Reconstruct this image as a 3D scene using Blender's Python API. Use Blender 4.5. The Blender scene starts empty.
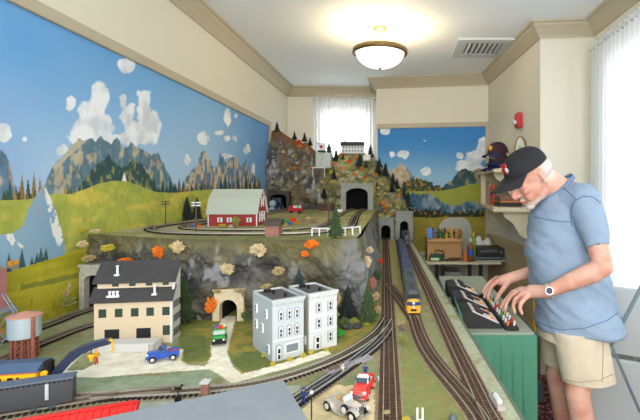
WORLD=1.3; E_SIDE=22; E_BACK=20; E_REAR=95; LAMP_E=2.2; BULB_E=17
import bpy, bmesh, math, random
import numpy as np
from mathutils import Vector, Matrix, Euler
random.seed(7)
rs = np.random.RandomState(11)
SC = bpy.context.scene
COL = SC.collection
F = 430.0; VX = 402.0; VY = 190.0; CZ = 1.47      # calibration of the photograph: focal length and horizon
ZL = 0.93                                         # main level of the layout
ZP = 1.26                                         # upper level of the layout
CEIL = 2.79
def P(px, py, d): return Vector(((px-VX)/F*d, d, CZ-(py-VY)/F*d))
def G(px, py, z=ZL):
    d = (CZ-z)*F/(py-VY)
    return Vector(((px-VX)/F*d, d, z))
def lin(c):
    c = np.asarray(c, float)/255.0
    return np.where(c <= 0.04045, c/12.92, ((c+0.055)/1.055)**2.4)
# ---------------------------------------------------------------- noise
def _hash(ix, iy, iz, s):
    h = (ix*374761393 + iy*668265263 + iz*2147483647 + s*974634777) & 0xffffffff
    h = ((h ^ (h >> 13))*1274126177) & 0xffffffff
    h = (h ^ (h >> 16)) & 0xffffffff
    return h/4294967295.0
def vnoise(x, y, z=0, s=0):
    x = np.asarray(x, float); y = np.asarray(y, float); z = np.asarray(z, float)+0*x
    x0 = np.floor(x); y0 = np.floor(y); z0 = np.floor(z)
    fx, fy, fz = x-x0, y-y0, z-z0
    fx = fx*fx*(3-2*fx); fy = fy*fy*(3-2*fy); fz = fz*fz*(3-2*fz)
    ix, iy, iz = x0.astype(np.int64), y0.astype(np.int64), z0.astype(np.int64)
    r = 0
    for a in (0, 1):
        for b in (0, 1):
            for c in (0, 1):
                w = (fx if a else 1-fx)*(fy if b else 1-fy)*(fz if c else 1-fz)
                r = r + w*_hash(ix+a, iy+b, iz+c, s)
    return r
def fbm(x, y, z=0, s=0, o=4):
    r = 0; a = 0.5; t = 0
    for i in range(o):
        r = r + a*vnoise(np.asarray(x)*2**i, np.asarray(y)*2**i, np.asarray(z)*2**i, s+i*17); t += a; a *= 0.5
    return r/t
# ---------------------------------------------------------------- materials
MATS = {}
def mat(name, c, rough=0.6, metal=0.0, var=0.0, vscale=40.0, bump=0.0, bscale=80.0, c2=None, coat=0.0, emis=None, spec=0.4):
    if name in MATS: return MATS[name]
    m = bpy.data.materials.new(name); m.use_nodes = True
    nt = m.node_tree; b = nt.nodes['Principled BSDF']
    l = tuple(lin(c))+(1,)
    b.inputs['Base Color'].default_value = l
    b.inputs['Roughness'].default_value = rough; b.inputs['Metallic'].default_value = metal
    b.inputs['Specular IOR Level'].default_value = spec
    b.inputs['Coat Weight'].default_value = coat
    if emis:
        b.inputs['Emission Color'].default_value = tuple(lin(emis[0]))+(1,); b.inputs['Emission Strength'].default_value = emis[1]
    tc = nt.nodes.new('ShaderNodeTexCoord')
    if var > 0 or c2 is not None:
        n = nt.nodes.new('ShaderNodeTexNoise'); n.inputs['Scale'].default_value = vscale; n.inputs['Detail'].default_value = 5
        nt.links.new(tc.outputs['Object'], n.inputs['Vector'])
        r = nt.nodes.new('ShaderNodeValToRGB'); r.color_ramp.elements[0].position = 0.35; r.color_ramp.elements[1].position = 0.65
        if c2 is None:
            r.color_ramp.elements[0].color = tuple(v*(1-var) for v in l[:3])+(1,)
            r.color_ramp.elements[1].color = tuple(min(1, v*(1+var)) for v in l[:3])+(1,)
        else:
            r.color_ramp.elements[0].color = l; r.color_ramp.elements[1].color = tuple(lin(c2))+(1,)
        nt.links.new(n.outputs['Fac'], r.inputs['Fac']); nt.links.new(r.outputs['Color'], b.inputs['Base Color'])
    if bump > 0:
        n2 = nt.nodes.new('ShaderNodeTexNoise'); n2.inputs['Scale'].default_value = bscale; n2.inputs['Detail'].default_value = 6
        nt.links.new(tc.outputs['Object'], n2.inputs['Vector'])
        bp = nt.nodes.new('ShaderNodeBump'); bp.inputs['Strength'].default_value = bump; bp.inputs['Distance'].default_value = 0.01
        nt.links.new(n2.outputs['Fac'], bp.inputs['Height']); nt.links.new(bp.outputs['Normal'], b.inputs['Normal'])
    MATS[name] = m
    return m
def attr_mat(name, rough=0.85, bump=0.0, bscale=120.0, spec=0.2):
    m = bpy.data.materials.new(name); m.use_nodes = True
    nt = m.node_tree; b = nt.nodes['Principled BSDF']
    a = nt.nodes.new('ShaderNodeAttribute'); a.attribute_name = 'paint'
    nt.links.new(a.outputs['Color'], b.inputs['Base Color'])
    b.inputs['Roughness'].default_value = rough; b.inputs['Specular IOR Level'].default_value = spec
    if bump:
        tc = nt.nodes.new('ShaderNodeTexCoord')
        n2 = nt.nodes.new('ShaderNodeTexNoise'); n2.inputs['Scale'].default_value = bscale; n2.inputs['Detail'].default_value = 6
        nt.links.new(tc.outputs['Object'], n2.inputs['Vector'])
        bp = nt.nodes.new('ShaderNodeBump'); bp.inputs['Strength'].default_value = bump; bp.inputs['Distance'].default_value = 0.01
        nt.links.new(n2.outputs['Fac'], bp.inputs['Height']); nt.links.new(bp.outputs['Normal'], b.inputs['Normal'])
    MATS[name] = m
    return m
def paint(me, rgb):                     # rgb: n x 3 in 0..255 sRGB
    at = me.color_attributes.new('paint', 'FLOAT_COLOR', 'POINT')
    c = np.ones((len(me.vertices), 4), np.float32); c[:, :3] = lin(np.clip(rgb, 0, 255))
    at.data.foreach_set('color', c.ravel())
def vcoords(me):
    a = np.empty(len(me.vertices)*3, np.float32); me.vertices.foreach_get('co', a); return a.reshape(-1, 3).astype(float)
def setcoords(me, a): me.vertices.foreach_set('co', np.asarray(a, np.float32).ravel()); me.update()
# ---------------------------------------------------------------- mesh builder
def frame_of(d):
    d = Vector(d).normalized(); up = Vector((0, 0, 1)) if abs(d.z) < 0.95 else Vector((1, 0, 0))
    a = d.cross(up).normalized(); b = d.cross(a).normalized()
    return a, b
class MB:
    def __init__(s): s.v = []; s.f = []; s.mi = []; s.M = None
    def add(s, vs, fs, mi=0):
        o = len(s.v)
        for p in vs:
            p = Vector(p)
            s.v.append(s.M @ p if s.M else p)
        for f in fs: s.f.append([o+i for i in f]); s.mi.append(mi)
        return s
    def box(s, c, size, rz=0, mi=0, rx=0, ry=0):
        R = Euler((rx, ry, rz)).to_matrix(); c = Vector(c); hx, hy, hz = [k/2 for k in size]
        vs = [c+R@Vector((x*hx, y*hy, z*hz)) for z in (-1, 1) for y in (-1, 1) for x in (-1, 1)]
        return s.add(vs, [(0, 2, 3, 1), (4, 5, 7, 6), (0, 1, 5, 4), (2, 6, 7, 3), (0, 4, 6, 2), (1, 3, 7, 5)], mi)
    def b2(s, a, b, mi=0):            # box from corner to corner
        return s.box([(a[i]+b[i])/2 for i in range(3)], [abs(b[i]-a[i]) for i in range(3)], mi=mi)
    def beam(s, p, q, w, h, mi=0):
        p = Vector(p); q = Vector(q); d = q-p; a, b = frame_of(d)
        vs = [o+a*(w/2*x)+b*(h/2*y) for o in (p, q) for x, y in ((-1, -1), (1, -1), (1, 1), (-1, 1))]
        return s.add(vs, [(0, 1, 2, 3), (7, 6, 5, 4), (0, 4, 5, 1), (1, 5, 6, 2), (2, 6, 7, 3), (3, 7, 4, 0)], mi)
    def cyl(s, p, q, r0, r1=None, n=14, mi=0):
        if r1 is None: r1 = r0
        p = Vector(p); q = Vector(q); a, b = frame_of(q-p); vs = []
        for o, r in ((p, r0), (q, r1)):
            for i in range(n):
                t = 2*math.pi*i/n; vs.append(o+a*(r*math.cos(t))+b*(r*math.sin(t)))
        fs = [(i, (i+1) % n, n+(i+1) % n, n+i) for i in range(n)]+[tuple(range(n))[::-1], tuple(range(n, 2*n))]
        return s.add(vs, fs, mi)
    def tube(s, pts, r, n=8, mi=0, cap=True, flat=1.0):
        pts = [Vector(p) for p in pts]; m = len(pts)
        rr = list(r) if hasattr(r, '__len__') else [r]*m
        T = [(pts[min(i+1, m-1)]-pts[max(i-1, 0)]).normalized() for i in range(m)]
        a, b = frame_of(T[0]); vs = []
        for i in range(m):
            a = (a-T[i]*a.dot(T[i])).normalized(); b = T[i].cross(a)
            for k in range(n):
                t = 2*math.pi*k/n; vs.append(pts[i]+a*(rr[i]*math.cos(t))+b*(rr[i]*flat*math.sin(t)))
        fs = [(i*n+k, i*n+(k+1) % n, (i+1)*n+(k+1) % n, (i+1)*n+k) for i in range(m-1) for k in range(n)]
        if cap: fs += [tuple(range(n))[::-1], tuple(range((m-1)*n, m*n))]
        return s.add(vs, fs, mi)
    def limb(s, pts, r, n=14, mi=0):      # tube with rounded ends
        s.tube(pts, r, n, mi)
        s.ball(pts[0], r[0], n=n, mi=mi); s.ball(pts[-1], r[-1], n=n, mi=mi)
        return s
    def ball(s, c, r, n=12, mi=0, M=None, z0=-1.0):
        c = Vector(c); r = (r, r, r) if not hasattr(r, '__len__') else r; vs = []; m = max(4, n//2)
        lo = math.asin(max(-1, z0))
        for j in range(m+1):
            ph = lo+(math.pi/2-lo)*j/m
            for i in range(n):
                t = 2*math.pi*i/n
                p = Vector((r[0]*math.cos(ph)*math.cos(t), r[1]*math.cos(ph)*math.sin(t), r[2]*math.sin(ph)))
                if M: p = M@p
                vs.append(c+p)
        fs = [(j*n+i, j*n+(i+1) % n, (j+1)*n+(i+1) % n, (j+1)*n+i) for j in range(m) for i in range(n)]
        fs.append(tuple(range(n))[::-1])
        return s.add(vs, fs, mi)
    def lathe(s, prof, c=(0, 0, 0), n=24, mi=0, cap=True):
        c = Vector(c); m = len(prof); vs = []
        for r, z in prof:
            for i in range(n):
                t = 2*math.pi*i/n; vs.append(c+Vector((r*math.cos(t), r*math.sin(t), z)))
        fs = [(j*n+i, j*n+(i+1) % n, (j+1)*n+(i+1) % n, (j+1)*n+i) for j in range(m-1) for i in range(n)]
        if cap: fs += [tuple(range(n))[::-1], tuple(range((m-1)*n, m*n))]
        return s.add(vs, fs, mi)
    def prism(s, poly, a, b, axis='y', mi=0):   # poly is 2D; axis is the extrusion direction
        def mk(u, v, w):
            return {'y': (u, w, v), 'x': (w, u, v), 'z': (u, v, w)}[axis]
        n = len(poly); vs = [mk(u, v, a) for u, v in poly]+[mk(u, v, b) for u, v in poly]
        fs = [(i, (i+1) % n, n+(i+1) % n, n+i) for i in range(n)]+[tuple(range(n))[::-1], tuple(range(n, 2*n))]
        return s.add(vs, fs, mi)
    def loft(s, rings, mi=0, cap=True):
        n = len(rings[0]); vs = [p for r in rings for p in r]; m = len(rings)
        fs = [(j*n+i, j*n+(i+1) % n, (j+1)*n+(i+1) % n, (j+1)*n+i) for j in range(m-1) for i in range(n)]
        if cap: fs += [tuple(range(n))[::-1], tuple(range((m-1)*n, m*n))]
        return s.add(vs, fs, mi)
    def mesh(s, name):
        me = bpy.data.meshes.new(name); me.from_pydata([tuple(p) for p in s.v], [], s.f)
        me.polygons.foreach_set('material_index', s.mi); me.update(); return me
    def build(s, name, mats, parent=None, smooth=False, bevel=0, loc=None, rz=0, seg=2, nrm=True):
        me = s.mesh(name)
        if nrm or bevel:
            bm = bmesh.new(); bm.from_mesh(me)
            if nrm: bmesh.ops.recalc_face_normals(bm, faces=bm.faces)
            if bevel:
                es = [e for e in bm.edges if len(e.link_faces) == 2 and e.calc_face_angle(0) > 0.5]
                bmesh.ops.bevel(bm, geom=es, offset=bevel, segments=seg, affect='EDGES', clamp_overlap=True)
            bm.to_mesh(me); bm.free()
        if not isinstance(mats, (list, tuple)): mats = [mats]
        for m in mats: me.materials.append(m)
        if smooth: me.polygons.foreach_set('use_smooth', [True]*len(me.polygons))
        o = bpy.data.objects.new(name, me); COL.objects.link(o)
        if parent: o.parent = parent
        if loc is not None: o.location = loc
        o.rotation_euler = (0, 0, rz)
        return o
def tag(o, label=None, cat=None, group=None, kind=None):
    if label: o['label'] = label
    if cat: o['category'] = cat
    if group: o['group'] = group
    if kind: o['kind'] = kind
    return o
def thing(name, label, cat, loc=(0, 0, 0), rz=0, group=None, kind=None, sc=1.0):
    o = bpy.data.objects.new(name, None); COL.objects.link(o); o.empty_display_size = 0.02
    o.location = loc; o.rotation_euler = (0, 0, rz); o.scale = (sc, sc, sc)
    return tag(o, label, cat, group, kind)
def struct(o): o['kind'] = 'structure'; return o
def copy_tree(o, parent=None):
    c = o.copy(); COL.objects.link(c)
    if parent: c.parent = parent
    for ch in list(o.children): copy_tree(ch, c)
    return c
def place(proto, state, loc, rz=0, sc=1.0, label=None, group=None, cat=None):
    o = proto if not state.get(proto.name) else copy_tree(proto)
    state[proto.name] = True
    o.location = loc; o.rotation_euler = (0, 0, rz); o.scale = (sc, sc, sc) if not hasattr(sc, '__len__') else sc
    if label: o['label'] = label
    if group: o['group'] = group
    return o
USED = {}
def fused(mb, name, voxel, mats, parent=None, smooth_it=3, post=None):   # fuse overlapping shapes to one skin
    me = mb.mesh(name); o = bpy.data.objects.new(name+'_raw', me); COL.objects.link(o)
    m = o.modifiers.new('r', 'REMESH'); m.mode = 'VOXEL'; m.voxel_size = voxel; m.use_smooth_shade = True
    if smooth_it:
        k = o.modifiers.new('s', 'SMOOTH'); k.iterations = smooth_it; k.factor = 0.5
    dg = bpy.context.evaluated_depsgraph_get(); dg.update()
    nm = bpy.data.meshes.new_from_object(o.evaluated_get(dg)); nm.name = name
    bpy.data.objects.remove(o); bpy.data.meshes.remove(me)
    nm.materials.clear()
    for q in (mats if isinstance(mats, (list, tuple)) else [mats]): nm.materials.append(q)
    if post: post(nm)
    nm.polygons.foreach_set('use_smooth', [True]*len(nm.polygons))
    r = bpy.data.objects.new(name, nm); COL.objects.link(r)
    if parent: r.parent = parent
    return r
def gridmesh(name, XYZ, m, drop=None):   # XYZ: rows x cols x 3
    R, C = XYZ.shape[:2]
    idx = np.arange(R*C).reshape(R, C)
    q = np.stack([idx[:-1, :-1], idx[:-1, 1:], idx[1:, 1:], idx[1:, :-1]], -1).reshape(-1, 4)
    if drop is not None: q = q[~drop.reshape(-1)]
    me = bpy.data.meshes.new(name)
    me.vertices.add(R*C); me.vertices.foreach_set('co', XYZ.reshape(-1).astype(np.float32))
    me.loops.add(len(q)*4); me.loops.foreach_set('vertex_index', q.reshape(-1).astype(np.int32))
    me.polygons.add(len(q)); me.polygons.foreach_set('loop_start', np.arange(len(q), dtype=np.int32)*4)
    me.update(calc_edges=True); me.validate()
    me.polygons.foreach_set('use_smooth', [True]*len(me.polygons))
    me.materials.append(m)
    return me
def inpoly(x, y, poly):
    r = np.zeros(np.shape(x), bool); n = len(poly)
    for i in range(n):
        x0, y0 = poly[i]; x1, y1 = poly[(i+1) % n]
        if y0 == y1: continue
        c = ((y0 > y) != (y1 > y)) & (x < (x1-x0)*(y-y0)/(y1-y0)+x0)
        r ^= c
    return r
def mix(a, b, t):
    t = np.asarray(t)[..., None]; return a*(1-t)+np.asarray(b, float)*t
def sstep(a, b, x):
    t = np.clip((x-a)/(b-a), 0, 1); return t*t*(3-2*t)
# ================================================================ camera and light
cam = bpy.data.cameras.new('camera'); co = bpy.data.objects.new('camera', cam); COL.objects.link(co)
cam.sensor_width = 36; cam.lens = 36*F/640; cam.shift_x = -(VX-320)/640; cam.shift_y = -(210-VY)/640
co.location = (0, 0, CZ); co.rotation_euler = (math.pi/2, 0, 0); cam.clip_start = 0.05; SC.camera = co
SC.view_settings.view_transform = 'Standard'; SC.view_settings.look = 'None'; SC.view_settings.gamma = 1
SC.view_settings.exposure = 0.2
w = bpy.data.worlds.new('world'); SC.world = w; w.use_nodes = True
w.node_tree.nodes['Background'].inputs[0].default_value = (0.93, 0.97, 1.0, 1); w.node_tree.nodes['Background'].inputs[1].default_value = WORLD
def area(name, loc, rot, sx, sy, e, col=(1, 1, 1)):
    l = bpy.data.lights.new(name, 'AREA'); l.shape = 'RECTANGLE'; l.size = sx; l.size_y = sy; l.energy = e; l.color = col
    o = bpy.data.objects.new(name, l); COL.objects.link(o); o.location = loc; o.rotation_euler = rot; return o
XW = -1.48; XR = 1.51; YB = 5.56
area('daylight_side', (XR+0.35, 2.2, 1.6), (0, math.pi/2, 0), 1.6, 1.8, E_SIDE, (0.95, 0.98, 1.0))
area('daylight_back', (-0.75, YB+0.35, 1.9), (-math.pi/2, 0, 0), 1.0, 1.4, E_BACK, (0.95, 0.98, 1.0))
area('rear_fill', (0.2, -1.6, 2.0), (math.radians(80), 0, 0), 2.6, 1.6, E_REAR, (1.0, 0.98, 0.95))  # added fill light behind the camera to brighten the room, no window modelled there
# ================================================================ room
m_cream = mat('wall_cream', (224, 219, 202), 0.85, bump=0.03, bscale=200)
m_ceil = mat('ceiling_white', (242, 246, 250), 0.9, bump=0.02, bscale=200)
m_trim = mat('trim_taupe', (184, 174, 150), 0.5)
m_wains = mat('wainscot_tan', (196, 178, 140), 0.7)
m_carpet = mat('carpet', (70, 22, 28), 0.95, vscale=14, c2=(150, 105, 100), bump=0.2, bscale=300)
rp = [n for n in m_carpet.node_tree.nodes if n.type == 'VALTORGB'][0].color_ramp
rp.elements[0].position = 0.5; rp.elements[1].position = 0.62
[n for n in m_carpet.node_tree.nodes if n.type == 'TEX_NOISE'][0].inputs['Distortion'].default_value = 2.5
Y0 = -1.5
def wall(name, mb, m=None): return struct(mb.build(name, m or m_cream))
fl = MB().b2((XW-0.1, Y0, -0.1), (XR+0.1, YB+0.1, 0)); wall('floor', fl, m_carpet)
wall('ceiling', MB().b2((XW-0.1, Y0, CEIL), (XR+0.1, YB+0.1, CEIL+0.1)), m_ceil)
wall('wall_left', MB().b2((XW-0.1, Y0, 0), (XW, YB+0.1, CEIL)))
YJ = 5.06                                         # chimney breast standing forward of the window wall
mb = MB()                                         # window wall with its opening
WX0, WX1, WZ0, WZ1 = -1.05, -0.42, 1.0, 2.5
mb.b2((XW, YB, 0), (WX0, YB+0.1, CEIL)).b2((WX1, YB, 0), (XR, YB+0.1, CEIL)).b2((WX0, YB, 0), (WX1, YB+0.1, WZ0)).b2((WX0, YB, WZ1), (WX1, YB+0.1, CEIL))
wall('wall_back', mb)
jog = [(-0.305, 5.13), (0.99, 4.94), (1.10, 3.42), (XR, 3.38), (XR, YB), (-0.305, YB)]
wall('wall_back_right', MB().prism(jog, 0, CEIL, 'z'))
RZ0, RZ1, RY0, RY1 = 0.75, 2.4, 1.3, 3.05          # window of the right wall
mb = MB()
mb.b2((XR, Y0, 0), (XR+0.1, RY0, CEIL)).b2((XR, RY1, 0), (XR+0.1, 3.4, CEIL)).b2((XR, RY0, 0), (XR+0.1, RY1, RZ0)).b2((XR, RY0, RZ1), (XR+0.1, RY1, CEIL))
wall('wall_right', mb)
# wainscot on the right
mb = MB()
for (a, b) in (((0.99, 4.94), (1.10, 3.42)),):
    mb.add([(a[0]-0.008, a[1], 0), (b[0]-0.008, b[1], 0), (b[0]-0.008, b[1], 0.95), (a[0]-0.008, a[1], 0.95), (a[0], a[1], 0), (b[0], b[1], 0), (b[0], b[1], 0.95), (a[0], a[1], 0.95)],
           [(0, 1, 2, 3), (4, 7, 6, 5), (3, 2, 6, 7), (0, 4, 5, 1)])
    mb.beam((a[0]-0.012, a[1], 0.96), (b[0]-0.012, b[1], 0.96), 0.03, 0.045)
wall('trim_6', mb, m_wains)
# crown moulding : profile swept along wall lines
prof = [(0, 0), (0.0, -0.115), (0.012, -0.118), (0.018, -0.1), (0.03, -0.085), (0.05, -0.06), (0.075, -0.035), (0.082, -0.02), (0.10, -0.015), (0.105, 0)]
def crown(name, pts):
    mb = MB(); n = len(pts); rings = []
    for i, (x, y) in enumerate(pts):
        d0 = Vector((pts[i][0]-pts[i-1][0], pts[i][1]-pts[i-1][1])).normalized() if i > 0 else None
        d1 = Vector((pts[i+1][0]-pts[i][0], pts[i+1][1]-pts[i][1])).normalized() if i < n-1 else None
        n0 = Vector((d0.y, -d0.x)) if d0 else None; n1 = Vector((d1.y, -d1.x)) if d1 else None
        if n0 and n1:
            nn = (n0+n1); k = nn.length_squared/2; nn = nn/ k if k > 0.05 else n0
        else: nn = n0 or n1
        rings.append([Vector((x+nn.x*u, y+nn.y*u, CEIL+v)) for u, v in prof])
    mb.loft(rings, cap=False)
    return struct(mb.build(name, m_trim, smooth=False))
crown('trim_1', [(XW, Y0), (XW, YB), (-0.305, YB), (-0.305, 5.13), (0.99, 4.94), (1.10, 3.42), (XR, 3.38), (XR, Y0)])
# murals -------------------------------------------------------------------
MT = 2.175
def small_trim(name, mb): return struct(mb.build(name, m_trim, bevel=0.003))
small_trim('trim_2', MB().b2((XW, Y0, MT), (XW+0.022, 4.80, MT+0.055)).b2((XW, 4.755, ZP), (XW+0.022, 4.80, MT)))
# the painted mural of the left wall
def tri(px, tops):                       # ridge line interpolated
    xs = [a for a, b in tops]; ys = [b for a, b in tops]
    return np.interp(px, xs, ys, left=999, right=999)
def cloud(col, px, py, blobs, n, c=(238, 242, 246), soft=0.5, th=0.55):
    f = np.full(px.shape, -9.0); sm = min(b[2] for b in blobs) < 3.5
    dx_ = (fbm(px*0.11, py*0.11, s=71)-0.5)*(6 if sm else 9); dy_ = (fbm(px*0.11, py*0.11, s=72)-0.5)*(6 if sm else 9)
    for (x, y, rx, ry) in blobs:
        f = np.maximum(f, 1-np.sqrt(((px+dx_-x)/rx)**2+((py+dy_-y)/ry)**2))
    a = sstep(0.0, 0.22, f + (n-0.5)*1.3*soft)*sstep(-0.35, -0.15, f)
    shade = np.stack([215+0*n, 222+0*n, 232+0*n], -1)*(0.93+0.12*n[..., None])
    cc = mix(shade, c, sstep(0.35, 0.7, n))
    return mix(col, cc, a)
def mural_left(px, py, wy, wz):
    n1 = fbm(wy*3, wz*3, s=1); n2 = fbm(wy*14, wz*14, s=2); n3 = fbm(wy*45, wz*30, s=3); n4 = fbm(wy*60, wz*20, s=4)
    t = np.clip(py/195, 0, 1)
    col = mix(mix(np.zeros(px.shape+(3,)), (98, 160, 218), np.ones(px.shape)), (172, 202, 230), sstep(0.2, 1.0, t))
    col = mix(col, (130, 170, 216), 0.7*sstep(60, 0, px)*sstep(0.2, 0.6, t))
    col = mix(col, (84, 142, 208), 0.7*sstep(200, 266, px))
    col = mix(col, (175, 200, 225), 0.25*n1)
    big = [(98, 96, 10, 17), (90, 112, 15, 15), (82, 128, 13, 14), (101, 126, 13, 13), (122, 100, 6, 9), (127, 114, 8, 12), (144, 104, 8, 16), (149, 124, 13, 20), (136, 130, 14, 12), (70, 104, 4, 8), (112, 140, 44, 9)]
    col = cloud(col, px, py, big, n2, soft=0.45)
    small = [(126, 65, 10, 8), (2, 132, 8, 11), (25, 138, 3, 3), (202, 137, 6, 8), (209, 138, 2, 4), (227, 117, 3.5, 10), (219, 133, 5, 3), (227, 138, 3, 4), (234, 138, 2.5, 3), (246, 150, 4, 7), (187, 160, 4, 6), (236, 116, 2, 4), (254, 170, 2, 7), (226, 156, 8, 3), (60, 150, 6, 6)]
    col = cloud(col, px, py, small, n2, soft=0.35)
    def mount(col, tops, base, c1, c2, th=0.52, haze=0.0):
        r = tri(px, tops)+(n4-0.5)*5
        msk = (py > r) & (py < base)
        c = mix(np.zeros(px.shape+(3,))+np.array(c1), c2, sstep(th-0.05, th+0.08, fbm(wy*30, wz*16, s=9)))
        c = c*(0.8+0.4*n3[..., None])
        return np.where(msk[..., None], c, col)
    col = mount(col, [(-30, 150), (0, 150), (5, 154), (9, 164), (12, 180), (14, 200)], 215, (92, 122, 146), (170, 158, 146))
    M1 = [(40, 200), (46, 178), (52, 166), (62, 156), (70, 146), (78, 139), (86, 141), (91, 138), (95, 141), (100, 137), (104, 141), (110, 144), (116, 137), (122, 147), (126, 148), (130, 141), (136, 148), (143, 150), (150, 156), (157, 152), (163, 164), (170, 178), (176, 194)]
    col = mount(col, M1, 200, (98, 126, 142), (176, 168, 146), th=0.58)
    lm = (py > tri(px, M1)) & inpoly(px, py, [(52, 168), (70, 145), (80, 138), (86, 141), (66, 158), (56, 170)])
    col = np.where(lm[..., None], mix(col, (205, 195, 168), 0.8*np.ones(px.shape)), col)
    fo = py > tri(px, [(72, 200), (80, 182), (90, 172), (100, 163), (108, 156), (116, 164), (124, 168), (132, 158), (140, 164), (150, 178), (160, 192)])+(n4-0.5)*8
    fo &= py < 200
    col = np.where(fo[..., None], mix(np.zeros(px.shape+(3,))+np.array((58, 86, 86)), (150, 142, 92), sstep(0.6, 0.7, n3)*0.8)*(0.85+0.3*n3[..., None]), col)
    M2 = [(180, 200), (184, 180), (190, 172), (197, 166), (200, 152), (204, 150), (208, 158), (212, 166), (217, 168), (219, 154), (222, 156), (226, 163), (230, 158), (235, 155), (240, 168), (246, 160), (250, 172), (256, 178), (262, 196)]
    col = mount(col, M2, 200, (98, 128, 156), (196, 180, 156), th=0.52)
    # tree bands
    def trees(col, x0, x1, top, bot, dens, c1=(50, 78, 76), c2=(176, 128, 66)):
        ph = px/dens; k = np.floor(ph); h = _hash(k.astype(np.int64), 0*k.astype(np.int64), 0*k.astype(np.int64), 5)
        h2 = _hash(k.astype(np.int64), 0*k.astype(np.int64)+3, 0*k.astype(np.int64), 6)
        tp = top+(bot-top)*0.75*h; w = np.abs(ph-k-0.5)*2
        msk = (px > x0) & (px < x1) & (py < bot+2) & ((py-tp)/(bot-tp+0.01) > w*0.9-0.05)
        c = mix(np.zeros(px.shape+(3,))+np.array(c1), c2, (h2 > 0.68)*0.8)*(0.75+0.5*n3[..., None])
        return np.where(msk[..., None], c, col)
    col = trees(col, 165, 262, 172, 194, 4.2); col = trees(col, 172, 262, 180, 195, 2.9, (44, 74, 78))
    col = trees(col, -10, 46, 168, 203, 6.0); col = trees(col, -10, 52, 180, 205, 4.0, (60, 80, 60)); 
    col = trees(col, 62, 90, 184, 196, 3.0, (92, 100, 60), (190, 160, 80)); col = trees(col, 100, 178, 176, 193, 4.0, (52, 82, 80), (150, 150, 70))
    wt = inpoly(px, py, [(121, 181), (123.5, 172), (126, 181)]); col[wt] = (235, 238, 240)
    H = [(-30, 202), (0, 200), (20, 200), (40, 198), (50, 194), (70, 194), (85, 189), (97, 184), (110, 181), (125, 181), (140, 186), (155, 192), (175, 193), (200, 190), (230, 189), (262, 190), (275, 190)]
    me = py > tri(px, H)
    g = mix(np.zeros(px.shape+(3,))+np.array((172, 178, 82)), (204, 192, 88), sstep(0.45, 0.65, fbm(wy*5, wz*16, s=20)))
    g = mix(g, (142, 156, 76), 0.5*sstep(0.5, 0.7, fbm(wy*8, wz*10, s=23)))*(0.9+0.2*n3[..., None])
    col = np.where(me[..., None], g, col)
    # lower blue panel and foreground meadow
    B = inpoly(px+(n4-0.5)*1.5, py, [(43, 185), (36, 194), (28, 208), (22, 226), (10, 234), (-40, 236), (-40, 300), (64, 300), (64, 246), (61, 232), (57, 218), (52, 204), (47, 192)])
    bc = mix(np.zeros(px.shape+(3,))+np.array((112, 158, 192)), (150, 180, 200), n1)
    snow = (inpoly(px, py, [(43, 186), (48, 194), (55, 208), (60, 225), (62, 240), (58, 248), (53, 240), (48, 215), (44, 200)]) | inpoly(px, py, [(3, 235), (10, 230), (14, 240), (25, 248), (12, 247)])) & (n3 > 0.38)
    bc = np.where(snow[..., None], np.array((232, 232, 228.)), bc)
    bc = np.where((inpoly(px, py, [(30, 206), (43, 186), (46, 200), (42, 226), (36, 214)]) & (n3 > 0.5))[..., None], np.array((150, 168, 186.)), bc)
    col = np.where(B[..., None], bc, col)
    for (tx, t0, t1, ww) in ((8, 252, 274, 4), (21, 248, 270, 4.5), (36, 252, 267, 4), (40, 246, 265, 3.5), (45, 248, 262, 3.5), (31, 256, 268, 3)):
        mt = (np.abs(px-tx) < ww*(py-t0)/(t1-t0)*(0.6+0.8*n3)) & (py > t0) & (py < t1)
        col = np.where(mt[..., None], np.array((64, 92, 96.))*(0.8+0.4*n3[..., None]), col)
    mt = (np.hypot(px-13, (py-266)) < 6*(0.5+n3)); col = np.where(mt[..., None], mix(np.zeros(px.shape+(3,))+np.array((150, 140, 120)), (235, 160, 50), sstep(0.5, 0.6, n3)), col)
    Y = py > tri(px, [(-40, 282), (0, 275), (20, 268), (40, 262), (62, 255), (75, 250), (90, 246)])
    Y &= py > 245
    yc = mix(np.zeros(px.shape+(3,))+np.array((196, 186, 58)), (168, 164, 44), sstep(0.4, 0.7, fbm(wy*4, wz*20, s=31)))
    st = np.abs(py-(290-(px-10)*0.22)) < 2.2*n1*2
    yc = np.where((st & (px > 20))[..., None], np.array((142, 146, 60.)), yc)
    yc = mix(yc, (150, 120, 30), 0.5*sstep(0.62, 0.7, n3)*sstep(285, 300, py))
    col = np.where(Y[..., None], yc*(0.95+0.1*n3[..., None]), col)
    return col
m_mural = attr_mat('mural_paint', 0.8)
def wall_grid(u0, u1, nu, v0, v1, nv): 
    U, V = np.meshgrid(np.linspace(u0, u1, nu), np.linspace(v0, v1, nv)); return U, V
# denser towards the near end so the painting stays crisp
uu = 1.35*np.exp(np.linspace(0, math.log(4.76/1.35), 720)); uu = np.concatenate([np.linspace(Y0, 1.34, 60), uu])
U, V = np.meshgrid(uu, np.linspace(ZL-0.05, MT, 380))
XYZ = np.stack([np.full(U.shape, XW+0.004), U, V], -1)
me = gridmesh('wall_left_mural', XYZ, m_mural)
ud = np.maximum(U, 1.2)
PX = VX+F*XW/ud; PY = VY-F*(V-CZ)/ud
paint(me, mural_left(PX, PY, U, V).reshape(-1, 3))
o = bpy.data.objects.new('wall_mural', me); COL.objects.link(o)
tag(o, 'wide painted mountain mural covering the long wall beside the train layout', 'mural', kind='thing')
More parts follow.
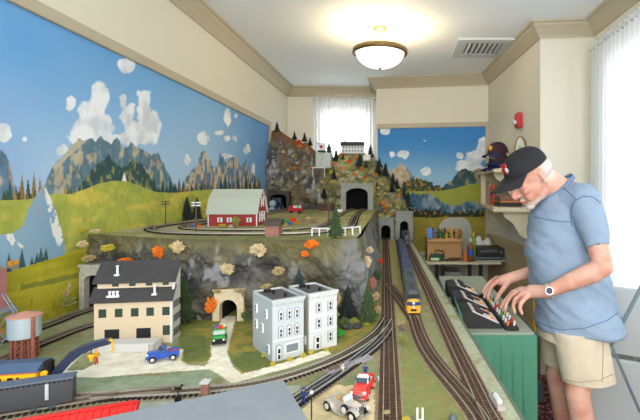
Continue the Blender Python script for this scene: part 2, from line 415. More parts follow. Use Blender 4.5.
# the mural of the far wall
def mural_right(px, py, wx, wz):
    n1 = fbm(wx*3, wz*3, s=41); n2 = fbm(wx*14, wz*14, s=42); n3 = fbm(wx*40, wz*30, s=43); n4 = fbm(wx*50, wz*20, s=44)
    t = (py-127)/60.0
    Z = np.zeros(px.shape+(3,))
    col = mix(Z+np.array((66, 134, 200)), (156, 196, 222), sstep(0.15, 1.0, t))
    col = cloud(col, px, py, [(385, 131, 4, 4), (403, 155, 8, 5), (391, 155, 3, 3), (426, 171, 5, 4), (425, 140, 2, 1)], n2, soft=0.3)
    col = cloud(col, px, py, [(476, 160, 12, 12), (466, 168, 10, 8), (483, 150, 8, 12), (461, 156, 4, 4)], n2, soft=0.4)
    def mount(col, tops, c1, c2, th, s):
        r = tri(px, tops)+(n4-0.5)*4
        c = mix(Z+np.array(c1), c2, sstep(th-0.05, th+0.06, fbm(wx*16, wz*7, s=s)))*(0.75+0.5*n3[..., None])
        return np.where((py > r)[..., None], c, col)
    col = mount(col, [(370, 180), (388, 172), (395, 168), (402, 163), (407, 167), (412, 176), (420, 178), (430, 182), (440, 190), (444, 200)], (104, 134, 152), (190, 176, 150), 0.42, 50)
    col = mount(col, [(436, 200), (445, 184), (452, 180), (458, 172), (465, 168), (472, 171), (480, 168), (490, 170)], (62, 92, 96), (168, 150, 110), 0.6, 51)
    ft = (py > tri(px, [(400, 190), (405, 181), (420, 180), (435, 184), (446, 189), (450, 196)])+(n4-0.5)*8) & (py < 196)
    col = np.where(ft[..., None], mix(Z+np.array((66, 88, 66)), (170, 120, 60), sstep(0.5, 0.65, n3))*(0.8+0.3*n3[..., None]), col)
    me = py > tri(px, [(370, 195), (405, 191), (440, 191), (452, 189), (470, 184), (490, 184)])
    col = np.where(me[..., None], mix(Z+np.array((148, 160, 66)), (168, 168, 78), n2), col)
    bl = (py > tri(px, [(370, 190), (405, 196), (412, 193), (420, 195), (428, 193), (436, 198), (446, 204), (456, 206), (470, 201), (480, 203), (490, 205)])+(n4-0.5)*6)
    col = np.where(bl[..., None], mix(Z+np.array((72, 106, 130)), (132, 150, 160), sstep(0.5, 0.65, fbm(wx*12, wz*7, s=55)))*(0.8+0.4*n3[..., None]), col)
    tr = (py > tri(px, [(370, 210), (420, 209), (450, 212), (490, 210)])+(n4-0.5)*10)
    col = np.where(tr[..., None], mix(Z+np.array((48, 62, 44)), (190, 120, 40), sstep(0.6, 0.68, n3)), col)
    lo = py > 217+(n1-0.5)*4
    col = np.where(lo[..., None], mix(Z+np.array((142, 130, 56)), (172, 160, 70), n2), col)
    return col
ax, ay = -0.29, 5.13-0.0022; bx_, by_ = 0.955, 4.94+0.005
U, V = np.meshgrid(np.linspace(0, 1, 300), np.linspace(0.75, 2.2, 330))
X = ax+(bx_-ax)*U; Yv = ay+(by_-ay)*U-0.008
me = gridmesh('mural_far', np.stack([X, Yv, V], -1), m_mural)
paint(me, mural_right(VX+F*X/Yv, VY-F*(V-CZ)/Yv, X, V).reshape(-1, 3))
o = bpy.data.objects.new('wall_mural', me); COL.objects.link(o)
tag(o, 'painted alpine mural on the far wall between window curtain and shelves', 'mural', kind='thing')
mb = MB()
mb.beam((ax, ay-0.016, 2.225), (bx_+0.03, by_-0.016, 2.225), 0.035, 0.055)
mb.beam((bx_+0.02, by_-0.02, 0.75), (bx_+0.02, by_-0.02, 2.22), 0.03, 0.04)
small_trim('trim_3', mb)
# windows ------------------------------------------------------------------
m_white = mat('white_paint', (238, 238, 234), 0.5)
m_glass = bpy.data.materials.new('window_glass'); m_glass.use_nodes = True
nt = m_glass.node_tree; nt.nodes.clear(); out = nt.nodes.new('ShaderNodeOutputMaterial'); mx = nt.nodes.new('ShaderNodeMixShader')
tr_ = nt.nodes.new('ShaderNodeBsdfTransparent'); gl = nt.nodes.new('ShaderNodeBsdfGlossy'); gl.inputs['Roughness'].default_value = 0.02
mx.inputs[0].default_value = 0.06; nt.links.new(tr_.outputs[0], mx.inputs[1]); nt.links.new(gl.outputs[0], mx.inputs[2]); nt.links.new(mx.outputs[0], out.inputs[0])
mb = MB()
for x in (WX0+0.02, (WX0+WX1)/2, WX1-0.02): mb.b2((x-0.02, YB+0.03, WZ0), (x+0.02, YB+0.07, WZ1))
for z in (WZ0+0.02, 1.75, WZ1-0.02): mb.b2((WX0, YB+0.032, z-0.02), (WX1, YB+0.068, z+0.02))
w1 = struct(mb.build('window_1', m_white)); MB().b2((WX0, YB+0.048, WZ0), (WX1, YB+0.052, WZ1)).build('window_pane', m_glass, w1)
mb = MB()
for y in (RY0+0.02, (RY0+RY1)/2, RY1-0.02): mb.b2((XR+0.03, y-0.02, RZ0), (XR+0.07, y+0.02, RZ1))
for z in (RZ0+0.02, 1.6, RZ1-0.02): mb.b2((XR+0.032, RY0, z-0.02), (XR+0.068, RY1, z+0.02))
w2 = struct(mb.build('window_2', m_white)); MB().b2((XR+0.048, RY0, RZ0), (XR+0.052, RY1, RZ1)).build('window_pane', m_glass, w2)
# curtains -----------------------------------------------------------------
m_curt = bpy.data.materials.new('sheer_curtain'); m_curt.use_nodes = True
nt = m_curt.node_tree; nt.nodes.clear(); out = nt.nodes.new('ShaderNodeOutputMaterial'); mx = nt.nodes.new('ShaderNodeMixShader')
df = nt.nodes.new('ShaderNodeBsdfDiffuse'); tl = nt.nodes.new('ShaderNodeBsdfTranslucent'); tp = nt.nodes.new('ShaderNodeBsdfTransparent'); m2 = nt.nodes.new('ShaderNodeMixShader')
df.inputs[0].default_value = (0.85, 0.87, 0.88, 1); tl.inputs[0].default_value = (0.9, 0.93, 0.95, 1)
mx.inputs[0].default_value = 0.55; nt.links.new(df.outputs[0], mx.inputs[1]); nt.links.new(tl.outputs[0], mx.inputs[2])
m2.inputs[0].default_value = 0.12; nt.links.new(mx.outputs[0], m2.inputs[1]); nt.links.new(tp.outputs[0], m2.inputs[2]); nt.links.new(m2.outputs[0], out.inputs[0])
def curtain(label, p, q, z0, z1, pleats, amp, seed):
    t = thing('curtain', label, 'curtain', (0, 0, 0))
    p = np.array(p); q = np.array(q); d = q-p; L = np.hypot(*d); nrm = np.array((-d[1], d[0]))/L
    u = np.linspace(0, 1, pleats*10); v = np.linspace(0, 1, 24); U, V = np.meshgrid(u, v)
    ph = U*pleats*2*math.pi+1.2*np.sin(U*9+seed)+0.5*np.sin(U*31+seed)
    off = amp*np.sin(ph)*(0.55+0.45*(1-V))*(0.75+0.5*vnoise(U*pleats, V*2, s=seed))
    XYZ = np.stack([p[0]+d[0]*U+nrm[0]*off, p[1]+d[1]*U+nrm[1]*off, z0+(z1-z0)*V], -1)
    me = gridmesh('curtain_cloth', XYZ, m_curt); o = bpy.data.objects.new('curtain_cloth', me); COL.objects.link(o); o.parent = t
    U, V = np.meshgrid(u, np.linspace(0, 1, 6))
    off = amp*0.9*np.sin(ph[:6]*1.0+V*0.5)+0.012*np.sin(V*math.pi)
    XYZ = np.stack([p[0]+d[0]*U+nrm[0]*off, p[1]+d[1]*U+nrm[1]*off, z1+0.05*V-0.01], -1)
    me = gridmesh('ruffle', XYZ, m_curt); o = bpy.data.objects.new('ruffle', me); COL.objects.link(o); o.parent = t
    mb = MB(); mb.cyl((p[0]-d[0]*0.01, p[1]-d[1]*0.01, z1), (q[0]+d[0]*0.01, q[1]+d[1]*0.01, z1), 0.009); mb.build('curtain_rod', m_white, t, smooth=True)
    return t
curtain('sheer white pleated curtain filling the far window behind the model mountain', (-1.13, YB-0.07), (-0.345, YB-0.07), 0.95, 2.62, 20, 0.016, 1)
curtain('tall sheer white curtain on the side window behind the standing man', (XR-0.09, 3.22), (XR-0.09, 1.0), 0.15, 2.52, 40, 0.025, 2)
# ceiling lamp -------------------------------------------------------------
m_brass = mat('brass', (190, 150, 80), 0.3, metal=0.9); m_bronze = mat('bronze_rim', (120, 100, 68), 0.35, metal=0.8)
m_bowl = mat('lamp_bowl_glass', (250, 244, 225), 0.4, emis=((255, 238, 205), LAMP_E))
lx, ly = (380-VX)/F*3.5, 3.5
lt = thing('ceiling_light', 'semi-flush bowl lamp with brass rim hanging from the white ceiling', 'ceiling light', (lx, ly, CEIL))
MB().lathe([(0.0, 0), (0.058, 0), (0.058, -0.012), (0.04, -0.022), (0.012, -0.03), (0.01, -0.045), (0, -0.045)], n=24).build('canopy', m_brass, lt, smooth=True)
rz_ = -0.19; R_ = 0.21
MB().lathe([(R_-0.012, rz_+0.014), (R_, rz_+0.018), (R_+0.012, rz_+0.008), (R_+0.008, rz_-0.01), (R_+0.016, rz_-0.02), (R_-0.002, rz_-0.03), (R_-0.015, rz_-0.015), (R_-0.012, rz_+0.014)], n=48, cap=False).build('rim', m_bronze, lt, smooth=True)
MB().lathe([(R_-0.012, rz_-0.008)]+[((R_-0.014)*math.cos(a), rz_-0.012-0.125*math.sin(a)) for a in np.linspace(0.05, math.pi/2-0.02, 14)], n=48, cap=False).build('glass_bowl', m_bowl, lt, smooth=True)
MB().ball((0, 0, rz_-0.14), (0.014, 0.014, 0.01)).build('finial', m_brass, lt, smooth=True)
for k in range(3):
    a = math.radians(200+120*k); c, s = math.cos(a), math.sin(a)
    MB().tube([(0.035*c, 0.035*s, -0.02), (0.1*c, 0.1*s, rz_*0.6), (R_*c, R_*s, rz_+0.01)], 0.006, 8).build('support_arm', m_brass, lt, smooth=True)
l = bpy.data.lights.new('bulb', 'POINT'); l.energy = BULB_E; l.color = (1, 0.80, 0.50); l.shadow_soft_size = 0.06
lo = bpy.data.objects.new('bulb', l); COL.objects.link(lo); lo.location = (lx, ly, CEIL-0.17)
# air vent -----------------------------------------------------------------
m_vent = mat('vent_grey', (205, 210, 212), 0.5); m_dark = mat('near_black', (24, 24, 26), 0.6)
vt = thing('ceiling_vent', 'square louvred air vent set in the ceiling right of the lamp', 'vent', (0.74, 3.98, CEIL))
MB().b2((-0.2, -0.2, -0.004), (0.2, 0.2, 0)).build('backing', m_dark, vt)
mb = MB()
for (x0, x1, y0, y1) in ((-0.25, 0.25, -0.25, -0.16), (-0.25, 0.25, 0.16, 0.25), (-0.25, -0.16, -0.16, 0.16), (0.16, 0.25, -0.16, 0.16)): mb.b2((x0, y0, -0.018), (x1, y1, 0))
mb.build('frame', m_vent, vt, bevel=0.002)
mb = MB()
for k in range(7): mb.box((-0.135+0.045*k, 0, -0.014), (0.028, 0.32, 0.003), ry=0.7)
mb.build('louvre', m_vent, vt)
# ================================================================ layout terrain
def proj(X, Y, Z): return VX+F*X/Y, VY-F*(Z-CZ)/Y
m_land = attr_mat('scenery_paint', 0.95, bump=0.25, bscale=160)
m_rock = attr_mat('rock_paint', 0.8, bump=0.8, bscale=70, spec=0.35)
def edge_x(d): return 0.331-0.0505*d
YARD = [(45, 377), (62, 364), (80, 352), (95, 344), (155, 345), (183, 349), (181, 360), (187, 364), (205, 366), (211, 357), (211, 345), (219, 326), (222, 316), (236, 316), (229, 345), (227, 352), (233, 366), (242, 374), (280, 363), (322, 351.5), (328, 350), (331, 354), (285, 368.5), (256, 377), (232, 384), (220, 375), (209, 369), (150, 373), (100, 377)]
ISLE = [(66, 371), (85, 352), (96, 352), (95, 363), (84, 370)]
SAND = [(296, 430), (300, 393), (312, 386), (330, 384), (350, 386), (374, 378), (375, 430)]
def land(px, py, X, Y):
    n1 = fbm(X*4, Y*4, s=60); n2 = fbm(X*18, Y*18, s=61); n3 = fbm(X*70, Y*70, s=62)
    Z = np.zeros(px.shape+(3,))
    col = mix(Z+np.array((148, 150, 114)), (130, 136, 96), sstep(0.35, 0.65, n1))
    green = inpoly(px, py, [(178, 300), (300, 300), (380, 300), (378, 330), (340, 352), (300, 362), (240, 378), (215, 360), (178, 364)])
    col = np.where(green[..., None], mix(Z+np.array((118, 122, 60)), (152, 138, 62), sstep(0.45, 0.65, n2)), col)
    dk = inpoly(px, py, [(232, 360), (245, 352), (262, 350), (274, 362), (250, 374), (240, 370)]) | inpoly(px, py, [(178, 335), (205, 335), (208, 355), (185, 362)])
    col = np.where(dk[..., None], mix(Z+np.array((92, 106, 60)), (112, 120, 66), n2), col)
    nearg = inpoly(px, py, [(405, 300), (415, 330), (450, 390), (480, 425), (400, 425), (402, 330)])
    col = np.where(nearg[..., None], mix(Z+np.array((138, 140, 90)), (118, 126, 76), sstep(0.35, 0.6, n3)), col)
    pale = X > edge_x(Y)-0.075
    col = np.where(pale[..., None], mix(Z+np.array((150, 158, 132)), (160, 164, 140), n1), col)
    sage = inpoly(px, py, [(0, 366), (45, 378), (150, 375), (208, 370), (226, 384), (190, 392), (100, 397), (0, 400)])
    col = np.where(sage[..., None], mix(Z+np.array((140, 152, 126)), (124, 140, 108), sstep(0.45, 0.62, n2)), col)
    front = inpoly(px, py, [(0, 400), (190, 396), (300, 385), (300, 430), (-50, 430)])
    col = np.where(front[..., None], mix(Z+np.array((150, 158, 138)), (170, 174, 156), n2), col)
    col = mix(col, (138, 120, 80), 0.55*sstep(0.6, 0.72, n2))
    e = (n3-0.5)*2.0
    yard = inpoly(px+e, py+e*0.4, YARD) & ~inpoly(px+e, py, ISLE)
    col = np.where(yard[..., None], mix(Z+np.array((234, 227, 206)), (222, 214, 190), sstep(0.4, 0.7, n2)), col)
    sand = inpoly(px+e, py+e*0.5, SAND)
    col = np.where(sand[..., None], mix(Z+np.array((214, 196, 154)), (196, 180, 138), sstep(0.4, 0.7, n2)), col)
    mid = inpoly(px+e, py, [(386, 240), (400, 240), (412, 315), (400, 330), (392, 330)])
    col = np.where(mid[..., None], mix(Z+np.array((150, 140, 92)), (170, 160, 110), n2), col)
    return col*1.07*(0.9+0.2*n3[..., None])
lt_ = thing('layout_table', 'long waist-high model railway table painted as grass, roads and sand', 'railway layout table', (0, 0, 0))
ys = np.concatenate([np.arange(0.35, 2.2, 0.0042), np.arange(2.2, 5.0, 0.012)])
us = np.linspace(0, 1, 430); U, Yg = np.meshgrid(us, ys)
X = XW+0.006+(edge_x(Yg)-XW-0.006)*U
Zt = ZL+0.004*(fbm(X*6, Yg*6, s=70)-0.6)
me = gridmesh('tabletop', np.stack([X, Yg, Zt], -1), m_land)
pp = proj(X, Yg, ZL); paint(me, land(pp[0], pp[1], X, Yg).reshape(-1, 3))
o = bpy.data.objects.new('tabletop', me); COL.objects.link(o); o.parent = lt_
m_side = mat('table_side', (96, 110, 92), 0.7); m_wood = mat('raw_wood', (150, 120, 82), 0.7, var=0.2, vscale=30)
mb = MB(); a, b = (edge_x(0.35), 0.35), (edge_x(5.0), 5.0)
mb.add([(a[0], a[1], ZL-0.002), (a[0]+0.012, a[1], ZL-0.002), (b[0]+0.012, b[1], ZL-0.002), (b[0], b[1], ZL-0.002), (a[0], a[1], ZL-0.12), (a[0]+0.012, a[1], ZL-0.12), (b[0]+0.012, b[1], ZL-0.12), (b[0], b[1], ZL-0.12)],
       [(0, 1, 2, 3), (7, 6, 5, 4), (0, 4, 5, 1), (1, 5, 6, 2), (2, 6, 7, 3), (3, 7, 4, 0)])
mb.build('side_board', m_side, lt_)
MB().b2((XW+0.01, 0.36, ZL-0.03), (0.05, 4.9, ZL-0.012)).build('underside', m_wood, lt_)
for (x, y) in ((0.05, 0.5), (0.0, 2.4), (-0.05, 4.8), (-1.35, 0.5), (-1.35, 2.4), (-1.35, 4.8)):
    MB().b2((x-0.04, y-0.04, 0), (x+0.04, y+0.04, ZL-0.02)).build('leg', m_wood, lt_)
# ---- rock cliff under the upper level
def poly_sample(pts, n):
    pts = np.array(pts, float); d = np.r_[0, np.cumsum(np.hypot(*np.diff(pts, axis=0).T))]; t = np.linspace(0, d[-1], n)
    return np.stack([np.interp(t, d, pts[:, 0]), np.interp(t, d, pts[:, 1])], -1)
def gp(l, z): return [tuple(G(x, y, z)[:2]) for x, y in l]
topF = [(XW+0.01, 2.02), (-1.40, 1.99)]+gp([(100, 235), (150, 238), (200, 240), (260, 240), (310, 240.5), (345, 240.5), (356, 239)], ZP)
topS = [(-0.19, 1.93), (-0.20, 2.2), (-0.225, 2.8), (-0.25, 3.5), (-0.27, 4.1), (-0.275, 4.6)]
botF = [(XW+0.01, 2.0), (-1.40, 1.97)]+gp([(110, 313), (150, 316), (200, 320), (228, 320), (260, 318), (310, 317), (345, 318), (366, 318)], ZL)
botS = [(-0.125, 1.90), (-0.14, 2.2), (-0.16, 2.8), (-0.18, 3.5), (-0.215, 4.1), (-0.235, 4.64)]
N1, N2, NR = 330, 190, 70
TF, TS = poly_sample(topF, N1), poly_sample([topF[-1]]+topS, N2)
BF, BS = poly_sample(botF, N1), poly_sample([botF[-1]]+botS, N2)
T = np.concatenate([TF, TS[1:]]); B = np.concatenate([BF, BS[1:]])
for _ in range(6):
    for A in (T, B): A[1:-1] = (A[:-2]+2*A[1:-1]+A[2:])/4
v = np.linspace(0, 1, NR)[:, None]
Xc = B[None, :, 0]*(1-v)+T[None, :, 0]*v; Yc = B[None, :, 1]*(1-v)+T[None, :, 1]*v; Zc = ZL-0.01+(ZP+0.004-ZL+0.01)*v+0*Xc
tg = np.gradient(B, axis=0); tg /= np.hypot(tg[:, 0], tg[:, 1])[:, None]; nx, ny = tg[:, 1][None], -tg[:, 0][None]
dsp = (fbm(Xc*5, Yc*5, Zc*6, s=80, o=3)-0.5)*0.13+(np.abs(fbm(Xc*13, Yc*13, Zc*14, s=81)-0.5))*-0.10+(fbm(Xc*34, Yc*34, Zc*40, s=82)-0.5)*0.03
sil = np.arange(Xc.shape[1])[None]; damp = np.where(sil > N1, 0.45, 1.0)
dsp = dsp*damp*(1-0.75*v**4)+0.012
Xc = Xc+nx*dsp; Yc = Yc+ny*dsp
P2 = Vector(((228.5-VX)/F*1.775, 1.775, ZL)); P1 = Vector((-1.395, 1.94, ZL))
nearp = (np.abs(Xc-P2.x) < 0.06) & (Zc < ZL+0.13) & (sil < N1); Yc = np.where(nearp, np.maximum(Yc, 1.80), Yc)
nearp = (Xc < P1.x+0.06) & (Zc < ZL+0.2) & (sil < N1); Yc = np.where(nearp, np.maximum(Yc, 1.965), Yc)
cc = lambda A: (A[:-1, :-1]+A[1:, 1:])/2
drop = ((np.abs(cc(Xc)-P2.x) < 0.037) & (cc(Zc) < ZL+0.087) & (cc(sil+0*Xc) < N1)) | ((np.abs(cc(Xc)-P1.x) < 0.045) & (cc(Zc) < ZL+0.155) & (cc(sil+0*Xc) < N1))
me = gridmesh('rock_cliff', np.stack([Xc, Yc, Zc], -1), m_rock, drop)
def rockcol(X, Y, Z, hv, warm):
    n1 = fbm(X*4, Y*4, Z*4, s=90); n2 = fbm(X*15, Y*15, Z*18, s=91); n3 = fbm(X*50, Y*50, Z*60, s=92)
    Q = np.zeros(X.shape+(3,))
    c = mix(Q+np.array((84, 82, 80)), (124, 120, 112), sstep(0.35, 0.65, n2))
    c = mix(c, (52, 52, 56), 0.75*sstep(0.52, 0.66, fbm(X*9, Y*9, Z*12, s=93)))
    c = mix(c, (172, 176, 182), 0.8*sstep(0.58, 0.68, fbm(X*26, Y*26, Z*9, s=94)))
    c = mix(c, (118, 108, 74), warm*sstep(0.42, 0.62, n1))
    return c, n1, n2, n3
hv = v+0*Xc
c, n1, n2, n3 = rockcol(Xc, Yc, Zc, hv, 0.55)
c = mix(c, (128, 122, 76), sstep(0.62, 0.95, hv+(n2-0.5)*0.5)*0.85)
c = mix(c, (96, 92, 66), sstep(0.9, 1.0, hv)*0.5)
pz = sstep(-0.32, -0.2, Xc)*0.75; c = mix(c, (142, 148, 156), pz*sstep(0.4, 0.6, fbm(Xc*12, Yc*8, Zc*9, s=97)))
c = mix(c, (184, 188, 190), sstep(-0.2, -0.12, Xc)*0.3)
paint(me, (c*0.88).reshape(-1, 3))
o = bpy.data.objects.new('rock_cliff', me); COL.objects.link(o)
tag(o, 'grey craggy plaster rock cliff holding up the upper track level', 'model cliff', kind='thing')
# ---- upper level
V2, U2 = np.meshgrid(np.linspace(0, 1, 240), np.linspace(0, 1, 300), indexing='ij')
Fp = poly_sample(topF, 300); 
for _ in range(3): Fp[1:-1] = (Fp[:-2]+2*Fp[1:-1]+Fp[2:])/4
xr = np.interp(np.linspace(1.9, 4.62, 240), [p[1] for p in topS], [p[0] for p in topS])
Xp = XW+0.006+(Fp[None, :, 0]-XW-0.006)*(1-V2)+((-0.275-XW)*U2)*V2
Yp = Fp[None, :, 1]*(1-V2)+4.62*V2
Zp = ZP+0.006*(fbm(Xp*8, Yp*8, s=101)-0.5)-0.010*sstep(0.03, 0.0, V2)
me = gridmesh('upper_plateau', np.stack([Xp, Yp, Zp], -1), m_land)
n1 = fbm(Xp*4, Yp*4, s=103); n2 = fbm(Xp*16, Yp*16, s=104); n3 = fbm(Xp*60, Yp*60, s=105)
c = mix(np.zeros(Xp.shape+(3,))+np.array((158, 156, 104)), (134, 136, 84), sstep(0.4, 0.6, n1))
c = mix(c, (176, 160, 118), 0.6*sstep(0.5, 0.65, n2)); c = mix(c, (110, 112, 70), sstep(2.0, 1.82, Yp)*0.7)
c = mix(c, (196, 190, 165), 0.6*sstep(-0.9, -1.2, Xp)*sstep(2.05, 2.2, Yp)*sstep(2.7, 2.5, Yp))
paint(me, (c*(0.9+0.2*n3[..., None])).reshape(-1, 3))
o = bpy.data.objects.new('upper_plateau', me); COL.objects.link(o)
tag(o, 'raised grassy upper level with curving tracks and red barn on it', 'model landscape', kind='thing')
# ---- mountain
SIL = [(258, 133), (268, 133), (274, 130), (281, 132), (289, 136), (298, 141), (306, 143), (314, 150), (322, 157), (330, 160), (338, 155), (342, 153), (364, 153), (373, 156), (379, 162), (386, 170), (393, 181), (400, 190), (405, 200), (409, 212), (413, 228), (415, 240), (416, 246)]
nu, nv = 330, 200
us = np.linspace(0, 1, nu); Xr = XW+0.01+(0.135-XW-0.01)*us; DR = 4.86
pxr = VX+F*Xr/DR; zr = CZ-(np.interp(pxr, [a for a, b in SIL], [b for a, b in SIL])-VY)/F*DR
zr = zr+(vnoise(Xr*16, Xr*0, s=3)-0.5)*0.03
Vm, Um = np.meshgrid(np.linspace(0, 1, nv), us, indexing='ij')
Xm = XW+0.01+(0.135-XW-0.01)*Um; Zr = zr[None]+0*Um
tt = np.clip(Vm/0.85, 0, 1); tb = np.clip((Vm-0.85)/0.15, 0, 1)
steep = sstep(-0.75, -0.95, Xm)                     # left part is a sheer rock face
dfm = 4.60+0.05*sstep(-0.35, -0.2, Xm)-0.0*steep
ez = 0.85*steep+0.62*(1-steep)
Zm = 0.9+(Zr-0.9)*tt**ez; Ym = dfm+(DR-dfm)*tt**(1.5+2.5*steep)
Zm = np.where(tb > 0, Zr-(Zr-1.0)*tb*0.9, Zm); Ym = np.where(tb > 0, DR+0.13*tb, Ym)
dz = (fbm(Xm*5, Zm*5, Ym*5, s=110, o=3)-0.5)*0.22+(fbm(Xm*18, Zm*18, Ym*18, s=111)-0.5)*0.10
Ym = Ym-dz*np.minimum(1, tt*0+1)*(1-tb)*np.clip((DR+0.05-Ym)*3+0.1, 0, 1)
ORT = [(270, 192, 288, 210, 4.5), (345.5, 187, 368.5, 211, 4.5), (380.0, 223, 390.2, 242, 4.60), (398.6, 221, 407.6, 242, 4.64)]
drop = np.zeros((nv-1, nu-1), bool)
for (x0, y0, x1, y1, d) in ORT:
    a = P(x0, y0, d); b = P(x1, y1, d)
    drop |= (cc(Xm) > a.x+0.0) & (cc(Xm) < b.x) & (cc(Zm) < a.z+0.0) & (cc(Zm) > b.z-0.02) & (cc(tb) <= 0)
    nb = (Xm > a.x-0.07) & (Xm < b.x+0.07) & (Zm < a.z+0.05) & (tb <= 0); Ym = np.where(nb, np.maximum(Ym, d+0.045), Ym)
me = gridmesh('model_mountain', np.stack([Xm, Ym, Zm], -1), m_rock, drop)
c, n1, n2, n3 = rockcol(Xm, Ym, Zm, tt, 0.3)
c = mix(c*0.92, (104, 88, 64), 0.8*sstep(0.5, 0.64, fbm(Xm*7, Zm*7, s=121)))
c = mix(c, (110, 78, 52), sstep(0.86, 0.97, tt)*steep)
gr = mix(np.zeros(Xm.shape+(3,))+np.array((118, 116, 62)), (150, 140, 78), sstep(0.4, 0.6, n2)); gr = mix(gr, (86, 92, 58), sstep(0.5, 0.62, fbm(Xm*22, Zm*22, s=122)))
gr = mix(gr, (170, 172, 158), 0.7*sstep(0.55, 0.66, fbm(Xm*9, Zm*14, s=123)))
c = mix(c, [0, 0, 0], 0*n1)
k = sstep(-0.95, -0.75, Xm)*(0.55+0.45*sstep(0.4, 0.55, fbm(Xm*6, Zm*6, s=124)))
c = c*(1-k[..., None])+gr*k[..., None]
gy = sstep(0.02, 0.12, Xm)*0.6; c = mix(c, (120, 126, 108), gy)
paint(me, (c*1.12*(0.85+0.3*n3[..., None])).reshape(-1, 3))
o = bpy.data.objects.new('model_mountain', me); COL.objects.link(o)
tag(o, 'tall model mountain of rock and autumn scrub at the layout far end', 'model mountain', kind='thing')
# ---- tunnel portals
m_conc = mat('portal_grey', (150, 154, 148), 0.8, var=0.15, vscale=60); m_tan = mat('portal_tan', (206, 192, 158), 0.8, var=0.08, vscale=60)
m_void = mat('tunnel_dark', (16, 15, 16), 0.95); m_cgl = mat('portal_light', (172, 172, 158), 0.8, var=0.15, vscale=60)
def portal(label, loc, w, h, ow, oh, m, arch=1.0, depth=0.03, deep=0.22, group=None, wing=True, rz=0):
    t = thing('tunnel_portal', label, 'tunnel portal', loc, rz, group)
    r = ow/2; ah = r*arch; sp = oh-ah; inner = [(-r, 0), (-r, sp)]+[(-r*math.cos(a), sp+ah*math.sin(a)) for a in np.linspace(0, math.pi, 15)[1:-1]]+[(r, sp), (r, 0)]
    outer = []
    for (x, z) in inner:
        if z <= sp+1e-6: outer.append((math.copysign(w/2, x), z))
        else:
            k = min((w/2)/abs(x) if abs(x) > 1e-6 else 9e9, (h-sp)/(z-sp)); outer.append((x*k, sp+(z-sp)*k))
    n = len(inner); mb = MB()
    vs = [(x, -depth/2, z) for x, z in inner]+[(x, -depth/2, z) for x, z in outer]+[(x, depth/2, z) for x, z in inner]+[(x, depth/2, z) for x, z in outer]
    fs = []
    for i in range(n-1): fs += [(i, i+1, n+i+1, n+i), (2*n+i, 3*n+i, 3*n+i+1, 2*n+i+1), (i, 2*n+i, 2*n+i+1, i+1), (n+i, n+i+1, 3*n+i+1, 3*n+i)]
    fs += [(0, n, 3*n, 2*n), (n-1, 2*n-1+2*n, 4*n-1-n+n, 2*n-1)] if False else [(0, n, 3*n, 2*n), (n-1, 3*n-1, 4*n-1, 2*n-1)]
    mb.add(vs, fs); 
    # fill the outer top corners
    for sx in (-1, 1): mb.box((sx*(w/2-0.002), 0, h/2), (0.006, depth*1.02, h))
    mb.b2((-w/2, -depth*0.51, sp+ah+(h-sp-ah)*0.35), (w/2, depth*0.51, h))
    mb.build('portal_wall', m, t)
    MB().b2((-w/2-0.006, -depth/2-0.006, h), (w/2+0.006, depth/2+0.004, h+max(0.01, h*0.07))).build('coping', m, t, bevel=0.002)
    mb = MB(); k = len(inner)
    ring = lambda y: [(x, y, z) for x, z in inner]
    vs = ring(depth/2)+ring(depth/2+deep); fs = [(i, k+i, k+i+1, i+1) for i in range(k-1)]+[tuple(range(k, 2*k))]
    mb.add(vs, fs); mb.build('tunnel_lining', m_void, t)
    return t
portal('cream arched tunnel portal at the head of the green truck road', (P2.x, 1.785, ZL), 0.126, 0.122, 0.074, 0.088, m_tan, depth=0.03)
portal('grey square tunnel portal against the painted wall behind the cream factory', (P1.x+0.004, 1.955, ZL), 0.135, 0.19, 0.088, 0.155, m_cgl, arch=0.5, depth=0.03, rz=-0.05)
def pb(x0, y0, x1, y1, d): a = P(x0, y0, d); b = P(x1, y1, d); return a, b
def mportal(label, fr, op, d, base, m, arch):
    a, b = pb(*fr, d); c_, e = pb(*op, d)
    return portal(label, ((a.x+b.x)/2, d, base), b.x-a.x, a.z-base, e.x-c_.x, c_.z-base, m, arch=arch, depth=0.04, deep=0.25)
mportal('wide grey double-track tunnel portal high on the model mountain', (341, 185, 373, 211), (346, 188, 368, 211), 4.5, ZP, m_conc, 0.55)
mportal('grey tunnel portal with red-lined arch over the outermost straight track left', (377.5, 219, 394, 240), (380.5, 225, 390, 240), 4.6, ZL, m_conc, 1.0).__setitem__('label', 'arched grey tunnel portal over the bare straight track')
mportal('arched grey tunnel portal that the dark engine comes out of', (395.5, 213, 413, 240), (399, 221, 407.5, 240), 4.64, ZL, m_conc, 1.0)
portal('black tunnel mouth in the sheer rock behind the red truck', (P(279, 200, 4.55).x, 4.55, ZP), 0.22, 0.19, 0.17, 0.165, mat('rock_dark', (74, 70, 68), 0.9, var=0.2), arch=0.4, depth=0.05)
# ---- tracks
def smooth_path(pts, step=0.012, it=3):
    pts = np.array(pts, float)
    for _ in range(it):
        q = np.empty((2*len(pts)-2+2, 2)); q[0] = pts[0]; q[-1] = pts[-1]
        q[1:-1:2] = pts[:-1]*0.75+pts[1:]*0.25; q[2:-1:2] = pts[:-1]*0.25+pts[1:]*0.75; pts = q
    d = np.r_[0, np.cumsum(np.hypot(*np.diff(pts, axis=0).T))]
    n = max(2, int(d[-1]/step)); return poly_sample(pts, n)
m_tie = mat('tie_brown', (88, 68, 54), 0.9, var=0.25, vscale=60); m_rail = mat('rail_steel', (172, 160, 142), 0.45, metal=0.35); m_railm = mat('rail_middle', (120, 104, 86), 0.6, metal=0.2)
m_tie2 = mat('tie_black', (40, 34, 32), 0.9); m_rail2 = mat('rail_bright', (196, 198, 198), 0.35, metal=0.5); m_bed = mat('ballast', (150, 136, 108), 0.95, var=0.2, vscale=150)
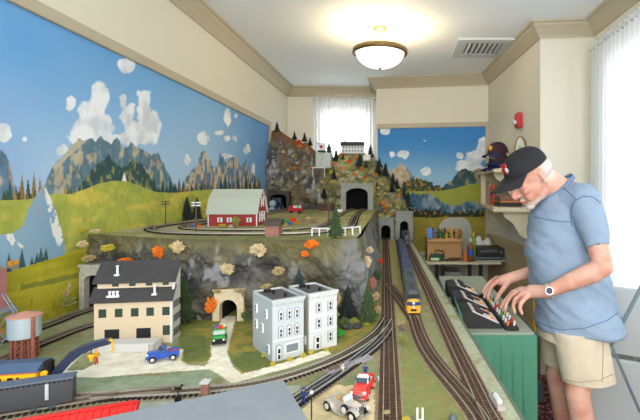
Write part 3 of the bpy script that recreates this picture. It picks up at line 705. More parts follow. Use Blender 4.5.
def track(label, pts, z=ZL, tie=m_tie, rail=m_rail, mid=m_railm, w=0.056, gauge=0.032, step=0.0135, bed=False, group='model railway tracks'):
    p = smooth_path(pts, step); n = len(p); c0 = Vector((p[0][0], p[0][1], z))
    t = thing('model_railway_track', label, 'railway track', c0, 0, group=None)
    tg = np.gradient(p, axis=0); tg /= np.hypot(tg[:, 0], tg[:, 1])[:, None]; nr = np.stack([-tg[:, 1], tg[:, 0]], -1)
    L = lambda i, off, h: Vector((p[i][0]-c0.x+nr[i][0]*off, p[i][1]-c0.y+nr[i][1]*off, h))
    mb = MB()
    for i in range(n):
        mb.box(L(i, 0, 0.0035), (step*0.48, w, 0.005), rz=math.atan2(tg[i][1], tg[i][0]))
    mb.build('ties', tie, t, nrm=False)
    def rl(nm, off, m, ww=0.0026, h0=0.005, h1=0.0105):
        rings = [[L(i, off-ww/2, h0), L(i, off+ww/2, h0), L(i, off+ww/2, h1), L(i, off-ww/2, h1)] for i in range(n)]
        MB().loft(rings).build(nm, m, t, nrm=False)
    rl('outer_rail', -gauge/2, rail); rl('outer_rail', gauge/2, rail); rl('middle_rail', 0, mid)
    if bed:
        MB().loft([[L(i, -w*0.62, 0.0006), L(i, w*0.62, 0.0006), L(i, w*0.5, 0.0018), L(i, -w*0.5, 0.0018)] for i in range(n)]).build('roadbed', m_bed, t, nrm=False)
    return t
def gl(l, z=ZL): return [tuple(G(x, y, z)[:2]) for x, y in l]
T1 = [(-0.022, 0.8)]+gl([(390, 420), (389, 360), (387.6, 300), (386.3, 260), (385.4, 240)])+[(-0.185, 4.8)]
track('straight bare track running to the arched portal, left of the passenger train', T1, bed=True)
T2 = gl([(492, 440), (482, 422), (470, 405), (456, 388), (441, 371), (429, 355), (420, 338), (414, 318), (411, 305), (404, 265), (398, 240)])
T2 = T2+[(T2[-1][0]-0.016, T2[-1][1]+0.3)]
track('curving track carrying the dark blue passenger train', T2, bed=True)
T3 = [tuple(G(505, 440)[:2])]+gl([(489, 420), (472, 382), (456, 350), (440, 315), (424, 281), (411.5, 254), (404.5, 240)])
T3 = T3+[(T3[-1][0]-0.01, T3[-1][1]+0.3)]
track('outermost straight track beside the green cloth-covered control table', T3, bed=True)
T4a = gl([(388.5, 318), (384, 327), (377, 335), (362, 346), (345, 356), (326, 365), (293, 377), (260, 385.5), (230, 390), (200, 392.5), (160, 395), (110, 397.5), (60, 400), (10, 403), (-60, 409)])
track('long curved track sweeping in front of the town past the sidewalk', T4a, tie=m_tie2, rail=mat('rail_pale', (204, 198, 186), 0.4, metal=0.35), bed=True)
T4b = gl([(388, 330), (380, 342), (362, 357), (344, 370), (324, 384), (296, 402), (272, 422)])
track('branch track curving beneath the grey shed roof', T4b, tie=m_tie2, rail=m_rail2, mid=mat('rail_gray', (140, 142, 148), 0.4, metal=0.4), bed=True)
track('short crossover track linking the straight track to the passenger track', gl([(388.5, 285), (391, 289), (401, 301), (410, 313), (414.5, 321)]), tie=m_tie)
T5a = gl([(-40, 352), (0, 343), (45, 327), (66, 319)])+[(P1.x-0.02, 1.83), (P1.x, 1.95), (P1.x, 2.15)]
track('back-left track running along the painted wall into the grey portal', T5a, tie=m_tie2)
T5b = gl([(-40, 374), (0, 362), (45, 343), (80, 329), (105, 322), (118, 319)])
T5b = [(x, min(y, 1.74)) for x, y in T5b]
track('back-left track passing behind the water tank and the factory', T5b, tie=m_tie2)
# upper loops
U1 = [(-0.42, 4.7), (-0.40, 4.0), (-0.35, 3.2), (-0.30, 2.65), (-0.285, 2.36), (-0.34, 2.12), (-0.46, 2.02), (-0.65, 1.985), (-0.95, 2.0), (-1.15, 2.06), (-1.30, 2.2), (-1.37, 2.36), (-1.38, 2.55), (-1.35, 2.8), (-1.27, 3.1), (-1.25, 3.6), (-1.27, 4.7)]
track('outer loop track along the cliff edge of the upper level', U1, z=ZP+0.002, tie=m_tie2, rail=mat('rail_tan', (190, 182, 164), 0.5, metal=0.3))
U2 = [(-0.535, 4.7), (-0.53, 4.0), (-0.50, 3.2), (-0.45, 2.65), (-0.47, 2.38), (-0.56, 2.24), (-0.7, 2.2), (-0.95, 2.2), (-1.1, 2.24), (-1.2, 2.34), (-1.23, 2.48), (-1.20, 2.72), (-1.16, 3.1), (-1.16, 3.6), (-1.18, 4.7)]
track('inner loop track passing close in front of the red barn', U2, z=ZP+0.002, tie=m_tie2, rail=mat('rail_tan', (190, 182, 164), 0.5, metal=0.3))
# ================================================================ plants
def ico_clump(name, seed, flat=0.75, sub=4):
    bm = bmesh.new(); bmesh.ops.create_icosphere(bm, subdivisions=sub, radius=1.0)
    A = np.array([v.co[:] for v in bm.verts])
    n = (fbm(A[:, 0]*2.2+seed*3, A[:, 1]*2.2, A[:, 2]*2.2, s=seed, o=2)-0.5)*0.9+(fbm(A[:, 0]*7+seed, A[:, 1]*7, A[:, 2]*7, s=seed+1, o=2)-0.5)*0.9
    A = A*(0.85+n)[:, None]; A[:, 2] *= flat
    for v, c in zip(bm.verts, A): v.co = c
    me = bpy.data.meshes.new(name); bm.to_mesh(me); bm.free(); return me
CL = [ico_clump('bush_foliage', k, sub=(4 if k < 4 else 3)) for k in range(8)]
BM = {'tan': mat('lichen_tan', (176, 154, 112), 0.9, var=0.25, vscale=4), 'orange': mat('lichen_orange', (222, 118, 30), 0.9, var=0.2, vscale=4),
      'yellow': mat('lichen_yellow', (190, 172, 62), 0.9, var=0.2, vscale=4), 'green': mat('lichen_green', (74, 92, 54), 0.9, var=0.3, vscale=4),
      'red': mat('flower_red', (206, 64, 36), 0.8, var=0.2, vscale=4), 'olive': mat('lichen_olive', (128, 128, 62), 0.9, var=0.25, vscale=4),
      'rust': mat('shrub_rust', (150, 100, 84), 0.9, var=0.25, vscale=4), 'blue': mat('flower_blue', (60, 100, 170), 0.8), 'cream': mat('lichen_cream', (200, 180, 142), 0.9, var=0.15, vscale=4), 'bright': mat('leaf_green', (60, 150, 60), 0.8, var=0.2, vscale=4)}
_bc = {}
def bush(px, py, d, r, c, label, group=None, kind='bush', flat=1.0, name=None):   # r in photo pixels at its distance
    k = random.randrange(4) if d < 3 else 4+random.randrange(4)
    key = (k, c)
    if key not in _bc:
        me = CL[k].copy(); me.materials.clear(); me.materials.append(BM[c]); _bc[key] = me
    o = bpy.data.objects.new(name or (c+'_bush' if c not in ('tan', 'cream', 'red', 'blue', 'bright') else {'tan': 'lichen_bush', 'cream': 'lichen_bush', 'red': 'flower_bush', 'blue': 'flower_bush', 'rust': 'reddish_bush', 'bright': 'green_bush'}[c]), _bc[key])
    COL.objects.link(o); s = r/F*d*0.9
    o.location = P(px, py, d); o.scale = (s, s, s*flat); o.rotation_euler = (0, 0, random.random()*6)
    return tag(o, label, kind, group)
# on the cliff
bush(73, 240, 1.97, 8, 'tan', 'large tan lichen clump at the cliff top next to the painted wall', flat=1.2)
bush(69, 253, 1.95, 7, 'tan', 'tan lichen clump just above the grey tunnel portal beside the painted wall', flat=1.3)
bush(83, 244, 1.93, 5, 'cream', 'small cream lichen clump near the cliff top, second from the painted wall')
bush(89, 258, 1.93, 6.5, 'tan', 'tan lichen clump between the grey portal top and the factory roof', flat=0.7)
bush(80, 230, 1.98, 6, 'yellow', 'yellow bush on the cliff rim at the painted wall end', flat=0.7)
bush(96, 231, 2.0, 5, 'cream', 'low pale bush on the cliff rim, above the factory roof', flat=0.6)
bush(107, 248, 1.88, 6.5, 'yellow', 'yellow bush on bare rock above the factory roof ridge', flat=0.8)
bush(126, 260.5, 1.85, 7, 'orange', 'orange bush peeking over the ridge of the factory roof', flat=0.6)
bush(158, 252, 1.83, 6, 'orange', 'tall orange bush on the cliff right of the factory chimney side', flat=1.5)
bush(178, 247, 1.80, 6, 'cream', 'cream lichen clump on the cliff above the dark pointed conifer', flat=1.5)
bush(173, 246, 1.80, 4, 'yellow', 'small yellow tuft beside the cream clump above the pointed conifer')
bush(227, 269, 1.74, 7.5, 'cream', 'cream lichen clump in mid cliff above the tan road tunnel', flat=1.1)
bush(259, 250, 1.76, 8.5, 'cream', 'biggest cream lichen clump on the cliff below the brick hut', flat=1.1)
bush(279, 271, 1.74, 7, 'tan', 'spindly tan lichen clump on the cliff above the nearer white house', flat=0.9)
bush(266, 286, 1.72, 6, 'tan', 'tan lichen clump right behind the roof of the nearer white house', flat=0.6)
bush(218, 291, 1.765, 4.5, 'tan', 'small tan tuft on the road tunnel roof, factory side', flat=0.6)
bush(240, 290.5, 1.765, 5.5, 'tan', 'tan tuft on the road tunnel roof, white house side', flat=0.6)
bush(211, 305, 1.76, 6, 'orange', 'orange shrub standing beside the tan road tunnel', flat=1.9)
bush(246, 315, 1.72, 5, 'green', 'round dark green shrub beside the road tunnel, house side', flat=1.2)
bush(311, 244, 1.78, 7.5, 'orange', 'bright orange bush at the cliff top above the further white house', flat=0.9)
bush(305, 254, 1.76, 4.5, 'orange', 'smaller orange bush just beneath the bright orange one on the cliff', flat=1.0)
bush(63, 290, 1.90, 8, 'tan', 'tall tan lichen mass along the foot of the painted wall by the portal', flat=1.9)
bush(68, 302, 1.85, 7, 'olive', 'olive lichen mass at the base of the grey portal', flat=1.2)
bush(61, 277, 1.93, 5, 'tan', 'small tan tuft topping the lichen mass at the painted wall', flat=1.0)
bush(336, 298, 1.72, 6, 'tan', 'tan shrub peeking from behind the further white house', flat=1.6)
bush(334, 315, 1.7, 6, 'olive', 'olive shrub at the back corner of the further white house', flat=1.5)
bush(344, 322, 1.66, 6, 'green', 'dark green bush in the thicket right of the further white house', flat=1.2)
bush(354, 322, 1.70, 6, 'olive', 'olive bush in the thicket, between dark bush and tall conifer', flat=1.1)
bush(340, 333, 1.58, 4.5, 'bright', 'light green bush low in the thicket beside the further white house', flat=1.1)
bush(367, 322, 1.74, 5, 'yellow', 'yellow-green tuft at the foot of the tall conifer', flat=0.8)
bush(366, 262, 1.95, 6, 'cream', 'pale pinkish shrub on the cliff corner facing the tracks', flat=1.6)
bush(372, 283, 1.95, 5, 'rust', 'reddish shrub low on the cliff corner facing the tracks', flat=1.8)
bush(370, 250, 2.05, 4, 'cream', 'small cream tuft high on the cliff corner facing the tracks', flat=1.2)
bush(376, 296, 1.95, 4, 'tan', 'tan tuft at the cliff foot nearest the straight track', flat=1.6)
bush(378, 309, 1.88, 4, 'tan', 'lowest tan tuft beside the straight track, under the reddish shrub', flat=1.3)
bush(381, 261, 2.6, 2.4, 'red', 'red shrub against the cliff side beside the straight track', flat=1.6)
bush(379, 275, 2.3, 4, 'green', 'dark teal shrub below the red one beside the straight track', flat=1.8)
bush(403, 339, 1.50, 5.5, 'olive', 'olive moss clump between the straight track and the curving track', flat=0.8)
bush(290, 359, 1.33, 3.2, 'yellow', 'yellow-green bush at the shop corner of the nearer white house', flat=1.1)
bush(273, 363.5, 1.32, 3, 'yellow', 'yellow-green bush left of the front door of the nearer white house', flat=1.1)
bush(264, 355, 1.4, 3, 'yellow', 'yellow-green bush along the side wall of the nearer white house', flat=1.1)
bush(303.5, 355.5, 1.37, 3, 'yellow', 'yellow-green bush in the gap between the two white houses', flat=1.1)
bush(311, 352, 1.40, 3.2, 'yellow', 'yellow-green bush left of the front door of the further white house', flat=1.1)
bush(326, 349.5, 1.42, 2.6, 'yellow', 'yellow-green bush under the ground floor window of the further white house', flat=1.1)
for (x, y, r, c, l) in ((383, 412, 4, 'tan', 'tan mossy lump near the two white prongs'), (402, 419, 5, 'yellow', 'yellow moss patch in front of the white prongs'), (440, 420, 4, 'olive', 'olive moss patch near the grey dome')):
    bush(x+4, y, 1.0, r, c, l, flat=0.4)
# plateau colour spots
bush(199, 226.5, 2.35, 2.6, 'orange', 'small orange bush beside the crossarm pole near the barn')
bush(193, 226, 2.35, 2.0, 'blue', 'tiny blue flower bush beside the crossarm pole')
bush(222, 225.5, 2.38, 4, 'yellow', 'low yellow bush in front of the barn wall, left end', flat=0.5)
bush(236, 221, 2.36, 4.2, 'olive', 'upright olive bush in front of the barn windows', flat=1.7)
bush(231, 226, 2.33, 2.6, 'cream', 'low pale rock tuft in front of the barn, middle', flat=0.7)
bush(293, 219.5, 2.4, 3.8, 'red', 'bright red flower bush behind the track right of the brick hut', flat=1.0)
bush(287, 221, 2.4, 3, 'bright', 'bright green bush left of the red flower bush', flat=1.0)
bush(282.5, 221.5, 2.4, 2.6, 'green', 'dark green bush next to the brick hut roof', flat=1.2)
bush(290.5, 223.5, 2.36, 2.8, 'blue', 'blue flower bush below the red flower bush', flat=0.8)
bush(297, 222.5, 2.38, 2.4, 'orange', 'little orange bush right of the blue flowers', flat=0.8)
bush(284, 225, 2.3, 2.2, 'yellow', 'small yellow bush below the dark green bush by the hut', flat=0.8)
bush(294, 231, 2.08, 3.2, 'olive', 'olive sapling bush between the tracks right of the brick hut', flat=1.6)
# autumn bushes on the mountain
MB_ = [(299, 142, 'red', 4), (300, 146, 'orange', 3), (293, 156, 'yellow', 2), (294, 168, 'orange', 2.4), (283, 152, 'cream', 2.2), (297, 163, 'cream', 2.2), (309, 168, 'orange', 2),
       (341, 155, 'orange', 3.2), (335, 163.5, 'orange', 2.6), (341, 168, 'orange', 3), (349, 161.5, 'red', 3.2), (354, 174, 'orange', 2.8), (365, 177, 'red', 2.4), (362, 168, 'orange', 3), (376, 174.5, 'orange', 2.6),
       (346, 180, 'cream', 3), (349, 176, 'cream', 2.2), (322, 182, 'cream', 2.6), (327, 188, 'olive', 3.5), (318, 190, 'cream', 2.4), (302, 188, 'olive', 3), (311, 200, 'olive', 3.2), (333, 203, 'olive', 3.4), (338, 194, 'cream', 2.2), (337, 174, 'cream', 2.4),
       (383, 203, 'orange', 3.4), (386, 207, 'orange', 3), (385, 211, 'orange', 2.2), (385, 193, 'yellow', 1.8), (393, 201, 'orange', 2), (399, 195, 'orange', 2.4), (393, 214, 'orange', 1.9), (399, 190, 'cream', 2), (382, 184, 'cream', 3), (378, 188, 'cream', 2.4), (390, 206, 'yellow', 2.4), (406, 213, 'cream', 2), (377, 201, 'olive', 3), (375, 213, 'yellow', 3.2), (379, 215, 'cream', 2), (404, 207, 'yellow', 2), (331, 172, 'yellow', 3), (368, 162, 'olive', 3.5), (356, 158, 'orange', 2.4), (326, 171, 'green', 3.4), (345, 190, 'green', 1.6), (296, 179, 'cream', 2.3), (288, 170, 'yellow', 2), (305, 175, 'olive', 3)]
def msurf(px, py):        # where the line of sight meets the mountain skin
    A = MTN; q = (A[0]-px)**2+(A[1]-py)**2+np.where(A[3] > 0, 1e6, 0); i = np.argmin(q); return float(A[2][i])
_p = proj(Xm, Ym, Zm); MTN = (_p[0].ravel(), _p[1].ravel(), Ym.ravel(), tb.ravel())
for (x, y, c, r) in MB_:
    d = msurf(x, y)-0.02
    colr = {'cream': 'cream', 'tan': 'tan'}.get(c, c)
    where = 'high on the grey rock face at the painted wall side' if x < 312 and y < 160 else 'low on the rocky side of the mountain near the painted wall' if x < 330 and y > 160 else 'near the mountain top below the white hotel' if y < 172 and x < 372 else 'just above the wide grey double portal' if x < 372 else 'on the steep slope over the two arched portals'
    bush(x, y, d, r*0.85, c, f'{colr} autumn bush {where}', group=f'{colr} bushes {where}')
# conifers
m_fir = [mat('fir_dark', (32, 42, 38), 0.9, var=0.3, vscale=60), mat('fir_green', (54, 72, 40), 0.9, var=0.3, vscale=60), mat('fir_teal', (38, 56, 54), 0.9, var=0.3, vscale=60)]
m_trunk = mat('trunk', (74, 54, 40), 0.9)
def make_conifer(k, layers=11, n=18, slim=0.26):
    t = thing('model_conifer', '', 'model tree')
    MB().cyl((0, 0, 0), (0, 0, 0.5), 0.03, 0.01, 8).build('trunk', m_trunk, t)
    mb = MB(); rn = random.Random(k)
    for i in range(layers):
        z = 0.08+0.86*i/layers; r = slim*(1-i/layers)**0.8*(0.85+0.3*rn.random())+0.015; top = z+0.2*(1-0.5*i/layers)
        vs = [(0, 0, min(1, top))]; a0 = rn.random()*6
        for j in range(n):
            a = a0+2*math.pi*j/n; q = r*(1 if j % 2 else 0.62)*(0.8+0.4*rn.random()); vs.append((q*math.cos(a), q*math.sin(a), z-0.03*(j % 2)-0.02*rn.random()))
        vs.append((0, 0, z+0.03)); fs = [(0, 1+j, 1+(j+1) % n) for j in range(n)]+[(n+1, 1+(j+1) % n, 1+j) for j in range(n)]
        mb.add(vs, fs)
    mb.build('foliage', m_fir[k % 3], t); return t
CON = [make_conifer(0), make_conifer(1), make_conifer(2), make_conifer(3, slim=0.2)]
def conifer(k, px, pyb, pyt, d, label, group=None, ww=1.0):
    b = P(px, pyb, d); h = (pyb-pyt)/F*d
    return place(CON[k], USED, b, random.random()*6, (h*ww, h*ww, h), label, group) if not hasattr(CON[k], 'x') else None
for i_, c_ in enumerate(CON): c_.name = 'model_conifer' if i_ == 0 else 'model_conifer.%03d' % i_
def gconifer(k, px, pyb, pyt, z, label, **kw):
    g = G(px, pyb, z); return conifer(k, px, pyb, pyt, g.y, label, **kw)
gconifer(1, 184, 322, 273, ZL, 'tall dark pointed conifer between the factory and the road tunnel', ww=1.25)
gconifer(1, 368, 323, 280, ZL, 'tall green conifer at the cliff corner beside the straight track', ww=0.95)
gconifer(0, 348, 318, 284, ZL+0.01, 'dark conifer in the thicket behind the further white house', ww=1.2)
gconifer(2, 299, 300, 266, ZL+0.12, 'small dark teal conifer on the cliff behind the further white house', ww=1.1)
conifer(2, 299, 292, 267, 1.74, 'slim teal conifer growing from the cliff between the white house roofs')
gconifer(3, 187, 221, 195, ZP, 'dark narrow tree left of the barn, farther from it', ww=1.2)
gconifer(3, 197, 220, 196, ZP, 'dark narrow tree just behind the crossarm pole', ww=1.2)
gconifer(0, 208, 216, 193, ZP, 'dark tree hidden at the barn left gable')
gconifer(1, 335.5, 238, 203, ZP, 'green tree by the white fence on the upper level', ww=1.0)
MC = [(277, 132, 121), (294.5, 140, 131), (304.5, 142, 132), (310, 146, 137), (329, 160, 142), (336, 162, 149), (370.5, 158, 144), (360, 168, 152), (334, 180, 168), (366, 168, 160), (378, 176, 160), (385.5, 177, 162), (393, 186, 172), (397, 190, 178), (392, 193, 180), (408, 208, 190), (404, 198, 186), (379.5, 168, 157), (343, 160, 152), (316, 205, 196), (324, 199, 186), (377, 190, 181)]
for (x, b, tq) in MC:
    d = min(msurf(x, b-1)+0.01, 4.9) if (x, b) not in ((277, 132),) else 4.8
    w_ = 'on the skyline of the grey rock beside the curtain' if x < 315 else 'beside the white hotel on the mountain top' if x < 372 and b < 170 else 'on the lower mountain around the wide portal' if x < 372 else 'along the sloping right edge of the mountain'
    conifer(random.choice((0, 2)), x, b, tq, d, 'tiny dark conifer '+w_, 'tiny conifers '+w_, ww=1.15)
# rocks
m_rk = mat('loose_rock', (110, 106, 100), 0.9, var=0.3, vscale=30); m_rkd = mat('dark_rock', (66, 66, 68), 0.9, var=0.3, vscale=30)
def rock(px, py, z, r, m, label, flat=0.7):
    g = G(px, py, z); me = CL[random.randrange(4, 8)].copy(); me.materials.clear(); me.materials.append(m)
    o = bpy.data.objects.new('model_rock', me); COL.objects.link(o); s = r/F*g.y; o.location = (g.x, g.y, z+s*flat*0.5); o.scale = (s, s*0.8, s*flat)
    return tag(o, label, 'rock')
rock(346, 329, ZL, 7, m_rkd, 'dark boulder in the thicket below the further white house'); rock(357, 328, ZL, 6, m_rkd, 'dark boulder closest to the tall conifer foot')
rock(402, 330, ZL, 4.5, mat('scrap_brown', (112, 96, 84), 0.9, var=0.3), 'brown rocky lump between the two diverging tracks', flat=1.0)
rock(411, 420, ZL, 4, m_rk, 'small grey stone beside the white prongs'); rock(303, 222, ZP, 3.2, mat('rubble_pink', (150, 110, 96), 0.9, var=0.3), 'pinkish rubble heap behind the white fence, nearer the hut')
rock(313, 223, ZP, 3.8, MATS['rubble_pink'], 'pinkish rubble heap behind the white fence, nearer the mountain'); rock(308, 219, ZP, 2.6, MATS['lichen_cream'], 'pale stone between the two rubble heaps')
# ================================================================ model buildings
m_fac = mat('factory_cream', (206, 188, 158), 0.7); m_facw = mat('factory_white', (208, 206, 202), 0.7); m_roofb = mat('roof_charcoal', (62, 60, 60), 0.8, var=0.1, vscale=60)
m_gwin = mat('window_darkgreen', (52, 66, 54), 0.4); m_black = mat('black_paint', (26, 24, 26), 0.5); m_wh = mat('model_white', (222, 224, 226), 0.6)
t = thing('model_factory', 'cream model factory with charcoal two-level roof and two black loading doors', 'model building', (G(92, 347).x, 1.479, ZL), math.radians(9))
W, D_ = 0.258, 0.078
MB().prism([(0.004, 0), (D_, 0), (D_, 0.268), (0.074, 0.272), (0.026, 0.222), (0.026, 0.196), (0.004, 0.156)], 0.004, W-0.008, 'x').build('wall', m_fac, t)
MB().prism([(0.0, 0), (D_+0.002, 0), (D_+0.002, 0.268), (0.074, 0.274), (0.024, 0.224), (0.024, 0.196), (0.0, 0.157)], W-0.008, W, 'x').build('side_wall', m_facw, t)
MB().prism([(-0.008, 0.150), (-0.008, 0.156), (0.03, 0.200), (0.03, 0.194)], -0.008, W+0.004, 'x').build('lower_roof', m_roofb, t)
MB().prism([(0.014, 0.212), (0.014, 0.219), (0.076, 0.283), (0.090, 0.272), (0.090, 0.266), (0.076, 0.276)], -0.006, W+0.006, 'x').build('upper_roof', m_roofb, t)
K = 0.00344
def win(par, x0, x1, z0, z1, m, y=0.0, frame=None, nm='window'):
    f = MB().b2((x0, y-0.0015, z0), (x1, y+0.003, z1)).build(nm, frame or m, par)
    if frame: MB().b2((x0+0.0012, y-0.002, z0+0.0012), (x1-0.0012, y, z1-0.0012)).build('pane', m, f)
    return f
for x in (97.5, 112.5, 127.5, 142, 157): win(t, (x-92)*K, (x-92+7)*K, 0.098, 0.127, m_gwin, y=0.004)
win(t, (157.5-92)*K, (164.5-92)*K, 0.028, 0.062, m_gwin, y=0.004)
for x in (103, 132.5): win(t, (x-92)*K, (x+13.5-92)*K, 0.008, 0.056, m_black, y=0.004, nm='loading_door')
for x in (106, 122, 138, 154): win(t, (x-91)*K, (x+6-91)*K, 0.2, 0.214, m_gwin, y=0.026)
for k in range(4):
    for z in (0.02, 0.07, 0.12): MB().b2((W-0.001, 0.012+0.018*k, z), (W+0.002, 0.02+0.018*k, z+0.025)).build('side_window', m_gwin, t)
def cup(x, y, z, h, nm='roof_vent', n=1):
    mb = MB(); mb.b2((x-0.008-0.006*(n-1), y-0.008, z), (x+0.008+0.006*(n-1), y+0.008, z+0.006))
    for i in range(n):
        xx = x+(i-(n-1)/2)*0.012; mb.cyl((xx, y, z), (xx, y, z+h), 0.004, 0.004, 10).ball((xx, y, z+h), (0.006, 0.006, 0.004), n=8)
    mb.build(nm, m_wh, t, smooth=False)
cup(0.064, 0.036, 0.236, 0.034, n=1); cup(0.066, 0.004, 0.168, 0.018, n=3); cup(0.198, 0.006, 0.170, 0.034)
t = thing('loading_dock', 'white loading platform with ladder lines in front of the factory doors', 'loading dock', (G(92, 353).x, 1.418, ZL), math.radians(5))
MB().b2((0, 0, 0), (0.198, 0.058, 0.028)).build('platform', m_facw, t, bevel=0.001)
mb = MB()
for k in range(4): mb.b2((0.184, -0.002, 0.004+0.006*k), (0.2, 0, 0.006+0.006*k))
mb.b2((0.183, -0.002, 0.002), (0.185, 0, 0.026)).b2((0.199, -0.002, 0.002), (0.201, 0, 0.026)); mb.build('ladder', mat('ladder_grey', (150, 150, 150)), t)
# town houses
m_h1 = mat('house_bluegrey', (190, 197, 198), 0.7); m_h1s = mat('house_side', (176, 182, 180), 0.7); m_h2 = mat('house_white', (204, 208, 208), 0.7); m_h2s = mat('house2_side', (180, 178, 164), 0.7)
m_flat = mat('flat_roof', (88, 88, 86), 0.9, var=0.15, vscale=60); m_dwin = mat('window_black', (34, 38, 44), 0.3); m_surr = mat('window_surround', (150, 162, 174), 0.7)
def hwin(t, x, z, w_, h_, arch, axis='front', surr=None, wm=None):
    mk = lambda p: p if axis == 'front' else (p[1], p[0], p[2])
    s0 = MB(); s1 = MB(); s2 = MB()
    def bx(m, x0, x1, z0, z1, y0, y1):
        a, b = mk((x0, y0, z0)), mk((x1, y1, z1)); m.b2(a, b)
    o = w_*0.28
    bx(s0, x-w_/2-o, x+w_/2+o, z-0.002, z+h_+0.002, -0.003, 0.002)
    if arch:
        poly = [((w_/2+o)*math.cos(a), (w_/2+o)*math.sin(a)) for a in np.linspace(0, math.pi, 9)]
        if axis == 'front': s0.prism([(x+u, z+h_+v) for u, v in poly], -0.003, 0.002, 'y')
    f = s0.build('window', surr or m_surr, t)
    bx(s1, x-w_/2, x+w_/2, z, z+h_, -0.0045, 0)
    if arch and axis == 'front': s1.prism([(x+w_/2*math.cos(a), z+h_+w_/2*math.sin(a)) for a in np.linspace(0, math.pi, 9)], -0.0045, 0, 'y')
    s1.build('sash', wm or m_wh, f)
    for zz in (z+h_*0.08, z+h_*0.56): bx(s2, x-w_*0.28, x+w_*0.28, zz, zz+h_*0.36, -0.0052, 0)
    s2.build('pane', m_dwin, f)
def townhouse(label, loc, rz, w, dp, h, front, side, arched):
    t = thing('model_townhouse', label, 'model building', loc, rz)
    MB().b2((0, 0.002, 0), (w, dp, h-0.010)).build('side_walls', side, t)
    MB().b2((-0.0005, -0.001, 0), (w+0.0005, 0.004, h)).build('front_wall', front, t)
    mb = MB(); mb.b2((0, 0.002, h-0.012), (0.004, dp, h)).b2((w-0.004, 0.002, h-0.012), (w, dp, h)).b2((0, dp-0.004, h-0.012), (w, dp, h)); mb.build('parapet', front, t)
    MB().b2((0.004, 0.004, h-0.010), (w-0.004, dp-0.004, h-0.006)).build('roof', m_flat, t)
    mb = MB().b2((-0.004, -0.008, h-0.004), (w+0.004, 0.006, h+0.002)).b2((-0.002, -0.006, h-0.010), (w+0.002, 0.004, h-0.004))
    for k in range(9): mb.b2((0.002+k*(w-0.008)/8, -0.0065, h-0.018), (0.006+k*(w-0.008)/8, 0, h-0.010))
    mb.build('cornice', front, t)
    mb = MB()
    MB().cyl((w*0.62, dp*0.30, h-0.006), (w*0.62, dp*0.30, h+0.006), 0.005, 0.005, 10).build('roof_vent', m_black, t)
    MB().cyl((w*0.45, dp*0.62, h-0.006), (w*0.45, dp*0.62, h+0.008), 0.004, 0.006, 10).build('roof_vent', m_black, t)
    MB().b2((w*0.3, dp*0.8, h-0.006), (w*0.5, dp*0.9, h+0.004)).build('roof_box', m_black, t)
    return t
rz = math.radians(38)
h1 = townhouse('nearer of two white row houses, with arched windows and shop window', (G(272.5, 362.5).x, G(272.5, 362.5).y, ZL), rz, 0.104, 0.180, 0.192, m_h1, m_h1s, True)
for x in (0.026, 0.054, 0.080):
    for z in (0.075, 0.128): hwin(h1, x, z, 0.011, 0.026, True)
hwin(h1, 0.02, 0.004, 0.014, 0.038, True)
f = MB().b2((0.04, -0.004, 0.018), (0.088, 0.001, 0.05)).build('shop_window', m_wh, h1); MB().b2((0.044, -0.005, 0.022), (0.084, 0, 0.046)).build('pane', mat('shop_glass', (120, 130, 138), 0.3), f)
mb = MB(); mb.b2((0, -0.004, 0.062), (0.1, 0, 0.066)); mb.build('string_course', m_wh, h1)
for (y, z) in ((0.03, 0.02), (0.05, 0.128), (0.085, 0.075), (0.14, 0.128), (0.14, 0.075)): hwin(h1, y, z, 0.011, 0.026, False, axis='side', surr=m_wh)
h2 = townhouse('further of two white row houses, square windows with pale shutters', (G(309, 352).x, G(309, 352).y, ZL), rz, 0.104, 0.165, 0.192, m_h2, m_h2s, False)
for x in (0.034, 0.078):
    for z in (0.075, 0.128): hwin(h2, x, z, 0.013, 0.030, False, surr=mat('shutter', (152, 160, 164), 0.7))
hwin(h2, 0.078, 0.022, 0.013, 0.030, False, surr=MATS['shutter']); hwin(h2, 0.03, 0.003, 0.018, 0.044, False, surr=m_h2s)
mb = MB().b2((0, -0.004, 0.064), (0.104, 0, 0.068)); mb.build('string_course', m_wh, h2)
for (y, z) in ((0.03, 0.02), (0.05, 0.128)): hwin(h2, y, z, 0.011, 0.026, False, axis='side', surr=m_wh)
# barn
m_red = mat('barn_red', (150, 46, 44), 0.7, var=0.15, vscale=60); m_broof = mat('barn_roof', (176, 182, 168), 0.6)
bl_ = G(208, 226, ZP); t = thing('model_barn', 'red model barn with pale green-grey gambrel roof and white trim', 'model building', (bl_.x, bl_.y, ZP), 0)
W, D_ = 0.285, 0.185
gam = [(0, 0), (D_, 0), (D_, 0.076), (D_-0.035, 0.155), (D_/2, 0.208), (0.035, 0.155), (0, 0.076)]
MB().prism(gam, 0, W, 'x').build('wall', m_red, t)
gr = [(-0.01, 0.068), (0.03, 0.160), (D_/2, 0.216), (D_-0.03, 0.160), (D_+0.01, 0.068), (D_+0.004, 0.068), (D_-0.037, 0.154), (D_/2, 0.208), (0.037, 0.154), (-0.004, 0.068)]
MB().prism(gr, -0.01, W+0.008, 'x').build('roof', m_broof, t)
mb = MB(); mb.b2((-0.001, -0.002, 0), (0.004, 0.002, 0.072)).b2((W-0.004, -0.002, 0), (W+0.002, 0.002, 0.072))
mb.build('trim_boards', m_wh, t); mb = MB()
for q in ((0.04, 0.02), (0.0925, 0.02), (0.075, 0.11)):
    for (a, b) in (((q[0], q[1]), (q[0]+0.045, q[1]+0.06)), ((q[0]+0.045, q[1]), (q[0], q[1]+0.06)), ((q[0], q[1]), (q[0], q[1]+0.06)), ((q[0]+0.045, q[1]), (q[0]+0.045, q[1]+0.06)), ((q[0], q[1]+0.06), (q[0]+0.045, q[1]+0.06))):
        mb.beam((W+0.001, a[0], a[1]), (W+0.001, b[0], b[1]), 0.004, 0.005)
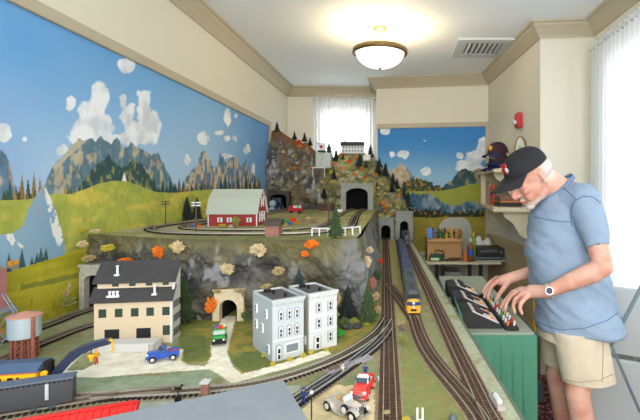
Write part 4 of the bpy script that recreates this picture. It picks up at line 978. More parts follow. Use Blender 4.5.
for (a, b) in zip(gam[2:], gam[3:]): mb.beam((W+0.001, a[0], a[1]), (W+0.001, b[0], b[1]), 0.006, 0.009)
mb.build('gable_trim', m_wh, t)
for x in (0.07, 0.125, 0.24): hwin(t, x, 0.025, 0.018, 0.022, False, surr=m_wh, wm=m_wh)
# brick hut on the cliff rim
g = G(264.5, 237.5, ZP); t = thing('brick_hut', 'small brick hut with dark overhanging roof on the cliff rim', 'model building', (-0.615, 1.93, ZP))
m_brk = mat('brick_pink', (150, 108, 92), 0.9, var=0.2, vscale=120); m_brd = mat('roof_brown', (78, 68, 58), 0.9)
MB().b2((0, 0, 0), (0.062, 0.055, 0.05)).build('wall', m_brk, t)
MB().prism([(-0.008, 0.048), (-0.002, 0.066), (0.055, 0.078), (0.064, 0.05)], -0.008, 0.070, 'x').build('roof', m_brd, t)
# white fence at the rim
t = thing('white_fence', 'low white rail fence along the cliff rim before the wide portal', 'fence', (-0.41, 1.95, ZP))
pts = [(0, 0.01), (0.035, 0.0), (0.075, -0.005), (0.11, 0.0), (0.15, 0.02), (0.18, 0.05), (0.21, 0.10)]
for x, y in pts: MB().b2((x-0.003, y-0.003, 0), (x+0.003, y+0.003, 0.038)).build('fence_post', m_wh, t)
mb = MB()
for a, b in zip(pts, pts[1:]): mb.beam((a[0], a[1], 0.036), (b[0], b[1], 0.036), 0.003, 0.006)
mb.build('fence_rail', m_wh, t)
# poles
m_pole = mat('pole_brown', (92, 72, 56), 0.8)
def pole(px, pyb, pyt, arms, m, label):
    g = G(px, pyb, ZP); h = (pyb-pyt)/F*g.y
    t = thing('telegraph_pole', label, 'telegraph pole', g)
    MB().cyl((0, 0, 0), (0, 0, h), 0.004, 0.003, 8).build('pole', m_pole, t)
    for z in arms: MB().b2((-0.022, -0.002, h*z-0.003), (0.022, 0.003, h*z+0.003)).build('crossarm', m, t)
pole(165.5, 227, 201, (0.97, 0.88), m_pole, 'brown telegraph pole near the painted wall end of the loop')
pole(196, 233, 201, (0.95, 0.86), m_wh, 'telegraph pole with white crossarms left of the barn')
pole(328.5, 228, 190, (), m_pole, 'bare thin pole in front of the wide mountain portal')
pole(298, 216, 198, (), m_wh, 'thin pale post behind the red truck on the upper level')
# red truck on the upper level
g = G(288.5, 213.5, ZP); t = thing('model_truck', 'red open model truck with white cargo beside the black tunnel mouth', 'model vehicle', g)
K = g.y/F
MB().b2((0, 0, 0.012), (13.5*K, 5*K, 5.5*K)).build('body', mat('truck_red', (190, 34, 44), 0.4), t, bevel=0.004); MB().b2((0, 0.002, 5.5*K), (4*K, 5*K-0.002, 7.5*K)).build('cab', MATS['truck_red'], t, bevel=0.004)
for x in (4.6, 8.6): MB().b2((x*K, 0.006, 5*K), ((x+3.3)*K, 0.04, 7.8*K)).build('crate', m_wh, t)
for x in (2.5, 11):
    for y in (0.0, 5*K): MB().cyl((x*K, y-0.003, 0.014), (x*K, y+0.003, 0.014), 0.014, n=12).build('wheel', m_black, t)
# engine parked in the dark mouth
def steam(label, loc, rz, s, m, m2):
    t = thing('model_steam_locomotive', label, 'model locomotive', loc, rz, sc=s)
    MB().cyl((0, 0.02, 0.05), (0, 0.21, 0.05), 0.024, n=20).build('boiler', m, t, smooth=False)
    MB().cyl((0, 0.012, 0.05), (0, 0.02, 0.05), 0.02, 0.025, n=20).build('smokebox_door', m2, t)
    MB().cyl((0, 0.045, 0.07), (0, 0.045, 0.092), 0.007, 0.009, n=12).build('chimney', m, t); MB().ball((0, 0.1, 0.074), (0.012, 0.014, 0.012)).build('steam_dome', m, t)
    MB().b2((-0.03, 0.2, 0.02), (0.03, 0.27, 0.088)).build('cab', m, t, bevel=0.004); MB().b2((-0.03, 0.28, 0.02), (0.03, 0.42, 0.075)).build('tender', m, t, bevel=0.004)
    MB().b2((-0.027, 0.005, 0.014), (0.027, 0.27, 0.026)).build('frame', m, t)
    MB().prism([(-0.026, 0.004), (0.026, 0.004), (0.01, 0.026), (-0.01, 0.026)], -0.012, 0.006, 'y').build('pilot', m2, t)
    for y in (0.06, 0.1, 0.14, 0.18, 0.31, 0.38):
        for x in (-0.022, 0.022): MB().cyl((x-0.003, y, 0.014), (x+0.003, y, 0.014), 0.0135, n=14).build('wheel', m2, t)
    return t
m_eng = mat('engine_black', (44, 50, 54), 0.4); m_eng2 = mat('engine_grey', (84, 96, 96), 0.5)
def T3at(d): q = np.array(T3); i = np.argsort(q[:, 1]); return float(np.interp(d, q[i, 1], q[i, 0]))
def T2at(d): q = np.array(T2); i = np.argsort(q[:, 1]); return float(np.interp(d, q[i, 1], q[i, 0]))
steam('dark steam engine coming out of the arched tunnel beside the passenger train', (T3at(4.2), 4.18, ZL+0.0105), 0.045, 1.25, m_eng, m_eng2)
steam('bluish black steam engine waiting in the rock tunnel behind the barn', (-1.27, 4.2, ZP+0.0125), 0.1, 1.3, mat('engine_blue', (40, 58, 84), 0.35), mat('engine_pale', (150, 168, 190), 0.4))
# mountain top buildings
d = 4.84; a = P(341, 155, d); K = d/F
t = thing('model_hotel', 'white hotel with dark roof on top of the model mountain', 'model building', (a.x, d-0.02, P(0, 153.5, d).z))
MB().b2((0.5*K, 0, 0), (22.5*K, 0.07, 8.2*K)).build('wall', m_wh, t)
MB().prism([(-0.008, 7.6*K), (0.008, 11.5*K), (0.06, 11.5*K), (0.078, 7.6*K)], -0.3*K, 23*K, 'x').build('roof', mat('hotel_roof', (56, 58, 64), 0.7), t)
for k in range(7):
    for z in (1.6, 5.2): MB().b2(((2+3*k)*K, -0.003, z*K), ((3.3+3*k)*K, 0.002, (z+1.8)*K)).build('window', mat('hotel_window', (120, 124, 112)), t)
mb = MB().b2((3*K, 0.02, 11*K), (5*K, 0.04, 12.6*K)).b2((14*K, 0.02, 11*K), (16*K, 0.04, 12.4*K)); mb.build('chimney', m_wh, t)
a = P(363.3, 160.5, 4.76); t = thing('mountain_shed', 'tiny plain white shed just below the mountain hotel', 'model building', (a.x, 4.74, a.z), 0)
MB().b2((0, 0, 0), (7*K, 0.05, 4.6*K)).build('wall', m_wh, t); MB().b2((-0.004, -0.004, 4.6*K), (7.3*K, 0.055, 5.6*K)).build('roof', mat('shed_roof', (206, 202, 190)), t)
a = P(316.5, 168, 4.78); t = thing('cable_car_station', 'pale grey cliff tower with small white cabin and red emblem on top', 'model building', (a.x, 4.72, a.z))
MB().b2((0, 0.01, 0), (6*K, 0.1, 15*K)).b2((6.5*K, 0, 0), (14.5*K, 0.1, 14.6*K)).build('tower', mat('tower_pale', (190, 196, 192), 0.8, var=0.08), t)
MB().b2((2*K, 0.01, 15.6*K), (9*K, 0.06, 23*K)).build('cabin', m_wh, t, bevel=0.003); MB().b2((2*K, 0.004, 15*K), (9.4*K, 0.065, 17*K)).build('cabin_base', m_black, t)
MB().cyl((5.5*K, 0.007, 20.5*K), (5.5*K, 0.012, 20.5*K), 1.7*K, n=12).build('emblem', mat('emblem_red', (190, 50, 44)), t)
MB().tube([(0.5*K, 0.03, 25.5*K), (1.5*K, 0.03, 23.6*K), (9.2*K, 0.03, 23.6*K), (10.2*K, 0.03, 25.5*K)], 0.004, 6).build('roof_horn', m_dark, t)
a = P(311, 167.5, 4.6); t = thing('model_shelter', 'small white flat ledge on posts below the pale cliff tower', 'model building', (a.x, 4.62, a.z-0.02))
MB().b2((0, 0, 0.016), (13*K, 0.06, 0.026)).build('deck', m_wh, t); 
for x in (1, 12): MB().b2((x*K, 0.005, -0.08), (x*K+0.006, 0.012, 0.016)).build('post', m_wh, t)
a = P(318, 211, 4.3); t = thing('model_cabin', 'low brown log cabin left of the wide mountain portal', 'model building', (a.x, 4.3, ZP))
MB().b2((0, 0, 0), (13*K, 0.08, 4.5*K)).build('wall', mat('cabin_brown', (98, 70, 54), 0.9, var=0.2), t); MB().prism([(-0.01, 4.2*K), (0.04, 7*K), (0.09, 4.2*K)], -0.01, 13.5*K, 'x').build('roof', m_brd, t)
a = G(337, 215, ZP); t = thing('model_crossing_hut', 'tiny red and white hut between the two portal tracks', 'model building', (a.x-0.02, a.y, ZP)); K = a.y/F
MB().b2((0, 0, 0), (7*K, 0.05, 3.2*K)).build('wall', m_brk, t); MB().prism([(-0.008, 3*K), (0.025, 5.4*K), (0.058, 3*K)], -0.008, 7.5*K, 'x').build('roof', m_wh, t)
# ================================================================ model vehicles
m_tyre = mat('tyre', (26, 26, 28), 0.8); m_hub = mat('hub_white', (222, 222, 216), 0.4); m_chr = mat('chrome', (200, 204, 208), 0.2, metal=0.9); m_glas = mat('car_glass', (60, 74, 84), 0.15)
def wheel(t, x, y, r, w=0.009, hub=m_hub, nm='wheel'):
    o = MB().cyl((x, y-w/2, r), (x, y+w/2, r), r, n=20).build(nm, m_tyre, t, bevel=0.0012)
    s = -1 if y < 0 else 1
    MB().cyl((x, y+s*w*0.35, r), (x, y+s*(w/2+0.0008), r), r*0.55, n=16).build('hubcap', hub, o)
def pickup(label, loc, rz, body, roof, bed, L=0.105, Wd=0.042, s=1.0):
    t = thing('model_pickup_truck', label, 'model car', loc, rz, sc=s)      # front is +x
    h = Wd/2
    def sec(x, w, z0, z1, r=0.006): return [Vector((x, y, z)) for y, z in ((-w, z0), (w, z0), (w, z1-r), (w-r, z1), (-w+r, z1), (-w, z1-r))]
    MB().loft([sec(L*0.5, h*0.62, 0.012, 0.026), sec(L*0.47, h*0.7, 0.010, 0.032), sec(L*0.3, h*0.74, 0.010, 0.035), sec(L*0.13, h*0.86, 0.010, 0.036), sec(L*0.12, h*0.86, 0.010, 0.034), sec(-L*0.12, h*0.86, 0.010, 0.034)]).build('body', body, t, smooth=False)
    MB().loft([[Vector((x, y, z)) for x, y, z in ((L*0.15, -h*.8, z0), (L*0.15, h*.8, z0), (-L*0.12, h*.8, z0), (-L*0.12, -h*.8, z0))] if q == 0 else [Vector((L*0.15-k, -h*.8+k2, z0)), Vector((L*0.15-k, h*.8-k2, z0)), Vector((-L*0.12+k2, h*.8-k2, z0)), Vector((-L*0.12+k2, -h*.8+k2, z0))] for q, z0, k, k2 in ((0, 0.033, 0, 0), (1, 0.047, 0.010, 0.003), (1, 0.051, 0.016, 0.007))]).build('cab', roof, t, bevel=0.002)
    MB().add([(L*0.149, -h*.68, 0.036), (L*0.149, h*.68, 0.036), (L*0.149-0.0078, h*.62, 0.0465), (L*0.149-0.0078, -h*.62, 0.0465)], [(0, 1, 2, 3)]).box((L*0.148-0.0030, 0, 0.041), (0.004, h*1.3, 0.009), ry=-0.62).build('windscreen', m_glas, t)
    for s_ in (-1, 1): MB().box((L*0.01, s_*h*.79, 0.041), (L*0.15, 0.002, 0.0085)).build('side_window', m_glas, t)
    mb = MB(); x0, x1 = -L*0.5, -L*0.13
    for s_ in (-1, 1): mb.b2((x0, s_*h*.86-0.0015, 0.014), (x1, s_*h*.86+0.0015, 0.032))
    mb.b2((x0, -h*.86, 0.014), (x0+0.003, h*.86, 0.032)).b2((x0, -h*.86, 0.012), (x1, h*.86, 0.016)); mb.build('bed', body, t)
    MB().b2((x0+0.004, -h*.8, 0.0165), (x1-0.002, h*.8, 0.026)).build('bed_liner', bed, t)
    for x in (L*0.3, -L*0.32):
        for s_ in (-1, 1):
            ring = [[Vector((x+0.0145*math.cos(a)*q, s_*(h*.70+dy), 0.0105+0.0135*math.sin(a)*q)) for q, dy in ((1.0, 0), (1.0, 0.0085), (0.85, 0.0085), (0.85, 0))] for a in np.linspace(-0.1, math.pi+0.1, 12)]
            MB().loft(ring).build('fender', body, t, smooth=False)
            wheel(t, x, s_*h*.86, 0.0105)
    mb = MB(); mb.b2((L*0.495, -h*.5, 0.014), (L*0.507, h*.5, 0.024)).b2((L*0.51, -h*.9, 0.009), (L*0.525, h*.9, 0.014)); mb.build('grille', m_chr, t, bevel=0.001)
    for s_ in (-1, 1): MB().ball((L*0.46, s_*h*.72, 0.026), 0.0045, n=10).build('headlight', m_hub, t, smooth=True)
    return t
m_blue = mat('pickup_blue', (40, 84, 176), 0.3, coat=0.5); m_redc = mat('pickup_red', (222, 50, 40), 0.35, coat=0.5)
pickup('blue model pickup truck with red load bed parked beside the factory', G(163, 360)+Vector((0, 0, 0.001)), math.radians(204), m_blue, m_blue, mat('bed_red', (214, 84, 48), 0.5), L=0.1, s=0.92)
pickup('red model pickup truck with white cab roof parked behind the silver convertible', G(363, 397)+Vector((-0.002, 0.015, 0.001)), math.radians(-98), m_redc, m_wh, m_wh, L=0.11, Wd=0.046, s=1.0)
# green truck
g = G(219.5, 342); t = thing('model_van', 'green model truck with colourful load on its roof coming down the tunnel road', 'model car', (g.x, g.y, ZL+0.001), math.radians(-70), sc=0.86)
m_grn = mat('van_green', (52, 158, 70), 0.35, coat=0.4)
MB().b2((-0.05, -0.025, 0.012), (0.05, 0.025, 0.036)).build('body', m_grn, t, bevel=0.004)
MB().loft([[Vector((a, y, z)) for a, y in ((-0.048, -0.024), (0.028-k, -0.024), (0.028-k, 0.024), (-0.048, 0.024))] for z, k in ((0.035, 0), (0.054, 0.008))]).build('cab', m_grn, t, bevel=0.003)
MB().box((0.0245, 0, 0.0445), (0.003, 0.040, 0.013), ry=-0.4).build('windscreen', mat('ws_pale', (150, 168, 160), 0.2), t)
for s_ in (-1, 1): MB().b2((-0.04, s_*0.0245-0.001, 0.039), (0.012, s_*0.0245+0.001, 0.05)).build('side_window', m_glas, t)
mb = MB().b2((0.05, -0.022, 0.016), (0.052, 0.022, 0.028)).b2((0.05, -0.026, 0.009), (0.056, 0.026, 0.015)); mb.build('bumper', m_black, t)
for s_ in (-1, 1): MB().cyl((0.052, s_*0.018, 0.024), (0.0535, s_*0.018, 0.024), 0.004, n=12).build('headlight', m_hub, t)
for x in (-0.03, 0.03):
    for s_ in (-1, 1): wheel(t, x, s_*0.023, 0.011)
for i, (nm, c, x, y, r) in enumerate((('bundle', 'blue_b', -0.02, -0.012, 0.009), ('bundle', 'orange_b', -0.012, 0.008, 0.009), ('bundle', 'white_b', -0.03, 0.012, 0.008), ('bundle', 'red_b', -0.004, -0.002, 0.006))):
    cc_ = {'blue_b': (50, 110, 200), 'orange_b': (236, 140, 40), 'white_b': (236, 236, 230), 'red_b': (214, 60, 50)}[c]
    o = MB().box((x, y, 0.058), (0.03, r*1.6, 0.012), rz=0.3*i).build(nm, mat(c, cc_, 0.5), t, bevel=0.003)
# silver convertible
g = G(347, 413); t = thing('model_convertible', 'silver vintage open model car with sweeping fenders and whitewall tyres', 'model car', (g.x-0.004, g.y+0.0, ZL+0.001), math.radians(-38))
m_sil = mat('silver_paint', (196, 190, 182), 0.3, metal=0.3, coat=0.5); m_tanl = mat('tan_leather', (206, 172, 112), 0.6)
L = 0.125; h = 0.02
def sec(x, w, z0, z1, r=0.004): return [Vector((x, y, z)) for y, z in ((-w, z0), (w, z0), (w, z1-r), (w-r, z1), (-w+r, z1), (-w, z1-r))]
MB().loft([sec(-0.056, 0.007, 0.014, 0.020), sec(-0.045, 0.012, 0.012, 0.030), sec(-0.03, 0.0155, 0.010, 0.034), sec(-0.022, 0.0155, 0.010, 0.034)]).build('tail', m_sil, t)
MB().loft([sec(0.006, 0.0155, 0.010, 0.034), sec(0.03, 0.012, 0.010, 0.034), sec(0.052, 0.009, 0.010, 0.032)]).build('bonnet', m_sil, t)
mb = MB()
for s_ in (-1, 1): mb.b2((-0.024, s_*0.0155-0.0012, 0.010), (0.008, s_*0.0155+0.0012, 0.033))
mb.b2((-0.024, -0.015, 0.010), (0.008, 0.015, 0.014)); mb.build('body_side', m_sil, t)
MB().b2((-0.022, -0.0135, 0.014), (-0.010, 0.0135, 0.024)).b2((-0.024, -0.0135, 0.02), (-0.018, 0.0135, 0.036)).build('seat', m_tanl, t, bevel=0.002)
MB().box((0.008, 0, 0.039), (0.0015, 0.03, 0.013), ry=-0.35).build('windscreen', mat('ws_clear', (190, 204, 210), 0.1), t)
MB().b2((0.052, -0.008, 0.010), (0.055, 0.008, 0.033)).build('radiator', m_chr, t, bevel=0.001)
for s_ in (-1, 1):
    pts = [(0.060, 0.020), (0.054, 0.027), (0.044, 0.030), (0.033, 0.027), (0.024, 0.016), (0.012, 0.009), (-0.012, 0.009), (-0.022, 0.014), (-0.028, 0.024), (-0.038, 0.029), (-0.049, 0.026), (-0.055, 0.014)]
    ring = [[Vector((x, s_*(0.013+dy), z+dz)) for dy, dz in ((0, 0), (0.012, -0.001), (0.012, -0.003), (0, -0.002))] for x, z in pts]
    MB().loft(ring).build('fender', m_sil, t)
    MB().ball((0.052, s_*0.011, 0.028), (0.0045, 0.0042, 0.0042), n=10).build('headlight', m_chr, t, smooth=True)
    for x in (0.043, -0.040): wheel(t, x, s_*0.021, 0.0125, 0.006)
o = MB().cyl((0.018, -0.0175, 0.021), (0.018, -0.0235, 0.021), 0.0115, n=20).build('spare_wheel', m_tyre, t, bevel=0.001); MB().cyl((0.018, -0.023, 0.021), (0.018, -0.0245, 0.021), 0.0075, n=16).build('hubcap', m_hub, o)
MB().b2((0.060, -0.022, 0.010), (0.063, 0.022, 0.014)).build('bumper', m_chr, t, bevel=0.001)
# figurines
m_fskin = mat('figurine_skin', (222, 170, 140), 0.6)
def figurine(label, loc, rz, top, legs, s=1.0, arm=0.3):
    t = thing('figurine', label, 'figurine', loc, rz, sc=s)
    mb = MB()
    for q in (-1, 1): mb.limb([(0.002*q, 0.003*q, 0.003), (0, 0.003*q, 0.012), (0, 0.003*q, 0.021)], [0.0022, 0.0025, 0.003], 8)
    mb.ball((0, 0, 0.022), (0.004, 0.0055, 0.004), n=8); mb.build('trousers', legs, t, smooth=True)
    mb = MB().tube([(0, 0, 0.020), (0, 0, 0.027), (0, 0, 0.034), (0, 0, 0.037)], [0.0045, 0.005, 0.006, 0.003], 10)
    for q in (-1, 1): mb.limb([(0, 0.006*q, 0.034), (0.002, 0.0085*q, 0.028), (0.006*arm*3, 0.008*q, 0.024)], [0.002, 0.0018, 0.0016], 8)
    mb.build('jacket', top, t, smooth=True)
    MB().limb([(0, 0, 0.036), (0, 0, 0.0415)], [0.0017, 0.0032], 10).build('head', m_fskin, t, smooth=True)
    MB().lathe([(0.0048, 0.0428), (0.0034, 0.0432), (0.0032, 0.0462), (0.001, 0.0468)], n=10).build('cap', top, t)
    return t
m_fb = mat('fig_blue', (44, 66, 132), 0.6); m_fo = mat('fig_yellow', (238, 176, 40), 0.6); m_fr = mat('fig_red', (214, 70, 50), 0.6); m_fw = mat('fig_white', (230, 230, 226), 0.6)
figurine('tiny man in blue overalls standing on the sand beside the lamp post', G(306, 405)+Vector((-0.006, 0, 0)), 1.0, m_fb, m_fb, 0.95)
figurine('tiny policeman in dark blue standing behind the red pickup truck', G(365.5, 377), 1.6, m_fb, m_fb, 0.85)
figurine('tiny worker in yellow jacket and red trousers standing in the factory yard', G(96.5, 364.5), 0.2, m_fo, m_fr, 1.05)
figurine('tiny figure in white lying near the plank platform beside the branch track', G(343, 374), 2.0, m_fw, m_tanl, 0.6)
# lamp post on the sand
g = G(311.5, 425); t = thing('model_lamp_post', 'thin dark lamp post with round white lamp on the sand lot', 'street lamp', (g.x, g.y, ZL))
MB().cyl((0, 0, 0), (0, 0, 0.072), 0.0016, n=8).build('pole', mat('lamp_green', (40, 62, 56), 0.5), t); MB().ball((0, 0, 0.075), 0.005, n=12).build('lamp_globe', m_wh, t, smooth=True)
# plank platform
a = G(350, 366); t = thing('plank_platform', 'narrow purplish-grey plank platform lying beside the branch track', 'model platform', (a.x, a.y, ZL), math.radians(47))
MB().b2((-0.085, -0.014, 0.001), (0.085, 0.014, 0.008)).build('deck', mat('plank_purple', (160, 152, 158), 0.8, var=0.15, vscale=80), t)
MB().b2((-0.075, -0.004, 0.008), (-0.045, 0.010, 0.016)).build('crate', mat('crate_brown', (120, 96, 80), 0.8), t)
# brick gate post and small switch stand
g = G(205.5, 402.5); t = thing('brick_post', 'square brown brick post with pale cap at the track edge', 'brick post', (g.x, g.y, ZL), 0.1)
MB().b2((-0.009, -0.009, 0), (0.009, 0.009, 0.05)).build('shaft', m_brk, t); MB().b2((-0.0115, -0.0115, 0.05), (0.0115, 0.0115, 0.056)).ball((0, 0, 0.0575), 0.004, n=8).build('cap_stone', m_facw, t, bevel=0.001)
g = G(178, 401.5); t = thing('switch_stand', 'small black switch stand straddling the long curved track', 'track signal', (g.x, g.y, ZL))
MB().b2((-0.006, -0.006, 0), (0.006, 0.006, 0.012)).build('switch_base', m_black, t); MB().cyl((0, 0, 0.012), (0, 0, 0.036), 0.0016, n=8).build('signal_stem', m_black, t); MB().b2((-0.009, -0.002, 0.03), (0.009, 0.002, 0.036)).build('signal_arm', m_black, t)
# white prongs, dome and switch motors
g = G(420, 425); t = thing('track_tool', 'pair of white plastic prongs standing up near the front edge', 'plastic prongs', (g.x, g.y, ZL))
for s_ in (-1, 1): MB().b2((s_*0.006-0.0022, -0.002, 0), (s_*0.006+0.0022, 0.002, 0.04)).build('prong', m_wh, t, bevel=0.001)
MB().b2((-0.008, -0.004, 0), (0.008, 0.004, 0.012)).build('bracket', m_wh, t)
g = G(453, 421); o = MB().ball((0, 0, 0), (0.011, 0.011, 0.016), n=20, z0=0).build('grey_dome', m_eng2, smooth=True, loc=(g.x, g.y, ZL+0.001)); tag(o, 'small shiny grey dome near the front edge between the two track curves', 'dome button')
def motor(px, py, rz, label):
    g = G(px, py); t = thing('switch_motor', label, 'switch motor', (g.x, g.y, ZL), rz)
    MB().b2((-0.011, -0.035, 0), (0.011, 0.035, 0.012)).build('housing', mat('motor_grey', (170, 164, 158), 0.6), t, bevel=0.002); MB().b2((-0.006, -0.024, 0.012), (0.006, 0.02, 0.024)).build('motor_cover', m_wh, t, bevel=0.003); MB().cyl((0, 0.026, 0.012), (0, 0.026, 0.018), 0.004, n=10).build('lever', m_black, t)
motor(497, 405, 0.12, 'white topped track switch motor at the layout edge by the green cloth')
motor(371, 396, 0.1, 'mossy grey switch motor lying beside the straight track near the pickup'); bpy.data.objects['switch_motor.001'].scale = (0.35, 0.45, 0.4)
bpy.data.objects['switch_motor.001'].location = tuple(G(378.5, 380))
# ================================================================ trains
m_nose = mat('loco_yellow', (236, 176, 44), 0.35, coat=0.4); m_ldark = mat('loco_dark', (54, 58, 64), 0.4, var=0.1); m_lroof = mat('loco_roof', (84, 92, 98), 0.4, var=0.12, vscale=60); m_navy = mat('coach_navy', (60, 74, 108), 0.45, var=0.08); m_navs = mat('coach_side', (46, 58, 90), 0.45); m_lblue = mat('loco_blue', (40, 62, 110), 0.35)
def hood(x, w, z0, z1, n=12):       # cross section with a rounded roof, in the y-z plane
    r = min(w, 0.022); p = [(-w, z0), (w, z0)]+[(w-r+r*math.cos(a), z1-r+r*math.sin(a)) for a in np.linspace(0, math.pi/2, 5)]+[(-w+r-r*math.sin(a), z1-r+r*math.cos(a)) for a in np.linspace(0, math.pi/2, 5)]
    return [Vector((x, y, z)) for y, z in p]
def bogies(t, L):
    for x in (L*0.2, L*0.8):
        mb = MB().b2((x-0.035, -0.024, 0.006), (x+0.035, 0.024, 0.022)); b = mb.build('bogie', m_black, t)
        for dx in (-0.02, 0.02):
            for s_ in (-1, 1): MB().cyl((x+dx, s_*0.016-0.002, 0.011), (x+dx, s_*0.016+0.002, 0.011), 0.0108, n=14).build('wheel', m_eng2, b)
def coach(label, d0, L, Rf, Sd, nm='passenger_coach', grp=None, nose=False):
    x0, x1 = T2at(d0), T2at(d0+L); rz = math.atan2(L, x1-x0)
    t = thing(nm, label, 'model train', (x0, d0, ZL+0.0105), rz, grp)
    w = 0.033; z1 = 0.086
    xs = 0.05 if nose else 0.004
    if nose:
        MB().loft([hood(0.004, 0.020, 0.012, 0.034), hood(0.0, 0.024, 0.014, 0.040), hood(0.004, 0.029, 0.012, 0.052), hood(0.016, 0.032, 0.012, 0.060), hood(0.022, w, 0.012, 0.058)]).build('nose', m_nose, t, smooth=False)
        MB().loft([hood(0.018, 0.0325, 0.05, 0.063), hood(0.028, w, 0.05, z1-0.004), hood(0.05, w, 0.05, z1)]).build('cab_roof', m_lroof, t)
        MB().loft([hood(0.02, w-0.0006, 0.012, 0.055), hood(0.05, w-0.0006, 0.012, 0.055)]).build('cab_side', m_lblue, t)
        MB().add([(0.0175, -0.0285, 0.063), (0.0175, 0.0285, 0.063), (0.026, 0.027, 0.079), (0.026, -0.027, 0.079)], [(0, 1, 2, 3)]).build('windscreen', m_dark, t)
        for s_ in (-1, 1): MB().box((0.02, s_*0.0145, 0.0705), (0.004, 0.022, 0.012), ry=0.45).build('front_window', m_dark, t, bevel=0.002)
        MB().b2((-0.004, -0.0305, 0.036), (0.014, 0.0305, 0.051)).build('blue_band', m_lblue, t, bevel=0.004)
        MB().cyl((-0.005, 0, 0.046), (0.004, 0, 0.048), 0.0055, n=16).build('headlight', m_hub, t); MB().cyl((-0.0045, 0, 0.030), (0.0, 0, 0.030), 0.006, 0.006, n=4).build('nose_emblem', mat('emblem_pale', (220, 224, 232)), t)
        MB().b2((-0.008, -0.027, 0.006), (0.003, 0.027, 0.014)).build('pilot', m_nose, t, bevel=0.002); MB().b2((-0.0085, -0.012, 0.014), (0.002, 0.012, 0.021)).build('coupler', m_black, t)
    MB().loft([hood(xs, w, 0.014, z1-0.012), hood(L-0.004, w, 0.014, z1-0.012)]).build('body', Sd, t)
    q = [hood(xs, w+0.001, 0.062, z1), hood(L-0.004, w+0.001, 0.062, z1)]
    MB().loft(q).build('roof', Rf, t)
    if nm == 'diesel_locomotive':
        for k in range(3): MB().cyl((L*(0.35+0.2*k), 0, z1-0.002), (L*(0.35+0.2*k), 0, z1+0.003), 0.015, n=18).build('roof_fan', m_ldark, t)
        for s_ in (-1, 1): MB().b2((L*0.25, s_*0.0335-0.001, 0.05), (L*0.92, s_*0.0335+0.001, 0.06)).build('side_grille', m_chr, t)
        for s_ in (-1, 1): MB().b2((xs, s_*0.0335-0.001, 0.016), (L-0.01, s_*0.0335+0.001, 0.022)).build('side_stripe', m_nose, t)
    else:
        for k in range(8):
            for s_ in (-1, 1): MB().b2((L*(0.08+0.11*k), s_*0.0335-0.0012, 0.044), (L*(0.08+0.11*k)+L*0.06, s_*0.0335+0.0012, 0.058)).build('window', m_glas, t)
    MB().b2((L-0.006, -0.012, 0.016), (L+0.006, 0.012, 0.07)).build('gangway', m_black, t)
    bogies(t, L)
    return t
coach('lead diesel engine with yellow nose and grey roof heading the blue train', 1.835, 0.28, m_lroof, m_ldark, 'diesel_locomotive', nose=True)
coach('second engine unit with grey roof right behind the yellow nosed engine', 2.13, 0.29, mat('loco_roof2', (80, 90, 96), 0.4, var=0.12, vscale=60), m_ldark, 'diesel_locomotive')
coach('navy blue roofed passenger coach coupled right behind the second engine', 2.435, 0.42, m_navy, m_navs)
coach('navy blue roofed passenger coach in the middle of the train', 2.87, 0.42, m_navy, m_navs)
coach('last navy blue coach nearest the tunnel portals', 3.305, 0.62, m_navy, m_navs)
# crane train in the front left corner
m_cry = mat('crane_yellow', (240, 186, 36), 0.4); m_crn = mat('crane_navy', (36, 46, 72), 0.4); m_cror = mat('crane_orange', (232, 120, 40), 0.4); m_crr = mat('crane_roof', (74, 92, 118), 0.5)
def track_front(label, pts): return track(label, pts, tie=m_tie2, bed=True)
track_front('front left siding track under the dark grey wagon', [(-0.60, 1.155), (-0.72, 1.132), (-0.82, 1.09), (-0.95, 1.032), (-1.30, 0.875)])
rzc = math.atan2(-0.14-0.0, -0.27)
t = thing('crane_car', 'yellow railway crane with navy roof and long navy boom', 'crane car', (-0.917, 1.112, ZL+0.012), math.radians(10))
MB().b2((-0.32, -0.026, 0.012), (0.0, 0.026, 0.024)).build('deck', m_black, t)
MB().b2((-0.30, -0.032, 0.024), (-0.008, 0.032, 0.072)).build('cab', m_cry, t, bevel=0.002)
MB().b2((-0.302, -0.033, 0.067), (-0.006, 0.033, 0.073)).build('orange_stripe', m_cror, t)
MB().prism([(-0.036, 0.071), (-0.036, 0.077), (-0.015, 0.090), (0.015, 0.090), (0.036, 0.077), (0.036, 0.071)], -0.305, -0.002, 'x').build('roof', m_crr, t)
for x, w_ in ((-0.07, 0.012), (-0.05, 0.005), (-0.09, 0.006), (-0.17, 0.02), (-0.23, 0.02)): MB().b2((x, -0.0335, 0.046), (x+w_, -0.031, 0.060)).build('window', m_black, t)
mb = MB()
for k in range(9): mb.b2((-0.152+0.006*k, -0.0332, 0.036), (-0.148+0.006*k, -0.0318, 0.040))
mb.build('lettering', m_black, t)
MB().b2((-0.02, -0.012, 0.03), (0.012, 0.012, 0.088)).build('boom_mount', m_black, t, bevel=0.003)
MB().cyl((0.002, -0.02, 0.06), (0.002, -0.014, 0.06), 0.008, n=16).build('gear_wheel', m_cry, t)
def MBX():
    m_ = MB(); m_.M = Matrix.Rotation(math.radians(20), 4, 'Z') @ Matrix.Translation((-0.28*0.187, 0, 0)); return m_
bp_ = [(0.0, 0.030), (0.03, 0.055), (0.065, 0.085), (0.10, 0.102), (0.14, 0.110), (0.185, 0.113)]; hw = [0.013, 0.013, 0.012, 0.009, 0.007, 0.005]
BX = Matrix.Rotation(math.radians(20), 4, 'Z') @ Matrix.Diagonal((0.72, 1, 1, 1))
for s_ in (-1, 1):
    mb = MB(); mb.M = BX
    mb.loft([[Vector((x+0.3*h_, s_*0.009-0.002, z-h_)), Vector((x+0.3*h_, s_*0.009+0.002, z-h_)), Vector((x-0.3*h_, s_*0.009+0.002, z+h_)), Vector((x-0.3*h_, s_*0.009-0.002, z+h_))] for (x, z), h_ in zip(bp_, hw)])
    mb.build('boom_side', m_crn, t)
mb = MB(); mb.M = BX
